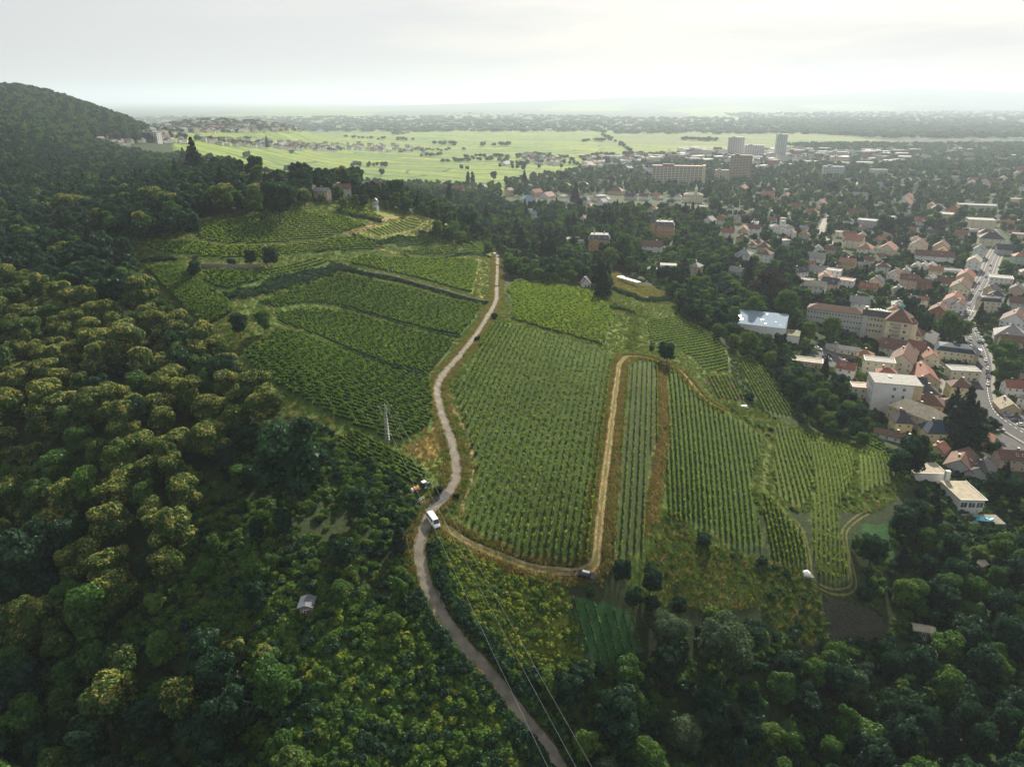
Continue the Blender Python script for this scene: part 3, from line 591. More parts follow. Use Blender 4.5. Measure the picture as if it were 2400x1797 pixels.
def fringe(nm, k, a, b, spacing, ntot, dens, m='vine_leaf', size=.55, desc='', rows=False, grp=''):
    """parcels whose rows run across the view: first row a-b, the rest behind it at the given spacing"""
    A = gp(k, *a)[:2]; B = gp(k, *b)[:2]; t = (B-A)/np.linalg.norm(B-A); n_ = np.array([-t[1], t[0]]); n_ = n_ if n_[1] > 0 else -n_
    pp = np.array(POLY[nm]); W_ = hit(pp[:,0], pp[:,1])[:,:2]; q = (W_-A)@n_; A = A+n_*(q.min()+.8); B = B+n_*(q.min()+.8); ntot = int((q.max()-q.min())/spacing)+1
    mid = (W_.mean(0)-A)@t; A = A+t*(mid-50); B = A+t*100; ntot = max(2, ntot)
    return vine_field('vineyard', A, B, A+n_*spacing*(ntot-1), B+n_*spacing*(ntot-1), ntot, nm, dens*1.7, 1.9, .24, size*.76, m, desc=desc, as_rows=rows, grp=grp)
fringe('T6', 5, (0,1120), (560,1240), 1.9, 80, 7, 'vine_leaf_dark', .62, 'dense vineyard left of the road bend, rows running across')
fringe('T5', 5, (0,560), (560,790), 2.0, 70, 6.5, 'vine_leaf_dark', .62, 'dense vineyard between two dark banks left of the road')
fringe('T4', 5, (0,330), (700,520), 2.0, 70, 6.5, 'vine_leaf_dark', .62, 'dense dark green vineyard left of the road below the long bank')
fringe('T3', 5, (0,60), (860,290), 2.0, 80, 6, 'vine_leaf', .66, 'sunlit vineyard left of the top of the road')
fringe('F12', 5, (1080,410), (1700,590), 2.0, 90, 6.5, 'vine_leaf', .62, 'square vineyard above the big middle vineyard')
fringe('T7', 'e', (780,470), (1300,560), 2.0, 40, 5.5, 'vine_leaf_dark', .66, 'small vineyard below the earth bank')
fringe('T8', 'e', (1350,400), (1950,260), 2.0, 40, 5, 'vine_leaf', .66, 'narrow vineyard wedge right of the earth bank')
fringe('T1', 0, (430,530), (780,500), 2.1, 90, 4, 'vine_leaf', .75, 'wide olive green hilltop vineyard')
fringe('T2', 0, (330,560), (800,530), 2.1, 80, 4, 'vine_leaf', .75, 'long vineyard strip under the hilltop track')
fringe('T10', 2, (250,1185), (680,1165), 2.2, 30, 4, 'vine_leaf_dark', .75, 'vineyard strip on the first terrace below the tower')
fringe('T11', 2, (400,1240), (760,1240), 2.2, 30, 4, 'vine_leaf', .75, 'vineyard strip on the second terrace below the tower')
fringe('T12', 2, (780,1240), (1000,1225), 2.2, 30, 4, 'vine_leaf', .75, 'bright vineyard corner left of the road head')
fringe('T15', 2, (-120,1060), (100,1085), 2.2, 40, 4, 'vine_leaf', .75, 'vineyard strip left of the terrace path')
fringe('T16', 2, (-150,1225), (280,1205), 2.2, 30, 4, 'vine_leaf_dark', .75, 'vineyard strip above the sunlit vineyard')
vine_field('v', gp(2,150,1070), gp(2,260,1120), gp(2,400,1010), gp(2,530,1040), 11, 'T13', 5, 1.8, .3, .7, desc='vine row on the sunny terrace below the white tower', grp='vine rows below the white tower')
vine_field('v', gp(2,-60,920), gp(2,60,980), gp(2,200,935), gp(2,340,975), 16, 'T14', 5, 1.8, .3, .7, desc='vine row on the knoll around the white tower', grp='vine rows around the white tower', minlen=5)
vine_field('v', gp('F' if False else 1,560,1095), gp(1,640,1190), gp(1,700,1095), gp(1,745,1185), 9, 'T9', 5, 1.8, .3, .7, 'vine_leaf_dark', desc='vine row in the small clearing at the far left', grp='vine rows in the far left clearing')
fringe('F11', 5, (1990,600), (2208,560), 2.1, 60, 5, 'vine_leaf', .62, 'green vineyard slope right of the earth path')
for o, desc, grp, j, tot in ROWINFO:
    if tot == 1: o['label'] = desc
    else: o['label'] = f"{desc}, {ORD[j] if j < len(ORD) else str(j+1)+'th'} from the left"
    if len(o['label'].split()) > 16: o['label'] = ' '.join(o['label'].split()[:16])
print('rows', len(ROWINFO))
# ------------------------------------------------------------------ labels: each thing is described by what it is nearest to
THINGS = []
def reg(o, desc, p, cat=None, group=None):
    if cat: o['category'] = cat
    if group: o['group'] = group
    THINGS.append((o, desc, float(p[0]), float(p[1]), float(p[2]), group))
# ------------------------------------------------------------------ tree shapes
def crown_mesh(name, mats, n, H, R, nl, size, kind='broad', seed=0, blossom=0.0, core=True):
    r = np.random.default_rng(seed); lob = []
    if kind == 'broad':
        for i in range(nl):
            a = r.uniform(0, 2*math.pi); f = math.sqrt(r.uniform(0, 1)); zz = r.uniform(.32, .93)
            rad = R*math.sin(math.pi*min(1, (zz-.12)/.98))**.6
            lr = R*r.uniform(.26, .46)
            lob.append((f*(rad-lr*.7)*math.cos(a), f*(rad-lr*.7)*math.sin(a), min(H*zz, H-lr*.95), lr, lr*r.uniform(.75, 1.0)))
        lob.append((0, 0, H*.58, R*.62, H*.30))
    elif kind == 'conifer':
        for i in range(nl):
            zz = (i+.5)/nl; lr = R*(1-zz)**.85+.25; a = r.uniform(0, 6.28); e = lr*.12
            lob.append((e*math.cos(a), e*math.sin(a), H*(.10+.88*zz), lr, H/nl*.75))
    elif kind == 'column':
        for i in range(nl):
            zz = (i+.5)/nl; lr = R*(.55+.6*math.sin(math.pi*zz**.8)); lob.append((r.normal(0, R*.15), r.normal(0, R*.15), H*(.12+.8*zz), lr, H/nl*.9))
    elif kind == 'shrub':
        for i in range(nl):
            a = r.uniform(0, 6.28); f = math.sqrt(r.uniform(0, 1)); lr = R*r.uniform(.3, .5); lob.append((f*(R-lr)*math.cos(a), f*(R-lr)*math.sin(a), r.uniform(.25, 1)*(H-lr), lr, lr*.9))
    lob = np.array(lob); ar = lob[:,3]*lob[:,4]; pick = r.choice(len(lob), n*2, p=ar/ar.sum())
    d = r.normal(0, 1, (n*2, 3)); d[:,2] += .35; d /= np.linalg.norm(d, axis=1, keepdims=True)
    # clumps: pull directions towards a few bunches on each lobe
    e = np.stack([lob[pick,3], lob[pick,3], lob[pick,4]], 1)*(r.uniform(.80, 1.06, (n*2, 1)))
    P_ = lob[pick,:3] + d*e
    bump = np.sin(P_[:,0]*2.3+seed)+np.sin(P_[:,1]*2.1+1)+np.sin(P_[:,2]*2.7); P_ += d*(bump*.09*R/4)[:,None]
    ins = np.zeros(n*2)
    for l in lob: ins += (((P_[:,0]-l[0])**2+(P_[:,1]-l[1])**2)/(l[3]*.88)**2 + ((P_[:,2]-l[2])/(l[4]*.88))**2) < 1
    ok = (ins < 1) & (P_[:,2] > .02*H); P_ = P_[ok][:n]; d = d[ok][:n]
    V = leaves(P_, d, size, .55); mi = np.zeros(len(V), int)
    if blossom:
        q = np.sin(P_[:,0]*1.3+seed*2)+np.sin(P_[:,1]*1.5)+np.sin(P_[:,2]*1.1)
        mi[(d[:,2] > -.1) & (r.random(len(P_)) < blossom*np.clip(.55+q*.55, .03, 1.7))] = 1
    if core:
        T = np.concatenate([tris_as_quads(icos((l[0], l[1], l[2]), (l[3]*.8, l[3]*.8, l[4]*.8), 1)) for l in lob])
        V = np.concatenate([V, T]); mi = np.concatenate([mi, np.zeros(len(T), int)])
    return quads_mesh(name, V, len(V), mats, mi)
def trunk_mesh(name, H, r0, m='bark', limbs=5, seed=0):
    b = MB(); r = random.Random(seed); x = y = 0; z = -1.0; rr = r0; P0 = (0, 0, -1.0)
    for i in range(4):
        q = (x+r.uniform(-.25, .25), y+r.uniform(-.25, .25), z+(H*.62+1)/4); b.tube((x,y,z), q, rr, m, 7, rr*.8); x, y, z = q; rr *= .8
    for i in range(limbs):
        a = r.uniform(0, 6.28); z0 = H*r.uniform(.28, .6); l = H*r.uniform(.18, .32)
        b.tube((0, 0, z0), (math.cos(a)*l, math.sin(a)*l, z0+l*.8), r0*.35, m, 5, r0*.12)
    return b.mesh(name)
KIND = {}
def add_kind(key, nm, desc, cat, H, R, metas, trunk, low=None): KIND[key] = dict(nm=nm, desc=desc, cat=cat, H=H, R=R, me=metas, tr=trunk)
def mk(key, mats, H, R, nl, kind, nv, n, size, blossom=0, **k):
    return [crown_mesh('crown', mats, n, H, R, nl, size, kind, seed=hash(key) % 97 + i*13 if False else (sum(map(ord, key))+i*13), blossom=blossom, **k) for i in range(nv)]
TR_ = [trunk_mesh('trunk', 14, .34, seed=i) for i in range(2)]; TRC = [trunk_mesh('trunk', 18, .28, limbs=0, seed=5)]
add_kind('chest', 'chestnut_tree', 'chestnut tree with creamy yellow blossom', 'tree', 14, 5.6, mk('chest', ['leaf_olive','leaf_blossom'], 14, 5.6, 17, 'broad', 4, 3800, .60, .46), TR_)
add_kind('chest2', 'chestnut_tree', 'olive green chestnut tree with little blossom', 'tree', 14, 5.6, mk('chestb', ['leaf_olive','leaf_blossom'], 14, 5.6, 17, 'broad', 2, 3600, .62, .06), TR_)
add_kind('mid', 'broadleaf_tree', 'mid green broadleaf tree', 'tree', 13, 5.2, mk('mid', ['leaf_mid'], 13, 5.2, 15, 'broad', 4, 3200, .60), TR_)
add_kind('dark', 'broadleaf_tree', 'dark green broadleaf tree', 'tree', 14, 5.6, mk('dark', ['leaf_dark'], 14, 5.6, 17, 'broad', 3, 3200, .62), TR_)
add_kind('light', 'broadleaf_tree', 'light green broadleaf tree', 'tree', 11, 4.8, mk('light', ['leaf_light'], 11, 4.8, 13, 'broad', 3, 2800, .55), TR_)
add_kind('silver', 'willow_tree', 'silvery grey green willow tree', 'tree', 13, 6.2, mk('silver', ['leaf_silver'], 13, 6.2, 16, 'broad', 2, 5200, .42), TR_)
add_kind('copper', 'copper_beech', 'dark purple brown copper beech', 'tree', 17, 8, mk('copper', ['leaf_copper'], 17, 8, 18, 'broad', 1, 4000, .7), TR_)
add_kind('conifer', 'conifer_tree', 'dark pointed conifer', 'tree', 18, 4.0, mk('conif', ['leaf_conifer'], 18, 4.0, 14, 'conifer', 3, 2600, .6), TRC)
add_kind('cedar', 'conifer_tree', 'broad black green conifer', 'tree', 19, 6.2, mk('cedar', ['leaf_conifer'], 19, 6.2, 11, 'conifer', 2, 3200, .7), TRC)
add_kind('poplar', 'poplar_tree', 'slim upright dark tree', 'tree', 17, 1.9, mk('poplar', ['leaf_dark'], 17, 1.9, 9, 'column', 1, 1600, .5), TRC)
add_kind('shrub', 'shrub', 'round green shrub', 'shrub', 3.2, 2.2, mk('shrub', ['leaf_mid'], 3.2, 2.2, 8, 'shrub', 3, 900, .42), None)
add_kind('shrubd', 'shrub', 'dark green shrub', 'shrub', 3.6, 2.5, mk('shrubd', ['leaf_dark'], 3.6, 2.5, 8, 'shrub', 2, 900, .45), None)
add_kind('shrubl', 'shrub', 'yellow green shrub', 'shrub', 2.6, 2.0, mk('shrubl', ['leaf_light'], 2.6, 2.0, 8, 'shrub', 2, 900, .38), None)
add_kind('bloom', 'shrub', 'shrub covered in white blossom', 'shrub', 3.4, 1.9, mk('bloom', ['leaf_white','leaf_white'], 3.4, 1.9, 8, 'shrub', 1, 900, .4), None)
GRP = {'chestnut_tree': 'trees of the blossoming chestnut forest', 'broadleaf_tree': 'broadleaf trees', 'willow_tree': 'silvery willows', 'copper_beech': 'copper beeches', 'conifer_tree': 'conifers', 'poplar_tree': 'slim poplars and cypresses', 'shrub': 'shrubs'}
TREES = []   # footprints for spacing
def tree(key, x, y, s=1.0, z=None, sz=None):
    K_ = KIND[key]; z = float(Hh(x, y)) if z is None else z; sz = sz or s*rng.uniform(.80, 1.2); rz = rng.uniform(0, 6.28); i = int(rng.integers(0, len(K_['me'])))
    if K_['tr'] is None:
        o = link(K_['nm'], K_['me'][i])
    else:
        o = link(K_['nm'], None); c = link('crown', K_['me'][i], o); link('trunk', K_['tr'][int(rng.integers(0, len(K_['tr'])))], o)
    o.location = (x, y, z-.15); o.rotation_euler.z = rz; o.scale = (s*rng.uniform(.86, 1.14), s*rng.uniform(.86, 1.14), sz)
    size = 'tall ' if K_['H']*sz > 15.5 else ('small ' if s < .72 else '')
    reg(o, size+K_['desc'], (x, y, z+K_['H']*sz*.6), K_['cat'], GRP[K_['nm']]); TREES.append((x, y, K_['R']*s)); return o
EXIST = []
def scatter(name, P_, rot, scl, pick, meshes, label=None, tilt=None):
    """many copies of a few small meshes on points: one object that nobody could count"""
    P_ = np.asarray(P_, np.float32)
    if not len(P_): return
    me = bpy.data.meshes.new(name); me.vertices.add(len(P_)); me.vertices.foreach_set('co', P_.ravel())
    a = me.attributes.new('rot', 'FLOAT_VECTOR', 'POINT'); R_ = np.zeros((len(P_), 3), np.float32); R_[:,2] = rot; a.data.foreach_set('vector', R_.ravel())
    a = me.attributes.new('scl', 'FLOAT_VECTOR', 'POINT'); s = np.asarray(scl, np.float32); s = np.repeat(s[:,None], 3, 1) if s.ndim == 1 else s; a.data.foreach_set('vector', np.ascontiguousarray(s).ravel())
    a = me.attributes.new('pick', 'INT', 'POINT'); a.data.foreach_set('value', np.asarray(pick, np.int32))
    o = link(name, me, kind='stuff', label=label)
    col = bpy.data.collections.new(name+'_pieces')
    for i, m in enumerate(meshes): col.objects.link(bpy.data.objects.new(f'piece{i:02d}', m))
    g = bpy.data.node_groups.new(name, 'GeometryNodeTree'); g.interface.new_socket('Geometry', in_out='INPUT', socket_type='NodeSocketGeometry'); g.interface.new_socket('Geometry', in_out='OUTPUT', socket_type='NodeSocketGeometry')
    gi = g.nodes.new('NodeGroupInput'); go = g.nodes.new('NodeGroupOutput'); ci = g.nodes.new('GeometryNodeCollectionInfo'); ci.inputs['Collection'].default_value = col
    ci.inputs['Separate Children'].default_value = True; ci.inputs['Reset Children'].default_value = True
    ip = g.nodes.new('GeometryNodeInstanceOnPoints'); ip.inputs['Pick Instance'].default_value = True
    def na(n, t):
        q = g.nodes.new('GeometryNodeInputNamedAttribute'); q.data_type = t; q.inputs['Name'].default_value = n; return [s for s in q.outputs if s.enabled and s.name == 'Attribute'][0]
    g.links.new(gi.outputs[0], ip.inputs['Points']); g.links.new(ci.outputs[0], ip.inputs['Instance']); g.links.new(na('pick', 'INT'), ip.inputs['Instance Index'])
    er = g.nodes.new('FunctionNodeEulerToRotation'); g.links.new(na('rot', 'FLOAT_VECTOR'), er.inputs[0]); g.links.new(er.outputs[0], ip.inputs['Rotation']); g.links.new(na('scl', 'FLOAT_VECTOR'), ip.inputs['Scale'])
    g.links.new(ip.outputs[0], go.inputs[0]); md = o.modifiers.new('scatter', 'NODES'); md.node_group = g; return o
# ------------------------------------------------------------------ buildings
WALL = {'white': (.68,.67,.64), 'cream': (.62,.56,.40), 'tan': (.50,.40,.25), 'pink': (.52,.37,.28), 'yellow': (.64,.53,.26), 'grey': (.42,.42,.40), 'green': (.40,.50,.38), 'sandstone': (.45,.24,.095), 'brick': (.36,.15,.08), 'greygreen': (.50,.58,.54), 'stone': (.22,.19,.15), 'umber': (.17,.13,.095)}
ROOF = {'red': (.21,.082,.052), 'brown': (.125,.066,.046), 'dark': (.050,.050,.056), 'grey': (.22,.215,.21), 'orange': (.27,.135,.080), 'pale': (.30,.295,.27), 'bluedark': (.028,.045,.070), 'bluemetal': (.34,.47,.60), 'moss': (.15,.15,.09), 'gravel': (.34,.30,.22), 'pinkish': (.38,.25,.19), 'slate': (.10,.11,.125)}
for k_, c_ in WALL.items(): mat('wall_'+k_, c_, .85, .2, var=.08, scale=.5)
for k_, c_ in ROOF.items():
    m = mat('roof_'+k_, c_, .72 if k_ not in ('gravel','moss') else .9, .22, var=.22, scale=.7, bump=.25)
for k_ in ('bluemetal','pale'): MATS['roof_'+k_].node_tree.nodes['Principled BSDF'].inputs['Specular IOR Level'].default_value = .12; MATS['roof_'+k_].node_tree.nodes['Principled BSDF'].inputs['Roughness'].default_value = .8
MATS.pop('roof_bluemetal'); mat('roof_bluemetal', (.17,.26,.35), .85, .1, var=.03, scale=.3)
mat('glass', (.035,.042,.05), .08, .6); mat('trim', (.72,.71,.68), .6); mat('door_wood', (.12,.075,.045), .6); mat('chimney_brick', (.28,.12,.08), .9, scale=2)
mat('metal_grey', (.30,.31,.32), .45, .5, .6); mat('copper_green', (.13,.33,.28), .6, .4); mat('slate', (.085,.09,.105), .5, .4, bump=.2); mat('awning', (.55,.56,.55), .7)
WCN = {'white': 'white', 'cream': 'cream', 'tan': 'tan', 'pink': 'salmon', 'yellow': 'yellow', 'grey': 'grey', 'green': 'pale green', 'sandstone': 'sandstone', 'brick': 'brick', 'greygreen': 'mint grey', 'stone': 'stone', 'umber': 'brown'}
RCN = {'red': 'red', 'brown': 'brown', 'dark': 'charcoal', 'grey': 'grey', 'orange': 'orange', 'pale': 'pale', 'bluedark': 'dark blue', 'bluemetal': 'light blue metal', 'moss': 'mossy', 'gravel': 'gravel', 'pinkish': 'pinkish', 'slate': 'slate grey'}
def window_mesh(nm, w, h, fr, frame='trim', cross=True):
    b = MB(); t = .05
    for (x, z, ww, hh) in ((0, h/2-fr/2, w, fr), (0, -h/2+fr/2, w, fr), (-w/2+fr/2, 0, fr, h-2*fr), (w/2-fr/2, 0, fr, h-2*fr)):
        b.box(x, -t/2-.02, z-hh/2, z+hh/2, ww, t, frame)
    if cross: b.box(0, -.03, -h/2+fr, h/2-fr, fr*.8, t, frame)
    b.face([(-w/2+fr, -.035, -h/2+fr), (w/2-fr, -.035, -h/2+fr), (w/2-fr, -.035, h/2-fr), (-w/2+fr, -.035, h/2-fr)], 'glass')
    return b.mesh(nm)
WIN = window_mesh('window', 1.15, 1.5, .12); WINW = window_mesh('window', 2.2, 1.6, .12); WINP = window_mesh('window', 1.15, 1.5, .06, 'metal_grey', False)
def skylight_mesh():
    b = MB(); b.box(0, 0, 0, .10, 1.0, 1.4, 'trim'); b.face([(-.4,-.6,.11),(.4,-.6,.11),(.4,.6,.11),(-.4,.6,.11)], 'glass'); return b.mesh('skylight')
SKYL = skylight_mesh()
_b = MB(); _b.box(0, -.03, 0, 2.1, 1.05, .08, 'door_wood'); DOOR = _b.mesh('door')
_b = MB(); _b.box(0, 0, -1.2, 1.1, .8, .7, 'chimney_brick'); _b.box(0, 0, 1.1, 1.25, .95, .85, 'trim'); CHIM = _b.mesh('chimney')
FOOT = []
def part(name, me, parent, loc=(0,0,0), rz=0, rx=0, s=None):
    o = bpy.data.objects.new(name, me); C.objects.link(o); o.parent = parent; o.location = loc; o.rotation_euler = (rx, 0, rz)
    if s: o.scale = s
    return o
def facade(root, w, d, st, sh, p, yaw, every=3.1, win=None, sides=None, z0=0, cx=0, cy=0, maxn=99, door=True, inset=1.0, sc=None):
    """window objects on the walls that face the camera"""
    win = win or WIN; cnt = 0; best = None
    for (nx, ny, Ls, off) in ((0,-1,w,d/2), (1,0,d,w/2), (0,1,w,d/2), (-1,0,d,w/2)):
        gx = nx*math.cos(yaw)-ny*math.sin(yaw); gy = nx*math.sin(yaw)+ny*math.cos(yaw); dt = -(gx*p[0]+gy*p[1])/math.hypot(p[0], p[1])
        if (sides is None and dt < .12) or (sides is not None and (nx, ny) not in sides): continue
        if best is None or dt > best[0]: best = (dt, nx, ny, Ls, off)
        n = min(maxn, max(1, int((Ls-inset)/every)))
        for s_ in range(st):
            for i in range(n):
                a = (-Ls/2+Ls*(i+.5)/n); z = z0+sh*s_+sh*.52
                x, y = (nx*off + (-ny)*a*1, ny*off + nx*a)
                part('window', win, root, (cx+x, cy+y, z), math.atan2(ny, nx)+math.pi/2, s=sc); cnt += 1
    return best
def house(k, x, y, wpx, wall='white', roof='red', rt='gable', yaw=None, st=2, ratio=.75, pitch=.75, gx=None, nm='house', desc=None, wm=None, detail=None, cat='house', group='houses of the town', flip=False):
    p = G(k, x, y) if gx is None else np.array([gx[0], gx[1], float(Hh(gx[0], gx[1]))]); dep = project(*p)[2]
    if yaw is None: yaw = math.radians(random.choice([-37, 53, -30, 50, -42]))
    else: yaw = math.radians(yaw)
    vd = math.atan2(p[1], p[0])-math.pi/2; th = yaw-vd
    if wm is None:
        W_ = wpx*ORG[k][2]*dep/FPX; w_ = W_/(abs(math.cos(th))+ratio*abs(math.sin(th)))
    else: w_ = wm
    d_ = w_*ratio; sh = 2.9; H_ = sh*st; ov = .45
    r = link(nm, None, loc=tuple(p), rz=yaw); wl = 'wall_'+wall; rf = 'roof_'+roof
    b = MB(); b.box(0, 0, -4, H_, w_, d_, wl); b.box(0, 0, -4, .5, w_+.12, d_+.12, 'wall_stone' if wall != 'stone' else 'wall_grey')
    hr = d_/2*pitch; q = MB()
    if rt == 'gable':
        q.gable(w_, d_, H_, hr, ov, rf, wl)
    elif rt == 'hip': q.hip(w_, d_, H_-.05, hr, ov, rf)
    elif rt == 'mansard':
        q.box(0, 0, H_, H_+2.3, w_+.4, d_+.4, rf, tx=.84, ty=.80); q.hip(w_*.84, d_*.80, H_+2.3, d_*.12, 0, rf)
    else:
        q.box(0, 0, H_, H_+.25, w_+.3, d_+.3, rf)
        for (cx_, cy_, ww, dd) in ((0, d_/2+.02, w_+.3, .26), (0, -d_/2-.02, w_+.3, .26), (w_/2+.02, 0, .26, d_-.22), (-w_/2-.02, 0, .26, d_-.22)): q.box(cx_, cy_, H_+.25, H_+.62, ww, dd, 'trim')
    b.build('wall', r); q.build('roof', r)
    detail = (dep < 900) if detail is None else detail
    if detail or dep < 1000:
        bst = facade(r, w_, d_, st, sh, p, yaw, every=3.0 if dep < 620 else 3.8, maxn=99 if dep < 620 else 3)
    if dep < 620 and bst:
        _, nx, ny, Ls, off = bst; part('door', DOOR, r, (nx*(off+.03)+(-ny)*Ls*.31, ny*(off+.03)+nx*Ls*.31, .0), math.atan2(ny, nx)+math.pi/2)
    if nm != 'garden_shed' and rt in ('gable', 'hip', 'mansard') and dep < 900:
        top = H_+hr*.72 if rt != 'mansard' else H_+2.6
        part('chimney', CHIM, r, (w_*random.uniform(-.28, .28), d_*.12, top+.5))
        if rt == 'gable' and dep < 700:
            for i in range(random.choice([0, 1, 2, 3])):
                sg = random.choice([-1, 1]); yy = sg*d_*.27; part('skylight', SKYL, r, (w_*random.uniform(-.36, .36), yy, H_+hr*(1-abs(yy)/(d_/2))+.27), 0, -sg*math.atan(pitch))
    rn = {'gable': 'gabled', 'hip': 'hipped', 'flat': 'flat', 'mansard': 'mansard'}[rt]
    FOOT.append((p[0], p[1], max(w_, d_)*.62)); reg(r, desc or f"{WCN[wall]} house with {RCN[roof]} {rn} roof", (p[0], p[1], p[2]+H_/2), cat, group); r['_w'] = w_
    del r['_w']; return r, w_, d_, H_, p, yaw
# ---- landmark: long school with domed cross wing
def root_at(nm, k, x, y, yaw, gx=None):
    p = G(k, x, y) if gx is None else np.array([gx[0], gx[1], float(Hh(*gx))]); return link(nm, None, loc=tuple(p), rz=math.radians(yaw)), p, math.radians(yaw)
def landmark(r, label, cat, p, rad, group=None):
    r['label'] = label; r['category'] = cat
    if group: r['group'] = group
    FOOT.append((p[0], p[1], rad))
LM = {}
def lm(name, k, x, y): LM[name] = S(k, [(x, y)])[0]
# school: wing, stair link, main block with corner roof and lantern
r, p, yw = root_at('school', 6, 975, 455, -30); r.scale = (.80, .80, .86)
b = MB(); b.box(0, 0, -6, 13, 42, 13, 'wall_grey'); b.build('wall', r)
q = MB(); q.hip(42, 13, 13, 3.6, .5, 'roof_brown'); q.build('roof', r)
for s_ in range(3):
    for i in range(18): part('window', WIN, r, (-19.6+i*2.3, -6.5, 2.6+s_*4.1), 0, s=(1.45, 1, 1.35))
b = MB(); b.box(32, 4, -6, 13.6, 22, 20, 'wall_cream'); b.box(22.5, -2, -6, 13.2, 4, 14, 'wall_grey'); b.build('wall', r)
q = MB(); q.box(31, 8, 13.6, 14, 23, 13, 'roof_gravel'); q.box(31, -3.4, 13.6, 17.2, 22.5, 9, 'roof_dark', tx=1, ty=.15)
for i in range(5): q.box(27+i*2.2, 9+math.sin(i)*2, 14, 15.1, 1.4, 3.2, 'trim')
q.build('roof', r); part('chimney', CHIM, r, (22, -3, 16), s=(2.4, 2.4, 2.6))
for s_ in range(3):
    for i in range(5): part('window', WIN, r, (24.6+i*2.4, -6.05, 2.4+s_*4.2), 0, s=(1.6, 1, 1.5))
b = MB(); b.box(46, -6, -6, 14, 17, 21, 'wall_cream'); b.cyl(54.5, -8, -6, 12.6, 4.6, 4.6, 'wall_cream', 14); b.box(46, -6, 4.5, 5, 17.3, 21.3, 'wall_tan'); b.box(46, -6, 9.3, 9.8, 17.3, 21.3, 'wall_tan'); b.build('wall', r)
q = MB()
def hip_at(q, cx, cy, w, d, z0, h, ov, m, ridge=None):
    n = len(q.v); q.hip(w, d, z0, h, ov, m, ridge=ridge)
    for i in range(n, len(q.v)): v = q.v[i]; q.v[i] = (v[0]+cx, v[1]+cy, v[2])
hip_at(q, 46, -6, 17, 21, 14, 8, .9, 'roof_brown', 0); q.build('roof', r)
q = MB(); q.cyl(54.5, -8, 12.6, 16.4, 5.1, .4, 'roof_brown', 14); q.build('turret_roof', r)
q = MB(); q.cyl(46, -5, 20.0, 23.0, 1.7, 1.6, 'copper_green', 8); q.cyl(46, -5, 23.0, 23.3, 2.3, 2.3, 'copper_green', 8); q.cyl(46, -5, 23.3, 25.4, 2.1, .15, 'copper_green', 8); q.tube((46,-5,25.3), (46,-5,27), .07, 'copper_green'); q.build('lantern', r)
for s_ in range(3):
    for (x_, y_) in ((51, -16.5), (41.5, -16.5)): part('window', WINW, r, (x_, y_, 2.6+4.6*s_), 0, s=(1, 1, 1.5))
    for i in range(4): part('window', WIN, r, (54.55, -12+i*4.2, 2.6+4.6*s_), math.pi/2, s=(1.4, 1, 1.4))
q = MB()
for z in (1.5, 4.2, 6.9, 9.6, 12): q.box(45.4, -17.6, z, z+.12, 5.2, 2, 'metal_grey')
for x_ in (42.9, 47.9):
    for y_ in (-18.5, -16.8): q.box(x_, y_, -2, 13, .15, .15, 'metal_grey')
q.build('fire_escape', r)
landmark(r, 'long grey and cream school with brown hipped roofs and green lantern turret', 'school', p, 26); FOOT.append((*(G(6,1290,470)[:2]), 18)); FOOT.append((*(G(6,1180,430)[:2]), 16)); lm('the green lantern school', 6, 1150, 380)
# sports hall with blue metal roof and its annex
r, p, yw = root_at('sports_hall', 6, 490, 480, -24)
b = MB(); b.box(0, 0, -4, 6, 31, 21, 'wall_white'); b.build('wall', r)
for i in range(4):
    q = MB(); x0 = -15.5+i*7.75; n = 14
    q.face([(x0, -10.8, 6), (x0+7.7, -10.8, 6), (x0+7.7, 10.8, 8.9), (x0, 10.8, 8.9)], 'roof_bluemetal'); q.face([(x0, 10.8, 6), (x0, 10.8, 8.9), (x0+7.7, 10.8, 8.9), (x0+7.7, 10.8, 6)], 'wall_white')
    for j in range(8): q.box(x0+.5+j*.96, 0, 0, .01, .01, .01, 'trim') if False else None
    for j in range(9):
        xx = x0+.1+j*.93; q.face([(xx, -10.8, 6.12), (xx+.12, -10.8, 6.12), (xx+.12, 10.8, 9.02), (xx, 10.8, 9.02)], 'wall_grey')
    q.build('roof_panel', r)
q = MB(); q.face([(-15.5,-10.5,6),(-15.5,10.5,8.85),(-15.5,10.5,6)], 'wall_white'); q.face([(15.5,-10.5,6),(15.5,10.5,6),(15.5,10.5,8.85)], 'wall_white'); q.build('gable_wall', r)
for i in range(12): part('skylight', SKYL, r, (random.uniform(-13, 13), random.uniform(-8, 8), 0), 0, math.atan(2.9/21.6)); o = bpy.context.scene.collection.objects[-1]; o.location.z = 7.5+o.location.y*2.9/21.6+.08
landmark(r, 'white sports hall with a ribbed light blue metal roof', 'hall', p, 17); lm('the blue metal roof hall', 6, 490, 430)
r, p, yw = root_at('flat_annex', 6, 655, 535, -24)
b = MB(); b.box(0, 0, -3, 4.2, 17, 13, 'wall_white'); b.build('wall', r); q = MB(); q.box(0, 0, 4.2, 4.5, 17.3, 13.3, 'roof_moss'); q.build('roof', r)
for i in range(4):
    for j in range(3): part('skylight', SKYL, r, (-6+i*4, -4+j*4, 4.5), 0, s=(1.1, .8, 1.5))
landmark(r, 'low annex with mossy flat roof dotted by white skylights, beside the blue roofed hall', 'building', p, 10)
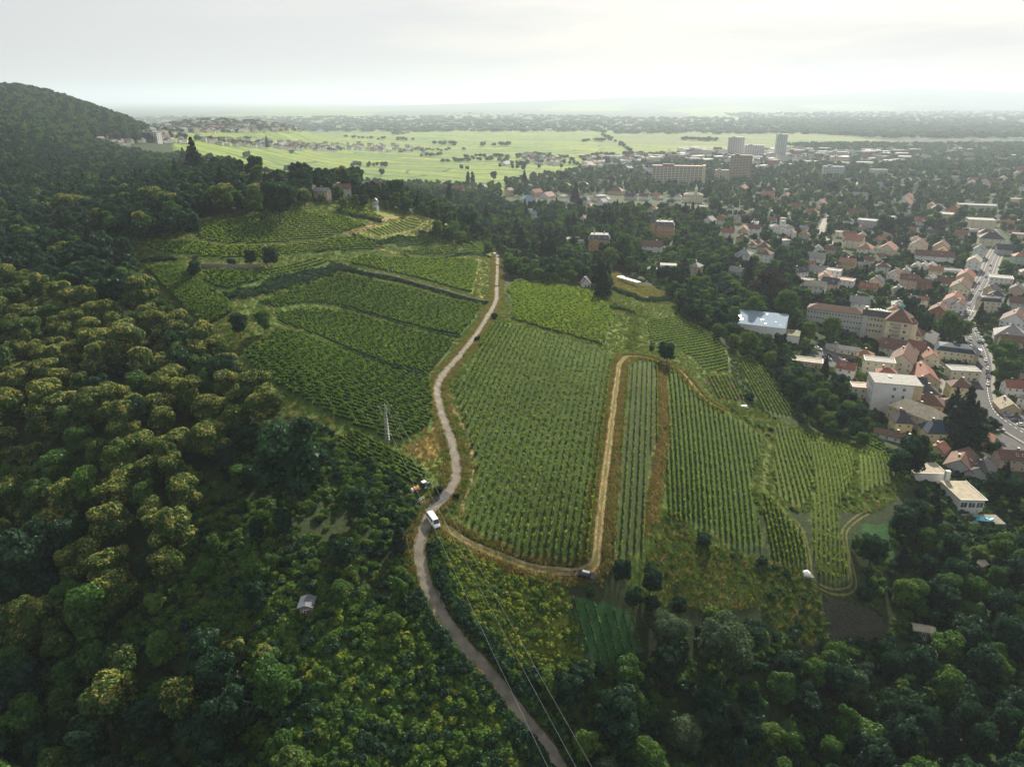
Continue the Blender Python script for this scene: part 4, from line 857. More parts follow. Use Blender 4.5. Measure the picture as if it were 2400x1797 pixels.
# white four-storey block and link building
r, p, yw = root_at('white_block', 6, 1335, 985, -14)
b = MB(); b.box(0, 0, -4, 16, 22, 15, 'wall_white'); b.box(9.2, 0, -4, 15.9, 4, 15.1, 'wall_tan'); b.build('wall', r)
q = MB(); q.box(0, 0, 16, 16.3, 22.4, 15.4, 'roof_pale'); q.box(-2, 2, 16.3, 16.9, 1.6, 1.6, 'trim'); q.build('roof', r)
for s_ in range(4):
    for x_ in (-1.5, 3): part('window', WIN, r, (x_, -7.5, 1.8+s_*3.9), 0, s=(1.3, 1, 1.3))
    for i in range(4): part('window', WIN, r, (-11.02, -5+i*3.3, 1.8+s_*3.9), -math.pi/2, s=(1, 1, 1.2))
part('window', WIN, r, (-8.5, -7.5, 1.8), 0, s=(1.2, 1, 1.4))
landmark(r, 'tall white four storey block with pale flat roof at the foot of the vineyard slope', 'building', p, 15); lm('the tall white flat roofed block', 6, 1335, 900)
house(6, 1150, 905, 150, 'cream', 'pinkish', 'flat', -14, 2, .7, desc='low cream building with pinkish flat roof')
house(6, 1255, 765, 190, 'cream', 'pale', 'flat', -20, 3, .55, desc='cream building with wide pale flat roof covered in vents')
house(6, 1300, 850, 135, 'white', 'red', 'hip', -20, 3, .8)
house(6, 1050, 780, 120, 'white', 'red', 'gable', -35, 2, .8); house(6, 800, 705, 190, 'tan', 'gravel', 'flat', -22, 1, .5)
house(6, 1170, 665, 110, 'tan', 'orange', 'hip', -30, 1, .8); house(6, 1030, 625, 200, 'cream', 'grey', 'gable', -27, 1, .33, .5, desc='long low shed with grey corrugated roof at the car park')
house(6, 1415, 735, 100, 'cream', 'brown', 'gable', 56, 3, .45, wm=27, desc='long cream terrace with brown roof and white skylights')
house(6, 1350, 640, 150, 'green', 'brown', 'gable', -35, 2, .9); house(6, 1470, 640, 150, 'cream', 'red', 'gable', -30, 2, .7); house(6, 1480, 550, 140, 'cream', 'brown', 'hip', 50, 2, .9); house(6, 1300, 600, 90, 'white', 'red', 'gable', -40, 1, .8)
house(6, 1545, 830, 150, 'tan', 'red', 'gable', 72, 2, .60, wm=21, desc='long red roofed house with white ridge line, its blank tan gable towards the vineyard')
house(6, 1585, 700, 110, 'cream', 'red', 'gable', 72, 2, .65, wm=13)
house(6, 1745, 660, 230, 'cream', 'bluedark', 'mansard', -25, 2, .62, desc='broad building with curved dark blue mansard roof'); house(6, 1850, 680, 100, 'tan', 'bluedark', 'gable', 50, 2, .8)
house(6, 1800, 790, 200, 'cream', 'pale', 'flat', -10, 2, .6, desc='modern shop building with pale flat roof and glass front'); house(6, 1770, 930, 160, 'yellow', 'brown', 'hip', -12, 3, .8)
house(6, 1560, 935, 150, 'tan', 'dark', 'hip', -20, 2, .8); house(6, 1500, 880, 120, 'tan', 'dark', 'gable', -15, 2, .9); house(6, 1560, 1040, 190, 'tan', 'brown', 'hip', -28, 3, .7)
house(6, 1500, 1110, 120, 'tan', 'gravel', 'hip', -60, 3, .5, wm=24, desc='long tan house with grey hipped roof along the lane'); house(6, 1625, 1195, 205, 'yellow', 'bluedark', 'hip', -5, 2, .8, 1.1, desc='yellow villa with steep dark blue pyramid roof')
house(6, 1400, 1130, 140, 'yellow', 'dark', 'hip', -8, 2, 1.1, 1.3, desc='yellow house with steep charcoal pyramid roof')
house(6, 1350, 1190, 210, 'white', 'brown', 'gable', -35, 1, .3, .6, desc='long low white barn with dark brown roof under the slope'); house(6, 1470, 1230, 130, 'cream', 'brown', 'gable', -35, 1, .5)
house(6, 1650, 1280, 120, 'tan', 'red', 'gable', 40, 1, .9); house(6, 1800, 1370, 190, 'grey', 'brown', 'gable', 48, 1, .7); house(6, 1920, 1420, 160, 'grey', 'dark', 'gable', 48, 1, .7); house(6, 2130, 1370, 240, 'pink', 'brown', 'gable', -8, 2, .5)
house(6, 2090, 1000, 160, 'tan', 'gravel', 'gable', 75, 1, .8); house(6, 2150, 900, 180, 'white', 'red', 'gable', -12, 2, .6); house(6, 2110, 560, 200, 'grey', 'grey', 'hip', -30, 2, .9); house(6, 2120, 600, 160, 'cream', 'brown', 'gable', -20, 2, .6)
# along the main street and right of it
ysg = math.degrees(yaw_between(ST1[-1], ST1[0])); ysg = ysg
for (x, y, wm_, wl, rf, rt, st) in ((1790,1600,13,'white','brown','gable',2),(1755,1570,20,'white','red','gable',2),(1800,1480,22,'cream','brown','gable',2),(1835,1410,20,'tan','red','gable',2),(1885,1330,18,'white','gravel','gable',3),(1920,1250,16,'white','dark','gable',3)):
    house(3, x-10, y, 0, wl, rf, rt, ysg, st, .62, wm=wm_, gx=None if True else None)
house(3, 1965, 1600, 140, 'cream', 'dark', 'mansard', -18, 3, .7, desc='cream villa with charcoal mansard roof and decorated gable'); house(3, 2050, 1420, 140, 'white', 'pale', 'flat', -28, 2, .8); house(3, 1990, 1500, 90, 'tan', 'dark', 'gable', 40, 2, .8)
house(3, 2175, 1300, 110, 'green', 'orange', 'hip', -15, 3, .7); house(3, 2080, 1230, 120, 'grey', 'dark', 'gable', -20, 2, .7); house(3, 1985, 1175, 150, 'cream', 'dark', 'hip', -25, 3, .7); house(3, 1950, 1140, 90, 'cream', 'brown', 'hip', -25, 3, .9)
house(3, 2160, 1610, 130, 'grey', 'brown', 'gable', -25, 3, .7); house(3, 2140, 1700, 160, 'white', 'brown', 'gable', 50, 2, .8); house(3, 2190, 1480, 90, 'cream', 'brown', 'flat', -20, 2, .9); house(3, 2170, 1130, 80, 'cream', 'grey', 'flat', -25, 2, .7); house(3, 2090, 1060, 80, 'tan', 'orange', 'gable', -30, 2, .7)
HL = [(385,840,80,'white','red'),(400,800,45,'white','brown'),(570,835,60,'white','grey'),(500,820,50,'white','grey'),(545,885,90,'tan','orange'),(590,905,60,'white','orange'),(685,835,60,'white','pale'),(760,840,60,'cream','brown'),(665,890,70,'white','red'),
 (735,950,85,'white','brown'),(885,930,90,'white','red'),(940,850,60,'white','brown'),(825,1005,100,'white','red'),(880,965,60,'cream','red'),(1130,1000,110,'tan','brown'),(1140,880,90,'cream','grey'),(1190,1055,120,'grey','pale'),(1275,990,60,'white','brown'),
 (1420,1010,75,'white','grey'),(1430,925,110,'white','red'),(1450,895,70,'white','red'),(1600,940,60,'tan','orange'),(1650,960,80,'white','grey'),(1700,995,90,'tan','pale'),(1755,980,90,'brick','brown'),(250,1040,80,'white','red'),(330,1030,90,'cream','grey'),(452,1075,80,'white','dark'),
 (462,1115,80,'white','brown'),(575,1040,60,'white','red'),(780,1095,60,'yellow','grey'),(705,1125,50,'white','orange'),(535,1290,90,'white','brown'),(860,1290,110,'white','grey'),(820,1330,60,'tan','red'),(955,1235,80,'tan','brown'),(1105,1190,120,'cream','orange'),
 (1180,1225,100,'white','orange'),(1320,1230,120,'cream','orange'),(1500,1175,75,'white','red'),(1515,1225,110,'cream','brown'),(1665,1215,100,'tan','brown'),(1290,1350,85,'white','brown'),(1370,1400,100,'white','brown'),(1450,1455,100,'pink','brown'),(1250,1445,90,'cream','dark'),
 (1550,1460,90,'brick','brown'),(1390,1500,70,'cream','grey'),(970,1400,95,'white','pale'),(868,1480,110,'white','gravel'),(1060,1325,110,'tan','orange'),(345,1385,110,'grey','grey'),(80,1380,90,'tan','grey'),(1650,1640,120,'brick','brown'),(1550,1570,60,'white','orange')]
for i, (x, y, w_, wl, rf) in enumerate(HL):
    house(3, x, y, w_, wl, rf, 'flat' if rf in ('pale',) else ('hip' if i % 5 == 2 else 'gable'), None, 2 if i % 4 else 3, .78)
house(3, 1620, 1275, 230, 'white', 'brown', 'gable', -22, 2, .35, desc='long white row of houses with brown roof and skylights')
for i in range(3): house(3, 1510+i*48, 1325, 44, 'pale' if False else 'white', 'grey', 'gable', 53, 1, .6, wm=13)
house(3, 1710, 1350, 170, 'white', 'dark', 'flat', -22, 1, .4, desc='low charcoal flat roofed workshop with white edge')
house(3, 1600, 1400, 70, 'white', 'pale', 'gable', 40, 1, .6); house(3, 1895, 950, 230, 'grey', 'pale', 'flat', -18, 3, .35, desc='long grey office slab with pale flat roof'); house(3, 1915, 1065, 170, 'cream', 'pale', 'flat', -20, 4, .7, desc='terraced cream apartment block with flat roof and balconies', cat='building')
house(3, 2165, 910, 110, 'cream', 'brown', 'flat', -20, 3, .8, cat='building'); house(3, 1940, 790, 80, 'white', 'brown', 'gable', 40, 2, .8); house(3, 1575, 740, 110, 'white', 'pale', 'flat', -10, 1, .5); house(3, 1650, 780, 100, 'white', 'brown', 'gable', -10, 1, .5)
house(3, 1700, 655, 190, 'grey', 'pale', 'flat', -12, 1, .4); house(3, 2060, 695, 80, 'yellow', 'gravel', 'flat', -15, 2, .8); house(3, 1260, 730, 110, 'grey', 'pale', 'flat', -8, 5, .4, desc='grey five storey office block with ribbon windows', cat='building')
house(3, 2180, 700, 90, 'tan', 'brown', 'gable', -20, 2, .8); house(3, 1465, 655, 70, 'greygreen', 'grey', 'flat', -8, 2, .5)
# the villas on the slope right of the road head
H2 = [(1210,915,95,'greygreen','bluemetal','hip',3),(1240,1005,65,'white','bluemetal','gable',2),(1575,1015,75,'white','brown','gable',1),(1085,855,60,'tan','brown','gable',3),(915,825,105,'cream','grey','hip',2),(1195,805,90,'white','grey','flat',2),(1260,855,90,'pink','red','gable',2),
 (1335,865,100,'white','red','gable',1),(1440,865,60,'white','pale','flat',1),(760,845,75,'white','red','gable',3),(790,860,70,'white','orange','gable',2),(840,890,75,'white','brown','gable',2),(700,835,90,'white','brown','gable',2),(640,825,90,'cream','brown','gable',2),(530,830,85,'grey','dark','gable',2),
 (640,885,55,'white','brown','gable',2),(825,835,60,'tan','orange','gable',2),(790,905,60,'pink','red','gable',2),(890,870,60,'white','grey','gable',1),(245,835,85,'white','red','gable',2),(180,835,80,'white','pale','gable',2),(105,840,60,'white','brown','gable',2),(20,860,90,'grey','brown','gable',2),
 (1120,765,60,'white','pale','flat',2),(1195,785,60,'white','grey','gable',1),(1310,750,70,'cream','pale','flat',2),(1560,800,75,'cream','grey','hip',2),(1610,825,60,'white','brown','gable',2),(1700,790,80,'white','grey','gable',2),(1780,845,110,'tan','brown','hip',2),(1680,890,105,'cream','grey','mansard',2),
 (1575,905,80,'white','dark','hip',2),(1870,880,80,'grey','dark','gable',2),(1960,880,70,'white','brown','gable',2),(1440,810,95,'tan','moss','hip',2),(1470,1150,80,'white','pale','flat',1),(1540,1165,80,'white','pale','flat',1),(1310,1275,60,'tan','brown','gable',1),(1063,655,75,'white','grey','gable',1)]
for (x, y, w_, wl, rf, rt, st) in H2: house(2, x, y, w_, wl, rf, rt, None if x % 2 else random.choice([-30, -12, 15, 40]), st, .75)
house(1, 2090, 880, 110, 'tan', 'grey', 'gable', -20, 2, .5, desc='grey roofed house with stepped gables behind the hedge'); house(1, 2180, 860, 60, 'tan', 'dark', 'hip', 20, 2, .9)
house(2, 2010, 1215, 130, 'white', 'brown', 'gable', -14, 2, .55, .8, desc='white chalet with long brown tiled roof and arches')
# white modern villa
r, p, yw = root_at('modern_villa', 2, 2085, 1352, -12)
b = MB(); b.box(-5, -2, -4, 3.2, 14, 9, 'wall_white'); b.box(3, 1, -4, 6.4, 12, 8, 'wall_white'); b.box(-10, -1, 3.2, 5.2, 1, 1, 'wall_white'); b.build('wall', r)
q = MB(); q.box(-5, -2, 3.2, 3.4, 14.2, 9.2, 'roof_grey'); q.box(3, 1, 6.4, 6.6, 12.2, 8.2, 'roof_pale'); q.build('roof', r)
for x_ in (-9, -5, -1): part('window', WINW, r, (x_, -6.5, 1.4), 0, s=(1.2, 1, 1.3))
for x_ in (0, 5): part('window', WINW, r, (x_, -3.0, 4.8), 0, s=(1.4, 1, 1.2))
landmark(r, 'white cubic modern villa with stepped flat roofs among the park trees', 'villa', p, 13); lm('the white cubic villa', 2, 2085, 1325)
# sandstone villas
def mans_villa(k, x, y, yaw, w_, d_, st, label, spire=False):
    r, p, yw = root_at('sandstone_villa', k, x, y, yaw); H_ = 3.7*st; b = MB(); b.box(0, 0, -4, H_, w_, d_, 'wall_sandstone'); b.box(-w_*.2, -d_/2-.6, -4, H_, w_*.3, 1.4, 'wall_sandstone')
    for z in (3.7, 7.4): b.box(0, 0, z-.15, z+.15, w_+.2, d_+.2, 'wall_tan')
    b.build('wall', r); q = MB(); q.box(0, 0, H_, H_+3.6, w_+.9, d_+.9, 'slate', tx=.80, ty=.78, top='roof_pale'); q.box(0, 0, H_+3.6, H_+3.8, w_*.80, d_*.78, 'roof_pale'); q.build('mansard_roof', r)
    for s_ in range(st):
        for i in range(4): part('window', WIN, r, (-w_*.38+i*w_*.25, -d_/2-(.62 if i == 1 else 0)-(.68 if i==1 else 0), 1.9+3.7*s_), 0, s=(1, 1, 1.4))
        for i in range(3): part('window', WIN, r, (w_/2, -d_*.3+i*d_*.3, 1.9+3.7*s_), math.pi/2, s=(1, 1, 1.4))
    for i in range(3): part('dormer', WIN, r, (-w_*.3+i*w_*.3, -d_*.46, H_+1.5), 0, s=(1, 5, 1))
    for x_ in (-w_*.25, w_*.22): part('chimney', CHIM, r, (x_, 1, H_+4.4))
    if spire:
        q = MB(); q.cyl(-w_/2-1.2, -d_/2+1, -4, H_+3, 2.9, 2.9, 'wall_sandstone', 8); q.build('tower', r); q = MB(); q.cyl(-w_/2-1.2, -d_/2+1, H_+3, H_+5, 3.4, 2.3, 'slate', 8); q.cyl(-w_/2-1.2, -d_/2+1, H_+5, H_+16, 2.6, .6, 'slate', 8); q.cyl(-w_/2-1.2, -d_/2+1, H_+14, H_+14.8, .7, .7, 'trim', 8); q.build('spire', r)
        for z in (4, 8, 12): part('window', WIN, r, (-w_/2-1.2, -d_/2+1-2.75, z), 0)
    landmark(r, label, 'villa', p, w_*.7, 'sandstone villas'); return r
mans_villa(2, 1665, 1215, -8, 17, 13, 3, 'square orange sandstone villa with slate mansard, without a spire'); lm('the square sandstone villa', 2, 1665, 1130)
mans_villa(2, 2085, 1115, -14, 19, 14, 3, 'orange sandstone villa with a pointed slate corner spire', True); lm('the spired sandstone villa', 2, 2080, 1030)
# cream villa with cupola
r, p, yw = root_at('cupola_villa', 3, 65, 895, -8)
b = MB(); b.box(0, 0, -4, 11, 26, 15, 'wall_cream'); b.box(-10, -8.5, -4, 6, 8, 4, 'wall_cream'); b.build('wall', r); q = MB(); q.hip(26, 15, 11, 3.6, .5, 'roof_gravel'); q.build('roof', r)
q = MB(); q.box(3, -3, 11, 19, 4, 4, 'wall_cream'); q.cyl(3, -3, 19, 21, 2.4, 1.8, 'trim', 8); q.cyl(3, -3, 21, 25.5, 1.3, .15, 'trim', 8); q.build('cupola', r)
facade(r, 26, 15, 3, 3.6, p, yw, 3.4, sc=(1, 1, 1.3)); landmark(r, 'cream palace like villa with a white cupola tower', 'villa', p, 17); lm('the cupola villa', 3, 70, 850)
# white villa with square tower
r, p, yw = root_at('tower_villa', 3, 635, 1095, -5)
b = MB(); b.box(-7, 0, -4, 7.5, 10, 11, 'wall_white'); b.box(7, 0, -4, 7, 10, 11, 'wall_white'); b.box(0, -2, -4, 14, 5, 6, 'wall_white'); b.build('wall', r); q = MB(); hip_at(q, -7, 0, 10, 11, 7.5, 3, .5, 'roof_grey', 0); hip_at(q, 7, 0, 10, 11, 7, 3, .5, 'roof_dark', 0); q.build('roof', r)
q = MB()
for x_ in (-2.2, 2.2):
    for y_ in (-4.7, .7): q.box(x_, y_, 14, 16.6, .5, .5, 'trim')
hip_at(q, 0, -2, 5, 6, 16.6, 1.2, .5, 'roof_red', 0); q.build('belvedere', r)
for z in (2, 5.5): 
    for x_ in (-10, -7, -4, 5, 8): part('window', WIN, r, (x_, -5.5, z), 0)
for z in (4, 8, 12): part('window', WIN, r, (0, -5, z), 0)
landmark(r, 'white villa with a square belvedere tower between two wings', 'villa', p, 13)
# tall blocks
def block(k, x, y, yaw, W_, D_, st, nm, label, wall, roof, bays, win=WINW, strip=None, sh=2.95, wall2=None, wins=True, sidew=2):
    r, p, yw = root_at(nm, k, x, y, yaw); H_ = sh*st; b = MB(); b.box(0, 0, -6, H_, W_, D_, wall)
    if wall2: b.box(W_/2-2.4, 0, -6, H_+2, 5, D_+1.5, wall2)
    b.build('wall', r); q = MB(); q.box(0, 0, H_, H_+.7, W_+.6, D_+.6, roof); q.box(-W_*.2, 0, H_+.7, H_+3, W_*.22, D_*.5, roof); q.build('roof', r)
    if wins:
        for s_ in range(st):
            for i in range(bays): part('window', win, r, (-W_/2+(W_-(5 if wall2 else 0))*(i+.5)/bays, -D_/2, 1.6+sh*s_), 0, s=((W_/bays)/2.2*.8, 1, 1.05))
            for i in range(sidew): part('window', win, r, (W_/2+(.1 if wall2 else 0), -D_/2+D_*(i+.5)/sidew, 1.6+sh*s_), math.pi/2, s=(.7, 1, 1))
        if strip:
            q = MB()
            for s_ in range(st): q.box(0, -D_/2-.5, sh*s_+.1, sh*s_+1.0, W_*.98, .9, strip)
            q.build('balcony_bands', r)
    landmark(r, label, 'building', p, max(W_, D_)*.55, 'tall blocks at the edge of town'); return r
block('S', 1588, 432, -12, 94, 15, 11, 'slab_block', 'long yellow nine storey slab block with red parapet', 'wall_cream', 'roof_red', 13, wall2='wall_yellow', strip='wall_cream'); lm('the yellow slab block', 'S', 1588, 410)
block('S', 1732, 424, -16, 40, 20, 16, 'tower_block', 'brown grey high rise slab with dotted balconies', 'wall_umber', 'wall_umber', 7, strip='wall_tan'); lm('the brown high rise', 'S', 1732, 395)
block('S', 1950, 415, -12, 40, 16, 7, 'office_block', 'blue and white seven storey block with chequered balconies', 'wall_greygreen', 'roof_pale', 8, strip='wall_white')
block('S', 1826, 372, -10, 26, 22, 21, 'high_rise', 'slim pale blue green high rise standing alone', 'wall_greygreen', 'wall_grey', 5, wins=True, sidew=3)
block('S', 1722, 366, -10, 42, 20, 17, 'high_rise', 'pale wide high rise left of the slim one, tallest of its cluster', 'wall_grey', 'wall_grey', 7, sidew=2)
block('S', 1765, 370, -10, 50, 18, 11, 'apartment_block', 'pale stepped apartment block right of the wide high rise', 'wall_white', 'wall_grey', 8, sidew=2)
block('S', 1842 if False else 1962, 372, -10, 46, 18, 6, 'apartment_block', 'pale six storey block far right of the slim high rise', 'wall_cream', 'roof_grey', 8, sidew=2)
block('S', 1965, 385, -10, 42, 22, 6, 'apartment_block', 'cream six storey block behind the chequered block', 'wall_cream', 'roof_grey', 7, sidew=2)
block('S', 1690, 425, -14, 26, 16, 7, 'apartment_block', 'tan grey block left of the brown high rise', 'wall_tan', 'wall_stone', 6, sidew=2)
block(1, 960, 497, -10, 46, 14, 5, 'apartment_block', 'white five storey apartment block in the hillside village', 'wall_white', 'roof_pale', 8, sidew=2); lm('the white village apartment block', 1, 960, 460)
# octagonal white vineyard tower
r, p, yw = root_at('vineyard_tower', 2, 222, 938, 0); r.scale = (.74, .74, .70)
b = MB(); b.cyl(0, 0, -2, 2.4, 3.1, 3.0, 'wall_white', 8); b.build('base', r); b = MB(); b.cyl(0, 0, 2.4, 7.0, 2.7, 2.7, 'wall_greygreen', 8); b.build('wall', r)
q = MB(); q.cyl(0, 0, 7.0, 7.3, 3.4, 3.4, 'trim', 8); q.cyl(0, 0, 7.3, 8.9, 3.3, 2.3, 'slate', 8); q.cyl(0, 0, 8.9, 10.1, 2.3, .4, 'slate', 8); q.cyl(0, 0, 10.1, 10.6, .2, .1, 'trim', 6); q.build('roof', r)
for a in (-.4, .4, 1.2): part('window', WIN, r, (2.6*math.sin(a+.4), -2.6*math.cos(a+.4), 4.8), a+.4, s=(1.2, 1, 1.7))
part('door', DOOR, r, (.6, -3.02, -.2), .2)
landmark(r, 'small octagonal white tower house with slate dome on the vineyard knoll', 'tower', p, 4); lm('the octagonal white tower', 2, 222, 905)
# castle ruin and stone bastion
r, p, yw = root_at('castle_ruin', 1, 1385, 705, -12)
b = MB()
for i in range(9): b.box(-16+i*4, 0, -4, 8+(1.2 if i % 2 else 0), 4.01, 2.2, 'wall_stone')
b.box(-17, 4, -4, 11, 5, 9, 'wall_stone'); b.build('wall', r)
for i in range(4): part('window', WINP, r, (-12+i*8, -1.1, 5), 0, s=(1, 1, 1.5))
landmark(r, 'roofless stone castle ruin on the wooded ridge', 'ruin', p, 16); lm('the castle ruin', 1, 1385, 680)
r, p, yw = root_at('castle_ruin', 1, 1440, 700, -5)
b = MB(); b.box(0, 0, -4, 13, 16, 10, 'wall_stone', tx=.97, ty=.97); b.build('wall', r); landmark(r, 'tall shaded ruin wall right of the lower battlement', 'ruin', p, 9)
r, p, yw = root_at('stone_bastion', 1, 1672, 762, -5)
b = MB(); b.box(0, 0, -6, 6, 12, 8, 'wall_sandstone', tx=.9, ty=.9); b.build('wall', r); landmark(r, 'small sunlit orange bastion wall below the ridge trees', 'wall', p, 7)
# chapel by the vineyard wall
house(2, 1580, 1440, 62, 'white', 'dark', 'gable', 84, 1, .75, 1.0, desc='little white garden house with charcoal gable by the long vineyard wall')
# shelter slab on the dry meadow
r, p, yw = root_at('canopy_roof', 2, 1850, 1425, -35)
pa, pb = G(2, 1790, 1398), G(2, 1925, 1445); yy = math.atan2(pb[1]-pa[1], pb[0]-pa[0]); r.rotation_euler.z = yy; Ls = np.linalg.norm(pb-pa); r.location = tuple((pa+pb)/2)
q = MB(); q.box(0, 0, 2.8, 3.15, Ls, 3.4, 'trim'); q.box(-Ls/2+1.5, 1.2, 2.8, 3.16, 4, 3.5, 'trim'); q.build('slab', r)
for i in range(6): 
    b = MB(); b.box(-Ls/2+1.5+i*(Ls-3)/5, 0, -2.5, 2.8, .25, .25, 'metal_grey'); b.build('post', r)
landmark(r, 'long white canopy slab standing on the dry meadow', 'canopy', (pa+pb)/2, 4); lm('the dry meadow canopy', 2, 1850, 1415)
# flat villa with pool, lower right
pv = G(9, 1880, 10)
r = link('pool_villa', None, loc=(float(pv[0]), float(pv[1]), float(pv[2])+1.5), rz=math.radians(-2)); sc_ = project(*pv)[2]/FPX
b = MB(); b.box(-2, 6, -6, 4.5, 9, 14, 'wall_white'); b.box(-9, 22, -6, 5.5, 12, 9, 'wall_white'); b.box(-4, 14.5, 4.5, 8.6, 1.7, 1.5, 'wall_white'); b.build('wall', r)
q = MB(); q.box(-2, 6, 4.5, 4.75, 10, 15, 'roof_gravel'); q.box(-9, 22, 5.5, 5.75, 13, 10, 'roof_gravel')
for (cx_, cy_, ww, dd, z) in ((-2, -1.55, 10.2, .22, 4.75), (3.05, 6, .22, 15, 4.75), (-9, 16.95, 13.2, .22, 5.75), (-2.45, 22, .22, 10, 5.75)): q.box(cx_, cy_, z, z+.25, ww, dd, 'trim')
q.build('roof', r)
for i in range(3): part('window', WINW, r, (-5+i*3, -1.0, 2.4), 0, s=(1.2, 1, 1.6))
landmark(r, 'flat roofed white villa with gravel roofs above a turquoise pool', 'villa', pv, 16); FOOT.append((pv[0]-8, pv[1]+20, 10)); lm('the turquoise pool', 9, 1880, 80)
mat('pool_water', (.02,.30,.38), .05, .6)
pr = link('swimming_pool', None, loc=(float(pv[0])-.5, float(pv[1])-6.5, float(pv[2])+1.0), rz=math.radians(-2))
b = MB(); b.box(0, 0, -6, .28, 13, 6.5, 'pavement'); b.build('deck', pr); b = MB(); b.box(-1, -.2, .28, .32, 8.5, 3.8, 'pool_water'); b.build('water', pr)
b = MB(); b.box(2.6, -.6, .33, .7, 2.2, .7, 'trim', rz=.5); b.box(1.2, .1, .33, .6, .8, .6, 'trim'); b.build('pool_cover', pr)
landmark(pr, 'small turquoise swimming pool beside the flat roofed white villa', 'pool', pv, 7)
# garden sheds, tank and small things
house(8, -215, 660, 100, 'stone', 'slate', 'gable', 94, 1, .85, .35, desc='grey roofed garden shed in the thicket', nm='garden_shed', cat='shed', group='sheds in the gardens')
house(9, 1545, 810, 130, 'stone', 'gravel', 'gable', -15, 1, .5, .4, desc='low shed with grey roof right of the ploughed plot', nm='garden_shed', cat='shed', group='sheds in the gardens')
house(9, 1915, 385, 70, 'stone', 'gravel', 'gable', 25, 1, .8, .5, desc='tiny tan roofed hut in the right hand woods', nm='garden_shed', cat='shed', group='sheds in the gardens')
r, p, yw = root_at('pergola', 9, 1565, 930, -15)
for i in range(6): b = MB(); b.box(-2.5+i, 0, 2.0, 2.15, .12, 3.2, 'trim'); b.build('beam', r)
for x_ in (-2.7, 2.7):
    for y_ in (-1.4, 1.4): b = MB(); b.box(x_, y_, -2, 2.0, .14, .14, 'trim'); b.build('post', r)
landmark(r, 'small bleached timber pergola among shrubs at the lower right', 'pergola', p, 3)
r, p, yw = root_at('water_tank', 9, 800, 412, 10)
b = MB(); nn_ = 12
for i in range(6):
    z0, z1 = -.2+1.5*math.sin(i/6*math.pi/2), -.2+1.5*math.sin((i+1)/6*math.pi/2); b.cyl(0, 0, z0, z1, 1.5*math.cos(i/6*math.pi/2), max(.02, 1.5*math.cos((i+1)/6*math.pi/2)), 'trim', 14, cap=False)
b.build('dome', r); b = MB(); b.cyl(0, 0, 1.25, 1.45, .3, .3, 'metal_grey', 10); b.build('lid', r); b = MB(); b.box(0, 0, -1, .05, 3.3, 3.3, 'pavement'); b.build('base', r)
landmark(r, 'white domed water tank on the grass at the end of the vine rows', 'tank', p, 2); lm('the white water tank', 9, 800, 410)
r, p, yw = root_at('cargo_cover', 6, 395, 978, 5)
b = MB(); b.box(0, 0, -.3, .9, 3.2, 1.6, 'trim', tx=.8, ty=.6); b.build('sheet', r); b = MB(); b.box(0, 0, -.4, -.05, 3.4, 1.8, 'door_wood'); b.build('pallet', r)
landmark(r, 'white sheet covered pile beside a bush at the vineyard path', 'pile', p, 2)
# stone walls
def wall_line(nm, pts_, h, th, m, label, cat='wall', lift=0, step=4):
    Q = resample(np.array(pts_)[:, :2], step); b = MB(); c0 = Q.mean(0); z0 = float(Hh(*c0))
    r = link(nm, None, loc=(float(c0[0]), float(c0[1]), z0))
    b = MB()
    for i in range(len(Q)-1):
        p_, q_ = Q[i]-c0, Q[i+1]-c0; t = (q_-p_)/np.linalg.norm(q_-p_); n_ = np.array([-t[1], t[0]])*th/2; zp = float(Hh(*Q[i]))-z0+lift; zq = float(Hh(*Q[i+1]))-z0+lift
        A = [(*(p_-n_), zp), (*(q_-n_), zq), (*(q_+n_), zq), (*(p_+n_), zp)]; B = [(x, y, z+h) for x, y, z in A]; A = [(x, y, z-1.5) for x, y, z in A]
        b.face(B, m)
        for a_, c_ in ((0,1),(1,2),(2,3),(3,0)): b.face([A[a_], A[c_], B[c_], B[a_]], m)
    b.build('masonry', r); r['label'] = label; r['category'] = cat; return r
wall_line('stone_wall', GP(2, [(1040,1375),(1200,1385),(1350,1405),(1500,1420),(1640,1440)]), 1.6, .5, 'pavement', 'long pale garden wall above the square vineyard')
wall_line('retaining_wall', GP(5, [(150,120),(400,165),(650,235),(925,310)]), 1.9, .3, 'wall_stone', 'dark retaining wall below the sunlit vineyard, ending at the road')
wall_line('retaining_wall', GP('e', [(760,300),(960,300),(1150,310),(1380,300)]), 2.0, .3, 'wall_stone', 'short dark stone wall with bushes in the upper vineyards')
wall_line('retaining_wall', GP(8, [(622,515),(650,590),(670,630)]), .45, .3, 'pavement', 'pale low concrete edge beside the road bend')
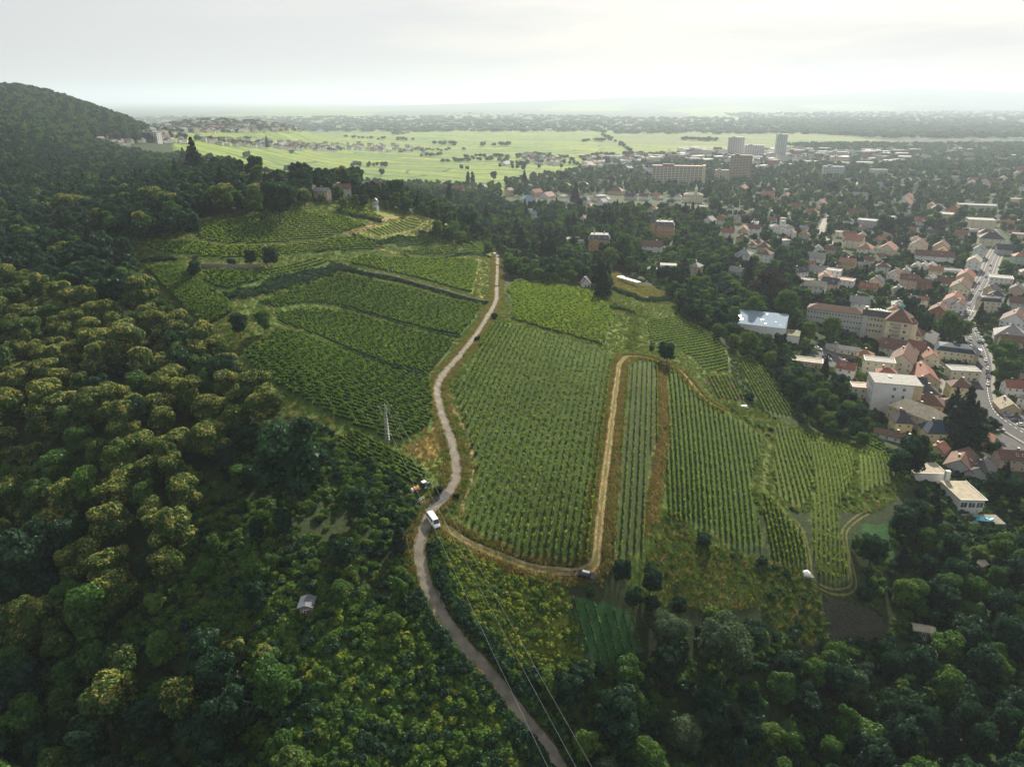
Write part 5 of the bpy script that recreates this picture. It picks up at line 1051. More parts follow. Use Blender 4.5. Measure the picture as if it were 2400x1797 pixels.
# hillside village and fill houses
def fill_houses(poly_k, poly_pts, n, tries, rmin, names, wls, rfs, hide=None, ymin=0, ymax=1e9, group='houses of the town', grid=26, wm=(9, 13)):
    ps = S(poly_k, poly_pts); a = np.array(ps); cnt = 0; cand = []
    for _ in range(tries):
        x_ = random.uniform(a[:,0].min(), a[:,0].max()); y_ = random.uniform(a[:,1].min(), a[:,1].max()); cand.append((x_, y_))
    cand = np.array(cand); cand = cand[inpoly(cand[:,0], cand[:,1], ps)]; W3 = hit(cand[:,0], cand[:,1]); F_ = np.array(FOOT)
    for p_ in W3:
        if cnt >= n: break
        if not (ymin < p_[1] < ymax): continue
        F_ = np.array(FOOT); dd = np.hypot(F_[:,0]-p_[0], F_[:,1]-p_[1]) - F_[:,2]
        if dd.min() < rmin: continue
        dr = min(np.hypot(q[:,0]-p_[0], q[:,1]-p_[1]).min() - w for q, w in ((ST1, 7), (ST2, 5), (ST3, 6), (ST5, 5)))
        if dr < 7: continue
        house(3, 0, 0, 0, random.choice(wls), random.choice(rfs), random.choice(['gable','gable','gable','hip','flat'] if p_[1] > 500 else ['gable','hip']), random.choice([-37, 53, -30, 50, -20, 20, 65]), random.choice([1, 2, 2, 2]), random.uniform(.65, .9), gx=(p_[0], p_[1]), wm=random.uniform(*wm), group=group); cnt += 1
    return cnt
TWN = [(1110,420),(1330,400),(1560,395),(1900,385),(2260,360),(2260,1000),(2060,980),(1900,820),(1760,740),(1740,620),(1600,560),(1500,480),(1250,460),(1100,450)]
c1 = fill_houses(0, TWN, 95, 1500, 7, 'house', ['white','white','white','cream','tan','grey','pink'], ['red','brown','brown','dark','orange','grey'], ymax=1100)
c2 = fill_houses(1, [(560,430),(700,440),(850,420),(1000,430),(1180,480),(1200,520),(1000,530),(800,540),(650,500)], 60, 900, 5, 'house', ['white','white','white','cream'], ['red','brown','grey','pale'], group='houses of the hillside village', ymax=2400)
print('houses', c1, c2, len(FOOT))
# everything farther out: settlements of the plain, too many and too small to count
def far_town(name, polys, label, seed):
    r = np.random.default_rng(seed); b = MB(); tot = 0
    for (k, pl, n, w0, w1, h0, h1) in polys:
        a = np.array(S(k, pl)); cx = r.uniform(a[:,0].min(), a[:,0].max(), n*3); cy = r.uniform(a[:,1].min(), a[:,1].max(), n*3); ok = inpoly(cx, cy, [tuple(v) for v in a]); Wp = hit(cx[ok][:n], cy[ok][:n])
        for p_ in Wp:
            if p_[1] > 9000: continue
            w_ = r.uniform(w0, w1); d_ = w_*r.uniform(.4, .8); h_ = r.uniform(h0, h1); yw_ = r.choice([-.6, .95, -.2, .3]); wl = 'wall_'+r.choice(['white','white','cream','grey']); rf = 'roof_'+r.choice(['brown','red','grey','pale','dark'])
            if w_ > 25: b.box(p_[0], p_[1], p_[2]-1, p_[2]+h_, w_, d_, wl, rz=yw_, top='roof_pale' if r.random() < .7 else 'roof_grey')
            else:
                b.box(p_[0], p_[1], p_[2]-1, p_[2]+h_, w_, d_, wl, rz=yw_); n0 = len(b.v); b.gable(w_, d_, h_, d_*.38, .3, rf, wl); c_, s_ = math.cos(yw_), math.sin(yw_)
                for i in range(n0, len(b.v)): v = b.v[i]; b.v[i] = (p_[0]+v[0]*c_-v[1]*s_, p_[1]+v[0]*s_+v[1]*c_, p_[2]+v[2])
            tot += 1
    b.build(name, kind='stuff', label=label); return tot
far_town('distant_houses', [(1, [(830,350),(1300,370),(2208,390),(2208,440),(1200,450),(1000,430),(860,400)], 330, 10, 18, 5, 9), (1, [(1200,480),(1500,490),(2208,530),(2208,570),(1900,560),(1400,530)], 90, 10, 16, 5, 8), (2, [(0,375),(600,390),(1400,380),(2208,420),(2208,440),(1000,435),(0,430)], 380, 12, 26, 6, 10),
  (2, [(20,515),(400,530),(560,560),(560,580),(0,560)], 50, 10, 16, 5, 8), (2, [(1180,590),(1420,620),(1420,660),(1200,650)], 45, 11, 15, 6, 9)], 'far villages of the plain, white walls and brown roofs in haze', 3)
far_town('distant_town', [(3, [(0,560),(600,560),(1040,560),(1400,580),(1500,640),(1100,680),(900,650),(470,700),(170,650),(0,620)], 190, 14, 40, 6, 13), (2, [(1560,600),(2208,600),(2208,640),(2000,660),(2000,740),(1560,700)], 110, 11, 30, 5, 9), (3, [(0,370),(700,380),(650,430),(0,440)], 120, 12, 30, 6, 10), (3, [(700,300),(2208,300),(2208,480),(1600,470),(900,470)], 60, 20, 60, 6, 9),
  (3, [(1050,560),(2208,480),(2208,640),(1500,640)], 60, 12, 40, 5, 9), (3, [(1100,600),(2200,600),(2208,850),(1100,850)], 60, 11, 22, 5, 9)], 'hazy far part of the town, pale boxes and roofs', 5)
# ------------------------------------------------------------------ where trees stand
FOOTA = np.array(FOOT)
NOTREE = [POLY[k] for k in ('F1','F2','F3','F4','F5','F6','F7','F8','F9','F10','F11','F12','F13','F14','F16','F17','T1','T2','T3','T4','T5','T6','T7','T8','T9','T10','T11','T12','T13','T14','T15','T16','MEADOW','DRYT','STRAW','STRAW2','LAWN','PLOW','GREENL','ORNG')]
ROADS = [(ROAD, 3.2), (TRACK, 3.0), (TR2, 2), (ST1, 9), (ST2, 6), (ST3, 8), (ST4, 6), (ST5, 5), (FORK, 3)]
YARDS = [S(6, [(820,610),(930,570),(1130,640),(1080,700),(980,730),(870,690)]), S(6, [(1960,1190),(2060,1140),(2208,1200),(2400,1260),(2400,1300),(1990,1285),(1930,1300)]), S(6, [(2000,980),(2208,1000),(2400,1020),(2400,1240),(2208,1160),(2080,1080)])]
def clear_of(x, y, r, foot=True, roads=True):
    ok = np.ones(len(x), bool)
    if foot:
        for i in range(0, len(x), 400):
            s = slice(i, i+400); ok[s] &= (np.hypot(x[s,None]-FOOTA[None,:,0], y[s,None]-FOOTA[None,:,1]) - FOOTA[None,:,2]).min(1) > r[s]*.35
    if roads:
        for q, w_ in ROADS:
            q = q[::2]
            for i in range(0, len(x), 400):
                s = slice(i, i+400); ok[s] &= np.hypot(x[s,None]-q[None,:,0], y[s,None]-q[None,:,1]).min(1) > w_ + r[s]*.35
    return ok
_n = int(len(FOOTA)); _fz = Hh(FOOTA[:,0], FOOTA[:,1])+4.0; _fx, _fy, _fd = project(FOOTA[:,0], FOOTA[:,1], _fz)
def hides_house(x, y, z, r, keep=.5):
    px, py, dep = project(x, y, z); out = np.zeros(len(px), bool)
    for i in range(0, len(px), 400):
        s = slice(i, i+400); d = np.hypot(px[s,None]-_fx[None], (py[s,None]-_fy[None])*1.1); lim = (FOOTA[None,:,2]*.75)*FPX/_fd[None] + (r*.8)*FPX/dep[s,None]
        out[s] = ((d < lim) & (dep[s,None] < _fd[None]+4) & (dep[s,None] > _fd[None]-160)).any(1)
    return out & (np.random.default_rng(5).random(len(px)) < keep)
def candidates(poly_px, step, lift, jit=.42, y0=70, y1=1000, seed=0, ground_clear=True, rr=4.0):
    """jittered grid of ground points whose crown centre (lift above ground) falls inside the outline seen in the photograph"""
    r = np.random.default_rng(seed); pp = np.array(poly_px); W3 = hit(pp[:,0].clip(-150, 2550), pp[:,1], lift)
    x0, x1 = W3[:,0].min()-25, W3[:,0].max()+25; ya, yb = max(y0, W3[:,1].min()-25), min(y1, W3[:,1].max()+25)
    if yb <= ya: return np.zeros((0, 3))
    gx = np.arange(x0, x1, step); gy = np.arange(ya, yb, step); X, Y = np.meshgrid(gx, gy); X = X+((np.arange(len(gy)) % 2)*step/2)[:,None]
    X = (X+r.uniform(-jit, jit, X.shape)*step).ravel(); Y = (Y+r.uniform(-jit, jit, Y.shape)*step).ravel(); Z = Hh(X, Y)
    px, py, dep = project(X, Y, Z+lift); k = inpoly(px, py, poly_px) & (dep > 60)
    X, Y, Z = X[k], Y[k], Z[k]
    if ground_clear:
        px, py, _ = project(X, Y, Z); k = np.ones(len(X), bool)
        for pl_ in NOTREE+YARDS: k &= ~inpoly(px, py, pl_)
        X, Y, Z = X[k], Y[k], Z[k]
        k = clear_of(X, Y, np.full(len(X), rr)); X, Y, Z = X[k], Y[k], Z[k]
    if len(X): k = visible(X, Y, Z+lift*1.6); X, Y, Z = X[k], Y[k], Z[k]
    if len(X) and ground_clear: k = ~hides_house(X, Y, Z+lift, rr, .93); X, Y, Z = X[k], Y[k], Z[k]
    return np.stack([X, Y, Z], 1)
COUNT = {}
STUFF = []   # (x, y, z, key, scale) beyond the individuals
def plant(P3, mix, smin, smax, indiv=True, seed=0, far_as=1e9):
    keys = list(mix); pr = np.array([mix[k] for k in keys], float); pr = pr/pr.sum(); r = np.random.default_rng(seed)
    P3 = P3[np.argsort(P3[:,1])]
    for p_ in P3:
        key = keys[r.choice(len(keys), p=pr)]; s = r.uniform(smin, smax); nm = KIND[key]['nm']
        near = [t for t in TREES[-60:] if abs(t[0]-p_[0]) < 3 and abs(t[1]-p_[1]) < 3]
        if near: continue
        if indiv and COUNT.get(nm, 0) < 298 and p_[1] < far_as: tree(key, p_[0], p_[1], s, p_[2]); COUNT[nm] = COUNT.get(nm, 0)+1
        else: STUFF.append((*p_, key, s))
# single trees and bushes the photograph lets one pick out: (kind, crop, x, y of the crown's middle, crown width in crop pixels)
SOLO = [('dark',4,1870,1330,470),('dark',8,1815,390,150),('dark',4,800,1210,0) if False else ('dark',4,1440,760,230),('dark',1,790,1190,130),('dark',2,145,885,75),('conifer',2,1690,1390,100),('cedar',2,1165,1150,130),('cedar',2,1350,1190,150),('dark',2,820,1030,220),('poplar',2,1545,1370,22),('poplar',2,697,845,35),('poplar',2,1645,1370,22),
 ('mid',2,455,815,60),('dark',2,360,815,120),('mid',2,290,860,50),('light',2,410,870,80),('silver',8,2120,760,260),('silver',9,300,880,430),('dark',9,700,1000,180),('copper',6,560,190,210),('conifer',6,430,110,90),('cedar',6,1830,1020,260),('cedar',6,1760,950,150),('dark',6,1900,1150,180),
 ('dark',6,1500,1290,230),('mid',6,1720,450,200),('light',6,1830,470,110),('dark',6,1560,430,140),('mid',6,660,320,180),('light',6,960,470,150),('light',6,820,480,120),('mid',6,460,330,140),('dark',6,1470,330,130),('mid',6,2090,650,180),('mid',6,2100,740,160),('light',6,430,560,140),('mid',6,1700,500,90),
 ('shrubd',5,990,385,60),('shrubd',5,875,530,45),('shrubd',5,740,1545,50),('dark',5,2110,620,120),('shrubd',5,2010,590,50),('shrubd',5,630,1510,80),('shrubd',6,570,1120,45),('shrubd',6,440,910,80),('shrub',6,415,490,45),('dark',4,1250,1180,120) if False else ('light',4,1290,1180,130),
 ('dark',4,1250,80,90),('shrubd','e',680,320,140),('dark','e',1260,190,150),('dark','e',1470,180,190),('shrubd','e',1060,230,110),('mid','e',700,230,120),('dark','e',1150,880,230),('mid','e',1400,840,200),('shrub','e',1340,790,100),('shrubd','e',880,540,80),('shrubd','e',490,205,50),
 ('chest',1,1965,860,100),('chest',1,1440,870,170),('chest',1,980,870,150),('chest',1,1080,900,140),('chest',1,1660,840,130),('dark',1,1800,880,230),('mid',1,1640,890,150),('cedar',1,1185,600,80),('cedar',1,1250,610,90),('dark',1,1365,615,70),('dark',1,1535,660,75),('dark',1,1645,665,130),('dark',1,870,1000,170),('conifer',1,1725,500,40),
 ('chest',1,540,930,130),('chest',1,410,930,160),('chest',1,350,1240,130),('light',8,330,720,130),('shrubd',7,90,0,0) if False else ('shrubd',8,100,1120,80),('shrubd',8,1450,650,0) if False else ('shrubd',8,410,1105,90),('bloom',7,1370,790,100),('bloom',7,1390,880,70),('bloom',7,730,890,90),('bloom',7,860,880,60),('chest',7,1500,900,170),('chest',7,1730,960,190),('bloom',7,690,955,50),
 ('chest',7,700,1230,330),('chest',7,1180,1230,330),('mid',7,1740,330,130),('mid',7,1330,370,150),('mid',7,1580,350,80),('light',7,1380,200,120),('shrub',7,1880,300,90),('dark',7,1640,560,200),('mid',7,560,650,360),('dark',7,200,330,420),('dark',7,120,1150,330),('conifer',8,370,150,100),('mid',8,1860,1050,200),('dark',8,1560,1080,180),('light',8,1340,1120,160),
 ('dark',3,1555,790,130),('mid',3,855,730,130),('conifer',3,170,810,55),('conifer',3,430,840,50),('light',3,260,800,70),('mid',3,215,910,90),('light',3,130,960,70),('cedar',3,1210,900,80),('dark',3,1320,1040,100),('dark',3,970,800,90),('conifer',3,60,745,25),('copper',3,410,1010,70),('dark',2,1440,730,90),('conifer',2,1185,740,60),('conifer',2,1515,830,60),('mid',2,1610,740,80),('poplar',2,820,745,25),('poplar',2,850,745,25),('dark',2,985,720,50),
 ('shrubd',2,1390,980,0) if False else ('mid',2,1830,970,190),('light',2,1960,1000,120),('dark',2,1720,1010,120),('mid',2,1840,1180,200),('light',2,1740,1250,120),('dark',2,2150,1380,130),('shrubl',9,200,650,150),('shrubd',9,130,170,110),('shrubd',9,520,320,90),('shrub',9,130,20,0) if False else ('shrubd',9,1190,540,140),('dark',9,1640,700,130),('light',9,1780,720,150),('mid',9,1130,210,90)]
for (key, k, x, y, wp) in SOLO:
    if wp <= 0: continue
    K_ = KIND[key]; (sx, sy), = S(k, [(x, y)]); W3 = hit(sx, sy, K_['H']*.5)[0]
    for _ in range(3):
        dep = project(*W3)[2]; s = wp*ORG[k][2]*dep/FPX/(2*K_['R']); s = min(max(s, .35), 1.7); W3 = hit(sx, sy, K_['H']*s*.55)[0]
    tree(key, W3[0], W3[1], s, sz=s); COUNT[K_['nm']] = COUNT.get(K_['nm'], 0)+1
SOLOA = np.array(TREES)
def thin(P3, f=.62):
    if not len(P3): return P3
    d = np.hypot(P3[:,0,None]-SOLOA[None,:,0], P3[:,1,None]-SOLOA[None,:,1]) - SOLOA[None,:,2]*f - 2.0
    return P3[d.min(1) > 0]
R_CH = S(0, [(-90,560),(60,585),(200,645),(310,605),(375,640),(440,700),(520,790),(575,860),(590,905),(500,935),(425,935),(405,1000),(390,1110),(375,1170),(330,1235),(255,1285),(240,1360),(-90,1400)])
R_UL = S(0, [(-90,300),(200,305),(330,335),(400,332),(560,372),(650,385),(770,372),(775,395),(680,405),(672,440),(640,447),(560,460),(440,482),(310,494),(180,500),(250,545),(300,565),(295,620),(200,645),(60,585),(-90,560)])
R_PARK = S(0, [(850,425),(1000,465),(1080,470),(1090,435),(1330,425),(1500,440),(1600,480),(1740,540),(1780,600),(1700,700),(1590,690),(1480,650),(1440,600),(1330,560),(1310,612),(1240,592),(1100,597),(1080,545),(970,502),(870,445),(700,430),(690,410)])
R_BAND = S(0, [(1450,618),(1600,600),(1750,640),(1760,700),(1710,760),(1800,840),(1890,900),(1890,965),(1800,935),(1700,855),(1600,765),(1560,725),(1480,690)])
R_RB = S(0, [(1900,965),(2060,1010),(2300,1040),(2300,1720),(1230,1720),(1200,1540),(1100,1460),(1250,1435),(1400,1420),(1430,1370),(1510,1340),(1640,1350),(1760,1390),(1920,1392),(1945,1320),(1870,1280),(1865,1160),(1960,1110),(1985,1050)])
R_HEDGE = S(0, [(1220,1265),(1290,1255),(1400,1262),(1480,1310),(1430,1370),(1370,1340),(1260,1290)])
R_GARD = S(0, [(405,935),(580,925),(720,960),(820,1080),(905,1130),(905,1200),(880,1270),(720,1310),(600,1300),(380,1310),(250,1295),(400,1110)])
R_LB = S(0, [(-90,1400),(240,1345),(590,1385),(620,1480),(700,1720),(-90,1720)])
R_TOWN = S(0, [(1090,400),(1500,345),(2300,320),(2300,1050),(1980,1010),(1880,900),(1720,790),(1640,740),(1740,690),(1780,600),(1600,480),(1500,440),(1330,425),(1090,435)])
COL_CH = {'chest': .66, 'chest2': .14, 'mid': .08, 'dark': .12}
plant(thin(candidates(R_CH, 7.6, 9.5, seed=1, y1=430)), COL_CH, .66, 1.05, seed=1)
plant(thin(candidates(R_GARD, 11.0, 4, seed=2)), {'mid': .3, 'dark': .25, 'light': .2, 'shrub': .12, 'shrubd': .13}, .38, .72, seed=2)
plant(thin(candidates(R_LB, 7.5, 7, seed=3)), {'dark': .5, 'mid': .3, 'chest2': .14, 'chest': .06}, .6, .95, seed=3)
plant(thin(candidates(R_RB, 7.8, 6.5, seed=4, y1=420)), {'dark': .56, 'mid': .34, 'light': .03, 'silver': .03, 'conifer': .04}, .55, .95, seed=4)
plant(thin(candidates(R_HEDGE, 5.0, 3, seed=5)), {'dark': .6, 'shrubd': .4}, .4, .55, seed=5)
plant(thin(candidates(R_BAND, 7.5, 5, seed=6)), {'dark': .40, 'mid': .42, 'light': .18}, .5, .85, seed=6)
plant(thin(candidates(R_PARK, 8.2, 7, seed=7, y1=900)), {'dark': .34, 'mid': .38, 'light': .18, 'conifer': .07, 'cedar': .03}, .6, 1.0, seed=7)
plant(thin(candidates(R_UL, 8.4, 8, seed=8, y1=620)), {'dark': .80, 'mid': .12, 'chest': .03, 'conifer': .05}, .75, 1.1, seed=8, far_as=560)
plant(thin(candidates(R_TOWN, 9.2, 4, seed=9, y1=900, rr=3.2)), {'dark': .42, 'mid': .34, 'light': .15, 'conifer': .09}, .4, .75, seed=9, far_as=560)
for k_ in ('UL',): 
    q = candidates(R_UL, 9.5, 8, seed=18, y0=620, y1=1900, ground_clear=True); [STUFF.append((*p_, 'dark' if rng.random() < .85 else 'mid', rng.uniform(.8, 1.15))) for p_ in q]
R_HILL = S(0, [(-200,165),(0,172),(70,176),(130,195),(200,222),(268,250),(290,268),(330,300),(260,300),(200,290),(190,310),(-200,320)])
q = candidates(R_HILL, 11.5, 8, seed=19, y0=500, y1=2600, ground_clear=False); print('hill', len(q)); [STUFF.append((*p_, 'dark' if rng.random() < .9 else 'mid', rng.uniform(.9, 1.4))) for p_ in q]
for (pl, st_, sd) in (([(1090,385),(1500,335),(2300,300),(2300,560),(1700,470),(1500,425),(1330,410),(1090,420)], 17, 21), ([(1600,290),(2300,290),(2300,360),(1950,360),(1800,330)], 20, 22), ([(690,372),(830,395),(1080,400),(1080,440),(830,425),(700,425)], 14, 23)):
    q = candidates(S(0, pl), st_, 6, seed=sd, y0=880, y1=2700, ground_clear=False); q = q[clear_of(q[:,0], q[:,1], np.full(len(q), 4.), roads=False)] if len(q) else q
    for p_ in q: STUFF.append((*p_, ['dark','mid','light'][int(rng.integers(0, 3))] if rng.random() < .7 else 'dark', rng.uniform(.7, 1.1)))
q = candidates(S(0, [(690,402),(850,405),(960,418),(1085,425),(1085,455),(1000,468),(850,440),(690,440)]), 10.5, 5, seed=24, y0=450, y1=1500, ground_clear=False); q = q[clear_of(q[:,0], q[:,1], np.full(len(q), 4.), roads=False)] if len(q) else q
for p_ in q: STUFF.append((*p_, ['dark','mid','light'][int(rng.integers(0, 3))] if rng.random() < .6 else 'dark', rng.uniform(.5, .95)))
# hedges and tree lines of the plain
LINES = [(2,[(0,480),(250,490),(480,500)],14),(2,[(340,450),(430,455)],10),(2,[(600,520),(760,525)],10),(2,[(380,575),(480,560),(650,560),(820,560)],22),(2,[(500,600),(650,590)],12),(2,[(650,635),(750,630),(1000,620)],34),(2,[(800,605),(1050,600)],20),(2,[(1000,600),(1120,605)],9),(2,[(60,665),(140,665)],9),(2,[(160,670),(290,670)],12),
 (2,[(775,685),(830,690)],3),(2,[(1140,600),(1250,590),(1480,610)],40),(2,[(1130,660),(1200,665)],9),(2,[(1500,650),(1560,690)],8),(2,[(1640,590),(2208,590)],60),(2,[(1560,500),(1700,500)],16),(2,[(1690,470),(1800,520),(1860,560),(1900,600)],30),(2,[(900,530),(1100,530)],10),(1,[(1570,610),(1620,610)],6),(1,[(1870,580),(1890,580)],2),
 (1,[(1070,345),(1120,345)],7),(1,[(1300,500),(1500,510),(2208,560)],70),(1,[(700,440),(1000,440),(1300,440),(1600,440)],60),(1,[(1100,480),(1300,500)],20),(1,[(830,400),(850,400)],4),(3,[(0,490),(220,500)],30),(3,[(600,560),(1080,520),(1500,540)],60),(2,[(260,720),(270,720)],2),(2,[(30,720),(80,730)],5),(1,[(1850,700),(2050,700)],18),(1,[(1900,760),(2000,760)],10),(2,[(0,380),(1000,370),(2208,420)],120),(2,[(0,300),(2208,360)],90),(3,[(0,350),(2208,420)],140)]
for (k, pl, n) in LINES:
    a = np.array(S(k, pl)); d = np.concatenate([[0], np.cumsum(np.hypot(*np.diff(a, axis=0).T))]); s_ = rng.uniform(0, d[-1], n); px_ = np.interp(s_, d, a[:,0]); py_ = np.interp(s_, d, a[:,1])+rng.normal(0, 1.0, n)
    for p_ in hit(px_, py_):
        if 500 < p_[1] < 9000: STUFF.append((*p_, ['dark','mid','dark'][int(rng.integers(0, 3))], rng.uniform(.55, 1.0)*(1 if p_[1] < 2500 else 1.5)))
# woods of the far plain on the right and bands between the villages
for (pl, n) in (([(1560,245),(2300,240),(2300,300),(1900,300),(1700,285)], 2600), ([(280,255),(1300,250),(1300,285),(280,285)], 1700), ([(1300,255),(1900,255),(1900,290),(1300,290)], 900), ([(1000,345),(1560,330),(1560,350),(1100,372)], 60)):
    a = S(0, pl); aa = np.array(a); cx = rng.uniform(aa[:,0].min(), aa[:,0].max(), n*2); cy = rng.uniform(aa[:,1].min(), aa[:,1].max(), n*2); ok = inpoly(cx, cy, a)
    for p_ in hit(cx[ok][:n], cy[ok][:n]):
        if p_[1] < 12000: STUFF.append((*p_, 'mid' if rng.random() < .6 else 'dark', rng.uniform(.8, 1.2)*(1.6 if p_[1] > 3000 else 1)))
print('individual', COUNT, 'stuff', len(STUFF))
LOW = {}
for key, mats_, kd, H_, R_ in (('dark',['leaf_dark'],'broad',14,5.6),('mid',['leaf_mid'],'broad',13,5.2),('light',['leaf_light'],'broad',11,4.8),('chest',['leaf_olive','leaf_blossom'],'broad',14,5.6),('conifer',['leaf_conifer'],'conifer',18,4.0)):
    LOW[key] = crown_mesh('crown', mats_, 900, H_, R_, 12, 1.15, kd, seed=len(key)*7, blossom=.3 if key == 'chest' else 0)
LK = list(LOW); amap = {'chest2': 'chest', 'silver': 'light', 'cedar': 'conifer', 'poplar': 'conifer', 'copper': 'dark', 'shrub': 'light', 'shrubd': 'dark', 'shrubl': 'light', 'bloom': 'light'}
def flush(sel, name, label):
    s_ = [t for t in STUFF if sel(t)]
    if not s_: return
    P_ = np.array([t[:3] for t in s_]); P_[:,2] -= .3
    sc3 = np.array([t[4] for t in s_]); sc3 = np.stack([sc3, sc3, sc3], 1); fy = P_[:,1] > 1800; sc3[fy] *= (1.5, 1.5, .75); ff = P_[:,1] > 3400; sc3[ff] *= (1.7, 1.7, .85)
    scatter(name, P_, rng.uniform(0, 6.28, len(s_)), sc3, [LK.index('mid' if (t[1] > 900 and t[3] == 'dark' and i % 2) else amap.get(t[3], t[3])) for i, t in enumerate(s_)], [LOW[k] for k in LK], label)
flush(lambda t: t[0] < -.18*t[1] and t[1] < 2700, 'hillside_forest', 'dark forest mass covering the hill and ridge at the upper left')
flush(lambda t: not (t[0] < -.18*t[1] and t[1] < 2700) and t[1] < 1100, 'town_trees', 'mass of garden and street trees between the farther houses')
flush(lambda t: not (t[0] < -.18*t[1] and t[1] < 2700) and t[1] >= 1100, 'distant_trees', 'hedges, tree lines and woods far out on the plain')
# ------------------------------------------------------------------ undergrowth, weeds and grass
def bush_mesh(m, n, R_, H_, size, seed): return crown_mesh('bush', [m], n, H_, R_, 6, size, 'shrub', seed=seed, core=False)
def tuft_mesh(m, n, h, w_, seed):
    r = np.random.default_rng(seed); V = []
    for i in range(n):
        a = r.uniform(0, 6.28); x, y = r.normal(0, w_, 2); l = h*r.uniform(.5, 1.1); dx, dy = r.normal(0, l*.35, 2); t = .05
        V.append([(x-t*math.cos(a), y-t*math.sin(a), 0), (x+t*math.cos(a), y+t*math.sin(a), 0), (x+dx+t*.6, y+dy, l), (x+dx-t*.6, y+dy, l)])
    return quads_mesh('tuft', np.array(V), n, [m])
BUSH = {'d': bush_mesh('leaf_dark', 230, 1.1, 1.1, .34, 1), 'm': bush_mesh('leaf_mid', 230, 1.1, 1.0, .34, 2), 'l': bush_mesh('leaf_light', 230, 1.0, .9, .32, 3), 'o': bush_mesh('vine_leaf', 230, 1.0, .9, .32, 4), 'y': bush_mesh('goldweed', 240, .9, .85, .26, 5), 'b': bush_mesh('bramble', 260, 1.1, .9, .30, 6)}
TUFT = {'g': tuft_mesh('grass_blade', 26, .55, .35, 1), 'y': tuft_mesh('dry_grass', 26, .6, .35, 2), 'r': tuft_mesh('rust_weed', 24, .6, .35, 3), 'd': tuft_mesh('vine_leaf_dark', 22, .4, .35, 4)}
def pts_in(poly_px, dens, seed, y1=900, avoid=(), mask=None, more=0):
    r = np.random.default_rng(seed); W3 = hit(np.array(poly_px)[:,0], np.array(poly_px)[:,1]); x0, y0 = W3[:,:2].min(0); x1, yb = W3[:,:2].max(0); yb = min(yb, y1)
    n = int((x1-x0)*(yb-y0)*dens); n = min(n, 400000); X = r.uniform(x0, x1, n); Y = r.uniform(y0, yb, n); Z = Hh(X, Y); px, py, dep = project(X, Y, Z); k = inpoly(px, py, poly_px) & (Y > 50)
    for a in avoid: k &= ~inpoly(px, py, a)
    X, Y, Z = X[k], Y[k], Z[k]
    if mask is not None: k = mask(X, Y, r); X, Y, Z = X[k], Y[k], Z[k]
    if len(X):
        k = np.ones(len(X), bool)
        for q, w_ in ((ROAD, 2.1), (TRACK, 1.7), (TR2, 1.2), (ST1, 7), (ST2, 4.5), (ST3, 5)):
            q = q[::2]
            for i in range(0, len(X), 2000):
                s = slice(i, i+2000); k[s] &= np.hypot(X[s,None]-q[None,:,0], Y[s,None]-q[None,:,1]).min(1) > w_+more
        X, Y, Z = X[k], Y[k], Z[k]
    return np.stack([X, Y, Z], 1)
def cover(name, label, poly_px, dens, mix, src, smin, smax, seed, avoid=(), mask=None, y1=900):
    P_ = pts_in(poly_px, dens, seed, y1, avoid, mask, 1.3 if src is BUSH else 0)
    if not len(P_): return 0
    keys = list(mix); pr = np.array([mix[k] for k in keys], float); pr /= pr.sum(); pk = rng.choice(len(keys), len(P_), p=pr)
    scatter(name, P_, rng.uniform(0, 6.28, len(P_)), rng.uniform(smin, smax, len(P_)), pk, [src[k] for k in keys], label); return len(P_)
patch = lambda f, lo: (lambda X, Y, r: (np.sin(X/f+np.sin(Y/f*1.3)*1.5)+np.sin(Y/f*.8+X/f*.5)+r.normal(0, .5, len(X))) > lo)
nb = cover('brambles', 'tangled green brambles covering the slope left of the lower road', POLY['BRAM'], .50, {'d': .16, 'm': .26, 'b': .46, 'y': .12}, BUSH, .8, 2.1, 31)
nb += cover('goldenrod_field', 'dense yellow green weeds filling the plot inside the road loop', POLY['F14'], .85, {'b': .25, 'y': .66, 'm': .09}, BUSH, .6, 1.35, 32)
nb += cover('scrub', 'rough brown and green scrub below the vine rows', POLY['SCRUB'], .30, {'m': .28, 'l': .2, 'b': .3, 'd': .22}, BUSH, .4, 1.2, 33, [POLY['PLOW'], POLY['F3'], POLY['F4']], patch(9, -.4))
nb += cover('garden_undergrowth', 'low undergrowth between the trees of the left gardens', R_GARD, .42, {'d': .20, 'm': .35, 'l': .15, 'b': .30}, BUSH, .6, 1.7, 34, mask=patch(6, -1.2))
nb += cover('forest_undergrowth', 'dark undergrowth beneath the lower right woods', R_RB, .16, {'d': .45, 'm': .35, 'b': .2}, BUSH, .8, 2.2, 35, [POLY['PLOW'], POLY['GREENL']])
nb += cover('forest_undergrowth', 'dark undergrowth beneath the lower left trees', R_LB, .16, {'d': .4, 'm': .35, 'b': .25}, BUSH, .8, 2.2, 36)
nb += cover('terrace_weeds', 'weeds and small bushes on the banks between the right hand parcels', POLY['TRIANGLE'], .20, {'m': .3, 'l': .25, 'b': .35, 'd': .1}, BUSH, .35, 1.1, 37, [POLY[k] for k in ('F3','F4','F5','F6','F7','F8','F9','F10','PLOW','GREENL')], patch(5, -.2))
GAPS = [POLY[k] for k in ('F1','F2','F3','F4','F5','F6','F7','F12','F11','F13','F14','F16','F17','T1','T2','T3','T4','T5','T6','T7','T8','MEADOW','STRAW','PLOW','T9','T10','T11','T12','T13','T14','T15','T16')]
ngr = cover('verge_grass', 'tufts of green and dry grass on verges and headlands', POLY['ALLV'], .85, {'g': .90, 'y': .09, 'r': .01}, TUFT, .6, 1.6, 41, GAPS, None, 520)
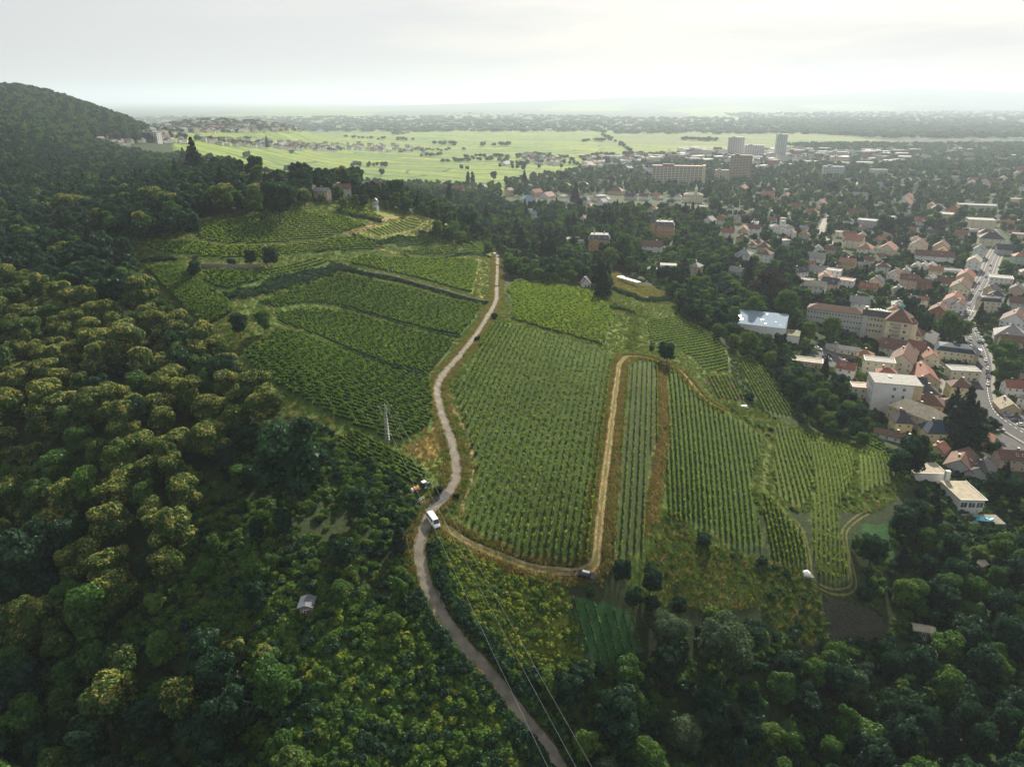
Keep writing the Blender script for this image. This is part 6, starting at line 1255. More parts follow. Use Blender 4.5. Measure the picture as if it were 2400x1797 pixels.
ngr += cover('path_side_grass', 'rough green grass between the right hand vine parcels', POLY['TRIANGLE'], 1.3, {'g': .86, 'y': .12, 'r': .02}, TUFT, .6, 1.5, 47, [POLY[k] for k in ('F3','F5','F6','F7','F8','F9','PLOW','SCRUB')])
ngr += cover('mown_strip', 'pale green mown strip beside the vineyard slope', POLY['F11L'], 1.6, {'g': 1}, TUFT, .4, .9, 48)
ngr += cover('orange_weeds', 'strip of orange brown dry weeds between two vineyard parcels', POLY['ORNG'], 3.5, {'r': .32, 'y': .50, 'g': .18}, TUFT, .7, 1.9, 42)
ngr += cover('straw_grass', 'cut straw coloured grass at the inside of the road bend', POLY['STRAW'], 3.0, {'y': 1}, TUFT, .5, 1.1, 43); ngr += cover('meadow_grass', 'dry yellow meadow grass round the white canopy', POLY['MEADOW'], 1.3, {'y': .6, 'g': .4}, TUFT, .8, 1.8, 44)
ngr += cover('row_grass', 'short grass between the rows of the big middle vineyard', POLY['F1'], .8, {'d': .6, 'g': .4}, TUFT, .4, .8, 45); ngr += cover('scrub_grass', 'mixed dry grass of the lower scrub slope', POLY['SCRUB'], 1.5, {'g': .86, 'y': .12, 'r': .02}, TUFT, .7, 1.8, 46, [POLY['PLOW']])
def roadside(Q, off, wd, n, mix, src, smin, smax, name, label, seed, i0=0, i1=None):
    lim = 1.75 if src is TUFT else 3.0
    r = np.random.default_rng(seed); i1 = i1 or len(Q)-1; idx = r.uniform(i0, i1, n); o = off+r.normal(0, wd, n); o = np.where(off > 0, np.maximum(o, lim), np.minimum(o, -lim)); t = np.gradient(Q, axis=0); t /= np.linalg.norm(t, axis=1, keepdims=True)+1e-9
    X = np.interp(idx, np.arange(len(Q)), Q[:,0]); Y = np.interp(idx, np.arange(len(Q)), Q[:,1]); tx = np.interp(idx, np.arange(len(Q)), t[:,0]); ty = np.interp(idx, np.arange(len(Q)), t[:,1]); X = X+ty*o; Y = Y-tx*o
    keys = list(mix); pr = np.array([mix[k] for k in keys], float); pr /= pr.sum(); scatter(name, np.stack([X, Y, Hh(X, Y)], 1), r.uniform(0, 6.28, n), r.uniform(smin, smax, n), r.choice(len(keys), n, p=pr), [src[k] for k in keys], label)
roadside(ROAD, 2.6, .7, 5200, {'g': .5, 'y': .42, 'r': .08}, TUFT, .6, 1.5, 'roadside_grass', 'grass fringe along one side of the vineyard road', 51); roadside(ROAD, -2.6, .7, 5200, {'g': .5, 'y': .40, 'r': .10}, TUFT, .6, 1.5, 'roadside_grass', 'grass fringe along the other side of the vineyard road', 52)
roadside(TRACK, 2.4, .8, 3500, {'g': .35, 'y': .4, 'r': .25}, TUFT, .6, 1.6, 'track_grass_fringe', 'dry fringe along the two-rut dirt track', 53); roadside(TRACK, -2.4, .7, 3500, {'g': .5, 'y': .4, 'r': .1}, TUFT, .5, 1.4, 'track_grass_fringe', 'grass on the other side of the dirt track', 54)
_f = G(8, 545, 90); IFORK = int(np.argmin(np.hypot(ROAD[:,0]-_f[0], ROAD[:,1]-_f[1])))
roadside(ROAD, 4.0, .9, 700, {'d': .5, 'm': .4, 'l': .1}, BUSH, .7, 1.7, 'roadside_bushes', 'bushes hemming the shaded lower road', 55, IFORK+int(.30*(len(ROAD)-IFORK))); roadside(ROAD, -4.0, .8, 700, {'d': .5, 'm': .4, 'l': .1}, BUSH, .7, 1.6, 'roadside_bushes', 'bushes on the other side of the shaded lower road', 56, IFORK+int(.12*(len(ROAD)-IFORK)))
def hedge_line(k, pl, n, wd, mix, smin, smax, name, label, seed):
    Q = path_px((k, pl), step=1.0); r = np.random.default_rng(seed); idx = r.uniform(0, len(Q)-1, n); X = np.interp(idx, np.arange(len(Q)), Q[:,0])+r.normal(0, wd, n); Y = np.interp(idx, np.arange(len(Q)), Q[:,1])+r.normal(0, wd, n)
    keys = list(mix); pr = np.array([mix[k_] for k_ in keys], float); pr /= pr.sum(); scatter(name, np.stack([X, Y, Hh(X, Y)], 1), r.uniform(0, 6.28, n), r.uniform(smin, smax, n), r.choice(len(keys), n, p=pr), [BUSH[k_] for k_ in keys], label)
hedge_line(5, [(0,75),(150,120),(400,170),(650,240),(925,312)], 520, .9, {'d': .8, 'm': .2}, .8, 1.5, 'bank_bushes', 'dark bushes along the bank below the sunlit vineyard', 61)
hedge_line('e', [(1040,600),(1300,560),(1600,470),(1900,380),(2212,300)], 900, 1.6, {'d': .65, 'm': .35}, .8, 1.7, 'bank_bushes', 'dark green bank between two upper left vineyards', 62)
hedge_line(5, [(0,335),(250,400),(500,480),(760,530)], 260, .6, {'d': .6, 'm': .4}, .5, .9, 'bank_bushes', 'low dark bank through the left vineyards', 63); hedge_line(5, [(0,600),(270,700),(560,790)], 330, .7, {'d': .6, 'm': .4}, .6, 1.1, 'bank_bushes', 'low dark bank above the lowest left vineyard', 64)
hedge_line(2, [(0,965),(100,985),(250,1020)], 240, .8, {'d': .8, 'm': .2}, .8, 1.4, 'terrace_hedge', 'dark hedge under the tower knoll', 65); hedge_line(2, [(80,1110),(200,1150),(260,1160),(400,1130),(560,1110)], 300, .8, {'d': .7, 'm': .3}, .7, 1.3, 'terrace_hedge', 'dark bank round the sunny terrace', 66)
hedge_line(2, [(550,1110),(650,1120),(790,1140),(700,1090)], 220, 3, {'d': .7, 'm': .3}, 1.0, 2.2, 'terrace_hedge', 'bushes at the tip of the terrace spur', 67); hedge_line(2, [(400,1240),(700,1252),(960,1250)], 260, .7, {'d': .7, 'm': .3}, .7, 1.1, 'terrace_hedge', 'low hedge above the sunlit vineyard', 68)
hedge_line('e', [(120,240),(300,220),(480,215)], 160, .7, {'d': 1}, .7, 1.2, 'bank_bushes', 'dark bank above the upper left parcel', 69); hedge_line(5, [(1740,215),(1870,260),(1960,290),(2110,285)], 300, 1.0, {'d': .8, 'm': .2}, 1.0, 1.8, 'meadow_hedge', 'dark hedge under the dry meadow', 70)
hedge_line(5, [(1730,340),(1800,345),(1890,380)], 130, .8, {'d': .8, 'm': .2}, .8, 1.5, 'garden_hedge', 'dark hedge steps beside the square vineyard', 71); hedge_line('e', [(840,60),(1000,110),(1400,80)], 60, .6, {'d': 1}, .5, .9, 'bank_bushes', 'thin dark line under the hilltop track', 72)
hedge_line(5, [(1750,300),(1820,330),(1880,380),(1920,340)], 260, 2.4, {'l': .4, 'y': .6}, .6, 1.3, 'terrace_garden', 'sunny yellow green plants on the small stepped terraces', 73); hedge_line(5, [(1900,420),(1890,500),(1870,600)], 240, 1.2, {'l': .5, 'y': .5}, .5, 1.1, 'terrace_garden', 'sunny weeds beside the earth path above the strip', 74)
# furrows of the ploughed plot
pa_, pb_ = G(9, 930, 620)[:2], G(9, 1330, 790)[:2]; td = (pb_-pa_)/np.linalg.norm(pb_-pa_); nd = np.array([-td[1], td[0]]); mat('soil', (.068,.064,.048), .95, .05, var=.3, scale=2.0); VF = []
for i in range(-26, 27):
    s_ = np.arange(-30, 60, 1.0); L_ = (pa_+nd*i*.9)[None]+td[None]*s_[:,None]; qx, qy, _ = project(L_[:,0], L_[:,1], Hh(L_[:,0], L_[:,1])); k = inpoly(qx, qy, POLY['PLOW'])
    for j in np.where(k[:-1] & k[1:])[0]:
        a, c = L_[j], L_[j+1]; za, zc = float(Hh(*a)), float(Hh(*c)); w0 = nd*.3
        for sg in (-1, 1): VF.append([(*(a+w0*sg), za+.01), (*(c+w0*sg), zc+.01), (*c, zc+.24+.06*math.sin(j*2.1+i)), (*a, za+.24+.06*math.sin(j*2.1-2.1+i))])
if VF: link('furrows', quads_mesh('furrows', np.array(VF), len(VF), ['soil']), kind='stuff', label='dark furrows of the ploughed plot at the lower right')
cover('plot_edge_weeds', 'yellow green weeds ringing the ploughed plot', S(9, [(850,520),(1060,520),(1280,600),(1420,760),(1380,880),(1100,930),(900,880),(860,700)]), .7, {'b': .5, 'y': .3, 'm': .2}, BUSH, .35, .9, 77, [POLY['PLOW']])
cover('garden_shrubs', 'hedges and low garden shrubs between the houses', R_TOWN, .060, {'d': .35, 'm': .38, 'l': .15, 'b': .12}, BUSH, .9, 2.3, 81, YARDS, None, 700)
cover('park_undergrowth', 'low growth between the trees right of the road head', R_PARK, .12, {'d': .30, 'm': .40, 'l': .15, 'b': .15}, BUSH, .9, 2.3, 82, [POLY['MEADOW'], POLY['F12'], POLY['DRYT']], None, 640)
cover('slope_undergrowth', 'bushes on the wooded slope between vineyards and town', R_BAND, .30, {'d': .30, 'm': .38, 'l': .14, 'b': .18}, BUSH, .8, 2.0, 83, [POLY['F8'], POLY['F11']]+YARDS)
cover('slope_bushes', 'bushes between the edge of the vineyards and the first houses', S(6, [(300,560),(520,620),(700,900),(900,1040),(1180,1120),(1420,1300),(1500,1500),(1400,1400),(1200,1200),(900,1110),(740,1070),(560,900),(400,640)]), .30, {'d': .25, 'm': .35, 'l': .2, 'b': .2}, BUSH, .7, 1.7, 84, [POLY['F8'], POLY['F7'], POLY['F10']])
cover('garden_undergrowth', 'overgrown garden plots at the lower left', S(0, [(230,1270),(400,1250),(560,1300),(640,1330),(600,1420),(420,1430),(240,1380)]), .55, {'d': .15, 'm': .35, 'l': .15, 'b': .35}, BUSH, .5, 1.5, 85, mask=patch(5, -1.0))
cover('garden_undergrowth', 'shrubs below the lattice mast vine rows', S(0, [(560,925),(700,925),(760,965),(890,1055),(905,1135),(820,1110),(700,1010)]), .55, {'d': .3, 'm': .4, 'b': .3}, BUSH, .6, 1.9, 86, [POLY['F16']])
cover('villa_garden_shrubs', 'shrubs filling the slope below the white cubic villa', S(0, [(1330,555),(1440,580),(1520,600),(1500,660),(1445,645),(1400,605)]), .35, {'d': .3, 'm': .4, 'l': .15, 'b': .15}, BUSH, .9, 2.2, 87, [POLY['MEADOW']])
cover('strip_weeds', 'weeds and low bushes on the strip beside the narrow right hand parcel', S(6, [(290,500),(370,560),(420,740),(520,1000),(620,1060),(480,1010),(400,950),(320,760)]), .55, {'b': .5, 'm': .3, 'l': .2}, BUSH, .35, 1.0, 88, [POLY['F8'], POLY['F9'], POLY['F11L']])
print('bushes', nb, 'tufts', ngr)
# ------------------------------------------------------------------ vehicles
PAINTS = {'white': (.78,.78,.77), 'black': (.012,.014,.018), 'dark blue': (.02,.04,.09), 'silver': (.42,.43,.44), 'red': (.35,.03,.025), 'green': (.16,.22,.06), 'grey': (.14,.145,.15), 'orange': (.70,.32,.10)}
for k_, c_ in PAINTS.items(): mat('paint_'+k_, c_, .25, .6, var=.02)
mat('tyre', (.02,.02,.021), .85); mat('car_glass', (.02,.025,.03), .06, .7); mat('lamp', (.6,.6,.55), .2); mat('tail_lamp', (.35,.02,.02), .3)
def loft(b, secs, m):
    """closed cross-sections along x, each a list of (y, z)"""
    n = len(secs[0][1]); base = len(b.v)
    for x, s in secs:
        for (y, z) in s: b.v.append((x, y, z))
    for i in range(len(secs)-1):
        for j in range(n): j2 = (j+1) % n; b.f.append((base+i*n+j, base+i*n+j2, base+(i+1)*n+j2, base+(i+1)*n+j)); b.m.append(b.mi(m))
    b.f.append(tuple(base+j for j in range(n))[::-1]); b.m.append(b.mi(m)); e = base+(len(secs)-1)*n; b.f.append(tuple(e+j for j in range(n))); b.m.append(b.mi(m))
def sec(w0, w1, z0, z1, zb=None): zb = zb or (z0+(z1-z0)*.5); return [(-w0, z0), (w0, z0), (w0*1.03, zb), (w1, z1), (-w1, z1), (-w0*1.03, zb)][::-1]
def wheel_mesh(r, wd):
    b = MB(); b.tube((0, -wd/2, 0), (0, wd/2, 0), r, 'tyre', 12); b.tube((0, -wd/2-.01, 0), (0, wd/2+.01, 0), r*.58, 'paint_silver', 8); return b.mesh('wheel')
WH = wheel_mesh(.32, .22)
def car_meshes(paint, kind):
    P_ = 'paint_'+paint; b = MB(); c = MB()
    if kind == 'car':
        loft(b, [(-2.1, sec(.74,.70,.35,.80)), (-1.95, sec(.86,.80,.25,.92)), (-.9, sec(.88,.80,.22,.96)), (.9, sec(.88,.80,.22,.94)), (1.9, sec(.86,.76,.24,.80)), (2.15, sec(.74,.66,.34,.66))], P_)
        loft(c, [(-1.75, sec(.76,.70,.90,.95)), (-1.25, sec(.76,.58,.92,1.42)), (.15, sec(.76,.60,.92,1.44)), (.95, sec(.76,.70,.90,.94))], 'car_glass'); r_ = MB(); r_.box(-.52, 0, 1.43, 1.475, 1.45, 1.16, P_, tx=.94, ty=.9); ax = (-1.32, 1.35)
    elif kind == 'van':
        loft(b, [(-2.55, sec(.90,.80,.35,1.85)), (-2.45, sec(.96,.82,.28,1.98)), (1.0, sec(.96,.82,.28,1.98)), (1.25, sec(.96,.86,.28,1.72)), (1.75, sec(.96,.90,.28,1.15)), (2.4, sec(.92,.82,.3,.92)), (2.55, sec(.80,.72,.4,.78))], P_)
        # windscreen and side glass stand just proud of the body
        c.face([(1.03,-.80,1.95),(1.30,-.84,1.68),(1.80,-.86,1.18),(1.80,.86,1.18),(1.30,.84,1.68),(1.03,.80,1.95)][::-1] if False else [(1.06,-.76,1.96),(1.81,-.82,1.16),(1.81,.82,1.16),(1.06,.76,1.96)], 'car_glass')
        for sg in (-1, 1):
            for (x0, x1) in ((-2.3,-1.1),(-1.0,.05),(.15,.95)):
                f = [(x0, sg*1.0, 1.2), (x1, sg*1.0, 1.2), (x1, sg*.885, 1.78), (x0, sg*.885, 1.78)]; c.face(f if sg < 0 else f[::-1], 'car_glass')
        c.face([(-2.57,-.7,1.2),(-2.57,.7,1.2),(-2.53,.66,1.75),(-2.53,-.66,1.75)][::-1], 'car_glass')
        r_ = MB(); r_.box(-.8, 0, 1.975, 2.02, 3.3, 1.5, P_, tx=.98, ty=.95); ax = (-1.6, 1.6)
    elif kind == 'pickup':
        loft(b, [(-2.2, sec(.84,.80,.42,.98)), (-.6, sec(.88,.84,.36,1.02)), (1.0, sec(.88,.84,.36,1.02)), (2.05, sec(.86,.78,.38,.92)), (2.25, sec(.76,.70,.48,.80))], P_)
        loft(c, [(-2.1, sec(.80,.74,1.0,1.72)), (.10, sec(.80,.72,1.0,1.76)), (.9, sec(.80,.72,1.0,1.05))], 'car_glass'); r_ = MB(); r_.box(-1.0, 0, 1.74, 1.82, 2.2, 1.42, 'paint_black', tx=.97, ty=.94); ax = (-1.45, 1.4)
    elif kind == 'truck':
        b.box(-.9, 0, .8, 2.9, 4.0, 2.1, 'paint_white'); b.box(1.9, 0, .45, 2.2, 1.5, 2.0, P_, tx=.85, ty=.92); c.face([(2.6,-.8,1.3),(2.6,.8,1.3),(2.52,.8,2.05),(2.52,-.8,2.05)], 'car_glass'); r_ = MB(); r_.box(-.9, 0, 2.9, 2.95, 4.04, 2.14, 'paint_white'); ax = (-1.9, 1.9)
    return b.mesh('body'), c.mesh('windows'), r_.mesh('roof'), ax
LB = MB(); LB.box(0, 0, 0, .14, .05, .3, 'lamp'); LMESH = LB.mesh('headlight'); LB = MB(); LB.box(0, 0, 0, .16, .05, .22, 'tail_lamp'); TMESH = LB.mesh('tail_light')
CARM = {}
def car(x, y, rz, paint, kind, desc, cat='car', group='cars parked in the town', nm=None, z=None, near=False):
    if (paint, kind) not in CARM: CARM[(paint, kind)] = car_meshes(paint, kind)
    bm_, gm, rm, ax = CARM[(paint, kind)]; z = float(Hh(x, y))+.28 if z is None else z
    dx, dy = math.cos(rz)*1.5, math.sin(rz)*1.5; pit = -math.atan2(float(Hh(x+dx, y+dy))-float(Hh(x-dx, y-dy)), 3.0); rol = math.atan2(float(Hh(x-dy, y+dx))-float(Hh(x+dy, y-dx)), 3.0)
    r = link(nm or ('parked_car' if kind == 'car' else kind), None); r.location = (x, y, z); r.rotation_euler = (rol, pit, rz)
    for n_, m_ in (('body', bm_), ('windows', gm), ('roof', rm)): link(n_, m_, r)
    hw = .95 if kind in ('van', 'truck') else .84
    for a in ax:
        for sg in (-1, 1): part('wheel', WH, r, (a, sg*(hw-.06), .32), s=(1.1, 1, 1.1) if kind != 'car' else None)
    fx = 2.5 if kind in ('van', 'truck') else (2.2 if kind == 'pickup' else 2.1)
    for sg in (-1, 1): part('headlight', LMESH, r, (fx, sg*.58, .62)); part('tail_light', TMESH, r, (-fx+.02, sg*.68, .75))
    if desc: reg(r, desc, (x, y, z+.8), cat, group)
    return r
# white van on the road fork
v0 = G('S', *(1004.5, 1211)); v1 = G('S', 1025, 1240); yv = math.atan2(v1[1]-v0[1], v1[0]-v0[0])
vm = (v0[:2]+v1[:2])/2; r = car(vm[0], vm[1], yv, 'white', 'van', None, nm='white_van', z=float(Hh(*vm))+.16); r['label'] = 'white passenger van driving down the vineyard road at the fork'; r['category'] = 'van'; lm('the white van', 'S', 1011, 1205)
# black pickup with a white strip as its roof glint, hitch rack behind
pm = G('S', 1374, 1351); r = car(pm[0], pm[1], math.radians(-3), 'black', 'pickup', None, nm='pickup', z=float(Hh(*pm[:2]))+.1); r['label'] = 'black off-road pickup with white strip as roof glint parked at the lower track corner'; r['category'] = 'car'; lm('the black pickup', 'S', 1374, 1345)
b = MB(); b.box(-2.75, .2, .5, .6, 1.1, .1, 'metal_grey'); b.box(-3.2, .2, .35, .7, .35, .9, 'tyre'); b.box(-3.0, -.4, .5, .62, .6, .1, 'paint_silver'); b.build('tow_rack', r)
b = MB(); b.box(-.6, .35, 1.86, 2.0, 1.9, .6, 'trim'); b.build('roof_glint', r)  # white strip added for the bright reflection along the roof edge
r_ = G(2, 988, 1240); rr_ = car(r_[0], r_[1], math.radians(80), 'white', 'van', None, nm='white_van', z=float(Hh(*r_[:2]))+.2); rr_['label'] = 'small far white van parked where the road meets the trees'; rr_['category'] = 'van'; lm('the far white van', 2, 988, 1235)
# tractor with orange sprayer
tp = G('S', 996.5, 1143.5); tq = G('S', 975, 1152); yt = math.atan2(tp[1]-tq[1], tp[0]-tq[0])
r = link('tractor', None, loc=tuple(tp), rz=yt); mat('tractor_green', (.03,.10,.05), .4, .5)
b = MB(); b.box(.95, 0, .7, 1.35, 1.7, .75, 'tractor_green', tx=.92, ty=.8); b.box(-.2, 0, .6, 1.0, 1.3, .9, 'tyre'); b.build('hood', r)
b = MB(); b.box(-.35, 0, 1.0, 2.1, 1.15, 1.15, 'car_glass', tx=.85, ty=.85); b.build('cab', r); b = MB(); b.box(-.35, 0, 2.1, 2.28, 1.35, 1.3, 'paint_white', tx=.9, ty=.9); b.build('roof', r)
b = MB(); b.tube((.9, .3, 1.3), (.9, .3, 2.2), .05, 'metal_grey'); b.build('exhaust', r)
WB = wheel_mesh(.72, .38); WS = wheel_mesh(.45, .28)
for sg in (-1, 1): part('wheel', WB, r, (-.5, sg*.75, .72)); part('wheel', WS, r, (1.35, sg*.65, .45)); part('headlight', LMESH, r, (1.82, sg*.25, 1.0))
r['label'] = 'small vineyard tractor with white cab roof, coupled to the orange sprayer'; r['category'] = 'tractor'; lm('the tractor', 'S', 996, 1140)
ty_ = (math.cos(yt), math.sin(yt)); sx_, sy_ = tp[0]-ty_[0]*3.1, tp[1]-ty_[1]*3.1
r = link('sprayer', None, loc=(float(sx_), float(sy_), float(Hh(sx_, sy_))), rz=yt)
b = MB(); b.tube((-1.05, 0, 1.05), (-.75, 0, 1.08), .38, 'paint_orange', 12, .62); b.tube((-.75, 0, 1.08), (.75, 0, 1.08), .62, 'paint_orange', 12); b.tube((.75, 0, 1.08), (1.0, 0, 1.05), .62, 'paint_orange', 12, .38); b.cyl(.1, 0, 1.6, 1.76, .22, .22, 'tyre', 8); b.build('tank', r)
b = MB(); b.box(0, 0, .4, .55, 2.6, .9, 'metal_grey'); b.box(1.6, 0, .45, .52, .9, .1, 'metal_grey'); b.build('frame', r); b = MB(); b.tube((-1.5, 0, 1.0), (-1.15, 0, 1.0), .6, 'paint_white', 12); b.build('fan', r)
for sg in (-1, 1): part('wheel', WS, r, (-.1, sg*.68, .45))
r['label'] = 'orange spray tank trailer with white fan hitched behind the tractor'; r['category'] = 'trailer'
# small white barrier rails by the fork
for (a_, b_, nn) in (((982.5,1174.5),(993.5,1168.5),'upper'), ((984.5,1177.8),(995,1171.5),'lower')):
    p_, q_ = G('S', *a_), G('S', *b_); r = link('guard_rail', None, loc=tuple(p_)); d_ = q_-p_; b = MB(); b.tube((0,0,.8), (d_[0], d_[1], d_[2]+.8), .06, 'trim'); b.build('rail', r)
    for f in (0, .5, 1): b = MB(); b.tube((d_[0]*f, d_[1]*f, d_[2]*f-.3), (d_[0]*f, d_[1]*f, d_[2]*f+.8), .05, 'trim'); b.build('post', r)
    r['label'] = f'{nn} one of the two thin white rails just left of the road fork'; r['category'] = 'railing'
# cars of the town
CARS = [(6,875,605,'white',-25),(6,855,625,'green',-25),(6,922,660,'black',-25),(6,952,648,'dark blue',-25),(6,938,668,'silver',-25),(6,1030,628,'silver',60),(6,1055,634,'white',60),(6,1085,642,'white',60),(6,1960,680,'white','s3'),(6,1966,712,'grey','s3'),(6,1970,735,'white','s3'),(6,1968,762,'dark blue','s3'),(6,1972,788,'grey','s3'),(6,1972,835,'white','s3'),
 (6,1885,448,'white','s3'),(6,1890,465,'black','s3'),(6,1893,482,'white','s3'),(6,1858,540,'white','s3'),(6,1915,528,'white',-12),(6,1918,540,'silver',-12),(6,1922,552,'white',-12),(6,1926,564,'grey',-12),(6,2105,1036,'silver',-12),(6,2150,1072,'dark blue',-12),(6,2190,1100,'white',-20),(6,2012,1130,'grey',-45),(6,2050,1125,'silver',-45),(6,1845,385,'grey','s1'),
 (6,1805,385,'white','s1'),(3,1990,1308,'red','s1'),(3,1985,1335,'white','s1'),(3,1962,1382,'black','s1'),(3,1925,1465,'white','s1'),(3,2040,1222,'silver',-20),(3,1915,1420,'grey','s1'),(3,1868,1470,'white','s1'),(3,1850,1560,'silver','s1'),(3,705,1415,'silver',-20),(3,2100,1640,'white',10),(6,575,568,'white',-24),(6,600,606,'silver',-24),(6,540,1215,'white',0) if False else (6,1570,1218,'silver',-30),
 (3,900,1075,'white','s5'),(3,880,1110,'silver','s5'),(3,1110,735,'white','s5'),(6,1740,730,'white',70),(6,1660,720,'silver',70),(6,1655,760,'white',70),(6,1650,790,'grey',70),(6,1700,905,'white',-10),(6,1590,1010,'white',-20)]
def st_yaw(Q, p_): i = int(np.argmin(np.hypot(Q[:,0]-p_[0], Q[:,1]-p_[1]))); i = min(max(i, 1), len(Q)-2); return math.atan2(Q[i+1,1]-Q[i-1,1], Q[i+1,0]-Q[i-1,0])
for (k, x, y, pc, a) in CARS:
    p_ = G(k, x, y); rz = math.radians(a) if not isinstance(a, str) else st_yaw({'s1': ST1, 's3': ST3, 's5': ST5}[a], p_)
    car(p_[0], p_[1], rz, pc, 'car', f'{pc} parked car')
p_ = G(6, 1916, 638); r = car(p_[0], p_[1], st_yaw(ST3, p_), 'white', 'truck', None, nm='delivery_truck'); r['label'] = 'white box truck on the curving main street'; r['category'] = 'truck'
# ------------------------------------------------------------------ lattice mast and its three wires
mb_ = G('S', 908.5, 1034); mt = project(*mb_)[2]; Hm = 12.0; wdir = math.radians(-12)
r = link('power_mast', None, loc=tuple(mb_), rz=wdir); r['label'] = 'slender grey lattice power mast standing in the left vineyard'; r['category'] = 'pylon'; lm('the lattice mast', 'S', 905, 1000)
mat('galvanised', (.38,.40,.40), .5, .5, .5); b = MB(); cor = [(-1,-1),(1,-1),(1,1),(-1,1)]
def hw_(z): return .62-(.62-.20)*z/Hm
for (a, c) in cor: b.tube((a*hw_(0), c*hw_(0), -.5), (a*hw_(Hm), c*hw_(Hm), Hm), .05, 'galvanised', 4)
b.build('legs', r); b = MB(); z = 0; i = 0
while z < Hm-.7:
    z2 = z+.85
    for j in range(4):
        p_, q_ = cor[j], cor[(j+1) % 4]; A = (p_[0]*hw_(z), p_[1]*hw_(z), z); B = (q_[0]*hw_(z2), q_[1]*hw_(z2), z2); b.tube(A, B, .03, 'galvanised', 3); B2 = (q_[0]*hw_(z), q_[1]*hw_(z), z); b.tube(A, B2, .03, 'galvanised', 3)
    z = z2
b.build('bracing', r); b = MB(); b.tube((-2.1, 0, Hm-.9), (-.2, 0, Hm), .07, 'galvanised', 4); b.tube((-.2, 0, Hm), (2.0, 0, Hm-.1), .07, 'galvanised', 4); b.tube((-2.1, 0, Hm-.9), (.2, 0, Hm-1.2), .05, 'galvanised', 4); b.build('cross_arm', r)
for x_, z_ in ((-2.1, Hm-.9), (-.1, Hm), (2.0, Hm-.1)): b = MB(); b.cyl(x_, 0, z_, z_+.35, .09, .06, 'trim', 6); b.build('insulator', r)
mat('wire', (.50,.50,.47), .4, .5, .6)
R0 = bpy.context.scene.collection.objects
for (lx, lz, bx, nm_) in ((-2.1, Hm-.55, 1291, 'left'), (-.1, Hm+.35, 1358, 'middle'), (2.0, Hm+.25, 1396, 'right')):
    A = np.array([mb_[0]+lx*math.cos(wdir), mb_[1]+lx*math.sin(wdir), mb_[2]+lz]); a, bb, c = ray(bx, 1797); t = 104.0; B = np.array([a*t, bb*t, CAMZ+c*t]); E = A+(B-A)*1.30
    b = MB(); n = 40; prev = None
    for i in range(n+1):
        f = i/n; q_ = A+(E-A)*f; q_ = q_-np.array([0, 0, 1.6*4*f*(1-f)]); q_ = tuple(q_-A)
        if prev is not None: b.tube(prev, q_, .015, 'wire', 4)
        prev = q_
    o = b.build('power_line', loc=tuple(A)); o['label'] = f'{nm_} of the three pale power wires running from the mast to the lower edge'; o['category'] = 'power line'; o['group'] = 'wires from the lattice mast'
# garden details of the left allotments: clipped hedges, fence posts, steps
for i, (k, a_, b_) in enumerate(((7,(1560,470),(1720,440)),(7,(1780,485),(1950,470)),(7,(1810,355),(1925,355)),(7,(920,690),(1060,680)),(7,(1090,700),(1200,720)),(7,(1240,725),(1385,700)),(7,(1950,500),(2080,490)))):
    p_, q_ = G(k, *a_), G(k, *b_); n = int(max(4, np.linalg.norm(p_-q_)*7)); f = rng.uniform(0, 1, n); L_ = p_+(q_-p_)*f[:,None]; L_[:,0] += rng.normal(0, .25, n); L_[:,1] += rng.normal(0, .25, n); L_[:,2] = Hh(L_[:,0], L_[:,1])+rng.uniform(.1, 1.1, n)
    V = leaves(L_, np.tile([0, -.3, 1.], (n, 1)), .35, .6); c_ = (p_+q_)/2
    b = MB(); dq = q_-p_; b2 = MB(); b2.box(0, 0, -.4, .85, float(np.linalg.norm(dq[:2])), .5, 'leaf_dark', rz=math.atan2(dq[1], dq[0]))
    r = link('clipped_hedge', None, loc=tuple(c_)); link('leaves', quads_mesh('leaves', V-c_, len(V), ['leaf_dark']), r); b2.build('core', r); reg(r, 'low clipped dark hedge of the gardens', (*c_[:2], c_[2]+.5), 'hedge', 'clipped garden hedges')
mat('pale_stone', (.40,.36,.30), .9)
for (k, a_, b_, nm_, lb) in ((7,(1130,370),(1075,480),'garden_path','pale earth path in the upper left gardens'),(7,(1465,300),(1415,510),'garden_path','thin path with pale border between the garden plots'),(7,(1250,400),(1240,520),'garden_path','short pale path in the allotments'),(7,(610,930),(590,1140),'garden_path','brown clearing strip under the lower left trees')):
    Q = path_px((k, [a_, ((a_[0]+b_[0])/2+6, (a_[1]+b_[1])/2), b_]), step=1.0); ribbon(nm_, Q, 1.3, 'earth' if 'pale' in lb else 'track_grass', lift=.06, wob=.5)
# ------------------------------------------------------------------ air
hz = bpy.data.materials.new('haze'); hz.use_nodes = True; t = hz.node_tree; t.nodes.clear(); o_ = t.nodes.new('ShaderNodeOutputMaterial'); pv_ = t.nodes.new('ShaderNodeVolumePrincipled')
pv_.inputs['Color'].default_value = (.59,.68,.78,1); pv_.inputs['Density'].default_value = .000095; pv_.inputs['Anisotropy'].default_value = .25; t.links.new(pv_.outputs[0], o_.inputs['Volume'])
b = MB(); MATS['haze'] = hz; b.box(0, 29000, -6, 400, 120000, 62000, 'haze'); ho = b.build('haze', kind='stuff', label='pale morning haze filling the valley and plain')
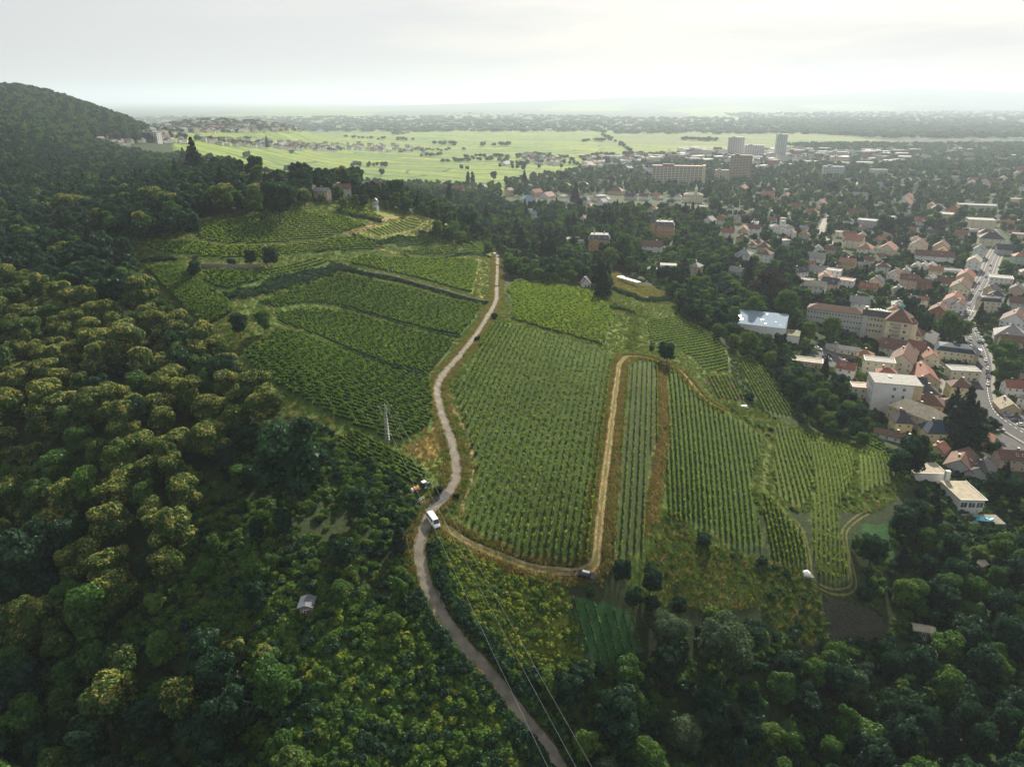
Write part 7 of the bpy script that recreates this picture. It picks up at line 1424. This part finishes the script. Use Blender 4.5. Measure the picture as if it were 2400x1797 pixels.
# ------------------------------------------------------------------ labels
LM.update({})
lm('the fork of the vineyard road', 5, 620, 1600); lm('the road head', 2, 1010, 1230); lm('the ploughed dark plot', 9, 1120, 720); lm('the young vine rows', 8, 1700, 800); lm('the garden shed', 8, -215, 640); lm('the hairpin track', 9, 1050, 500); lm('the straw patch', 5, 560, 1250)
lm('the top left forest corner', 'S', 40, 640); lm('the lower left corner', 'S', 60, 1740); lm('the left frame edge', 'S', 20, 1150); lm('the lower right corner', 'S', 2340, 1740); lm('the bottom frame edge middle', 'S', 1500, 1760); lm('the orange weed strip', 'c', 650, 900); lm('the big dark tree', 4, 1870, 1330); lm('the copper beech', 6, 560, 190)
lm('the dark blue mansard roof', 6, 1745, 590); lm('the yellow pyramid roofed villa', 6, 1630, 1100); lm('the car park by the grey shed', 6, 950, 640); lm('the zebra crossing', 3, 1830, 1590); lm('the long office slab', 3, 1895, 920); lm('the terraced apartment block', 3, 1915, 1030); lm('the mint grey villa', 2, 1210, 880); lm('the belvedere tower villa', 3, 635, 1060)
lm('the far hill village', 1, 700, 480); lm('the brown clearing in the forest', 'S', 400, 1320); lm('the upper left clearing', 1, 640, 1140); lm('the earth bank', 'e', 1250, 310); lm('the sunny terrace spur', 2, 650, 1040); lm('the right frame edge', 'S', 2380, 800); lm('the chequered block', 'S', 1950, 400); lm('the paired gables by the right edge', 6, 1860, 1340); lm('the forest beside the left parcel', 'e', 300, 900)
names = list(LM); LP = np.array([LM[n] for n in names]); buckets = {}
for (o, desc, x, y, z, grp) in THINGS:
    px, py, _ = project(x, y, z); px = float(px); py = float(py); d = np.hypot(LP[:,0]-px, (LP[:,1]-py)*1.0); i = int(np.argmin(d)); dx, dy = px-LP[i,0], py-LP[i,1]
    di = ('right of' if dx > 0 else 'left of') if abs(dx) > abs(dy) else ('in front of' if dy > 0 else 'beyond'); buckets.setdefault((desc, names[i], di), []).append((float(d[i]), len(buckets), o))
for (desc, nm_, di), L_ in buckets.items():
    L_.sort(key=lambda t: t[0])
    for j, (_, _, o) in enumerate(L_):
        if len(L_) == 1: lb = f'{desc} {di} {nm_}'
        else: lb = f'{desc}, {ORD[j]+(" nearest" if j else "")} {di} {nm_}' if j else f'{desc}, nearest one {di} {nm_}'
        w_ = lb.split()
        if len(w_) > 16:
            lb = lb.replace(' with creamy yellow blossom', ' in yellow blossom').replace('house with', 'house,').replace('the ', ''); w_ = lb.split()
        o['label'] = ' '.join(w_[:16])
nall = len(bpy.data.objects); print('objects', nall, 'things', len(THINGS))
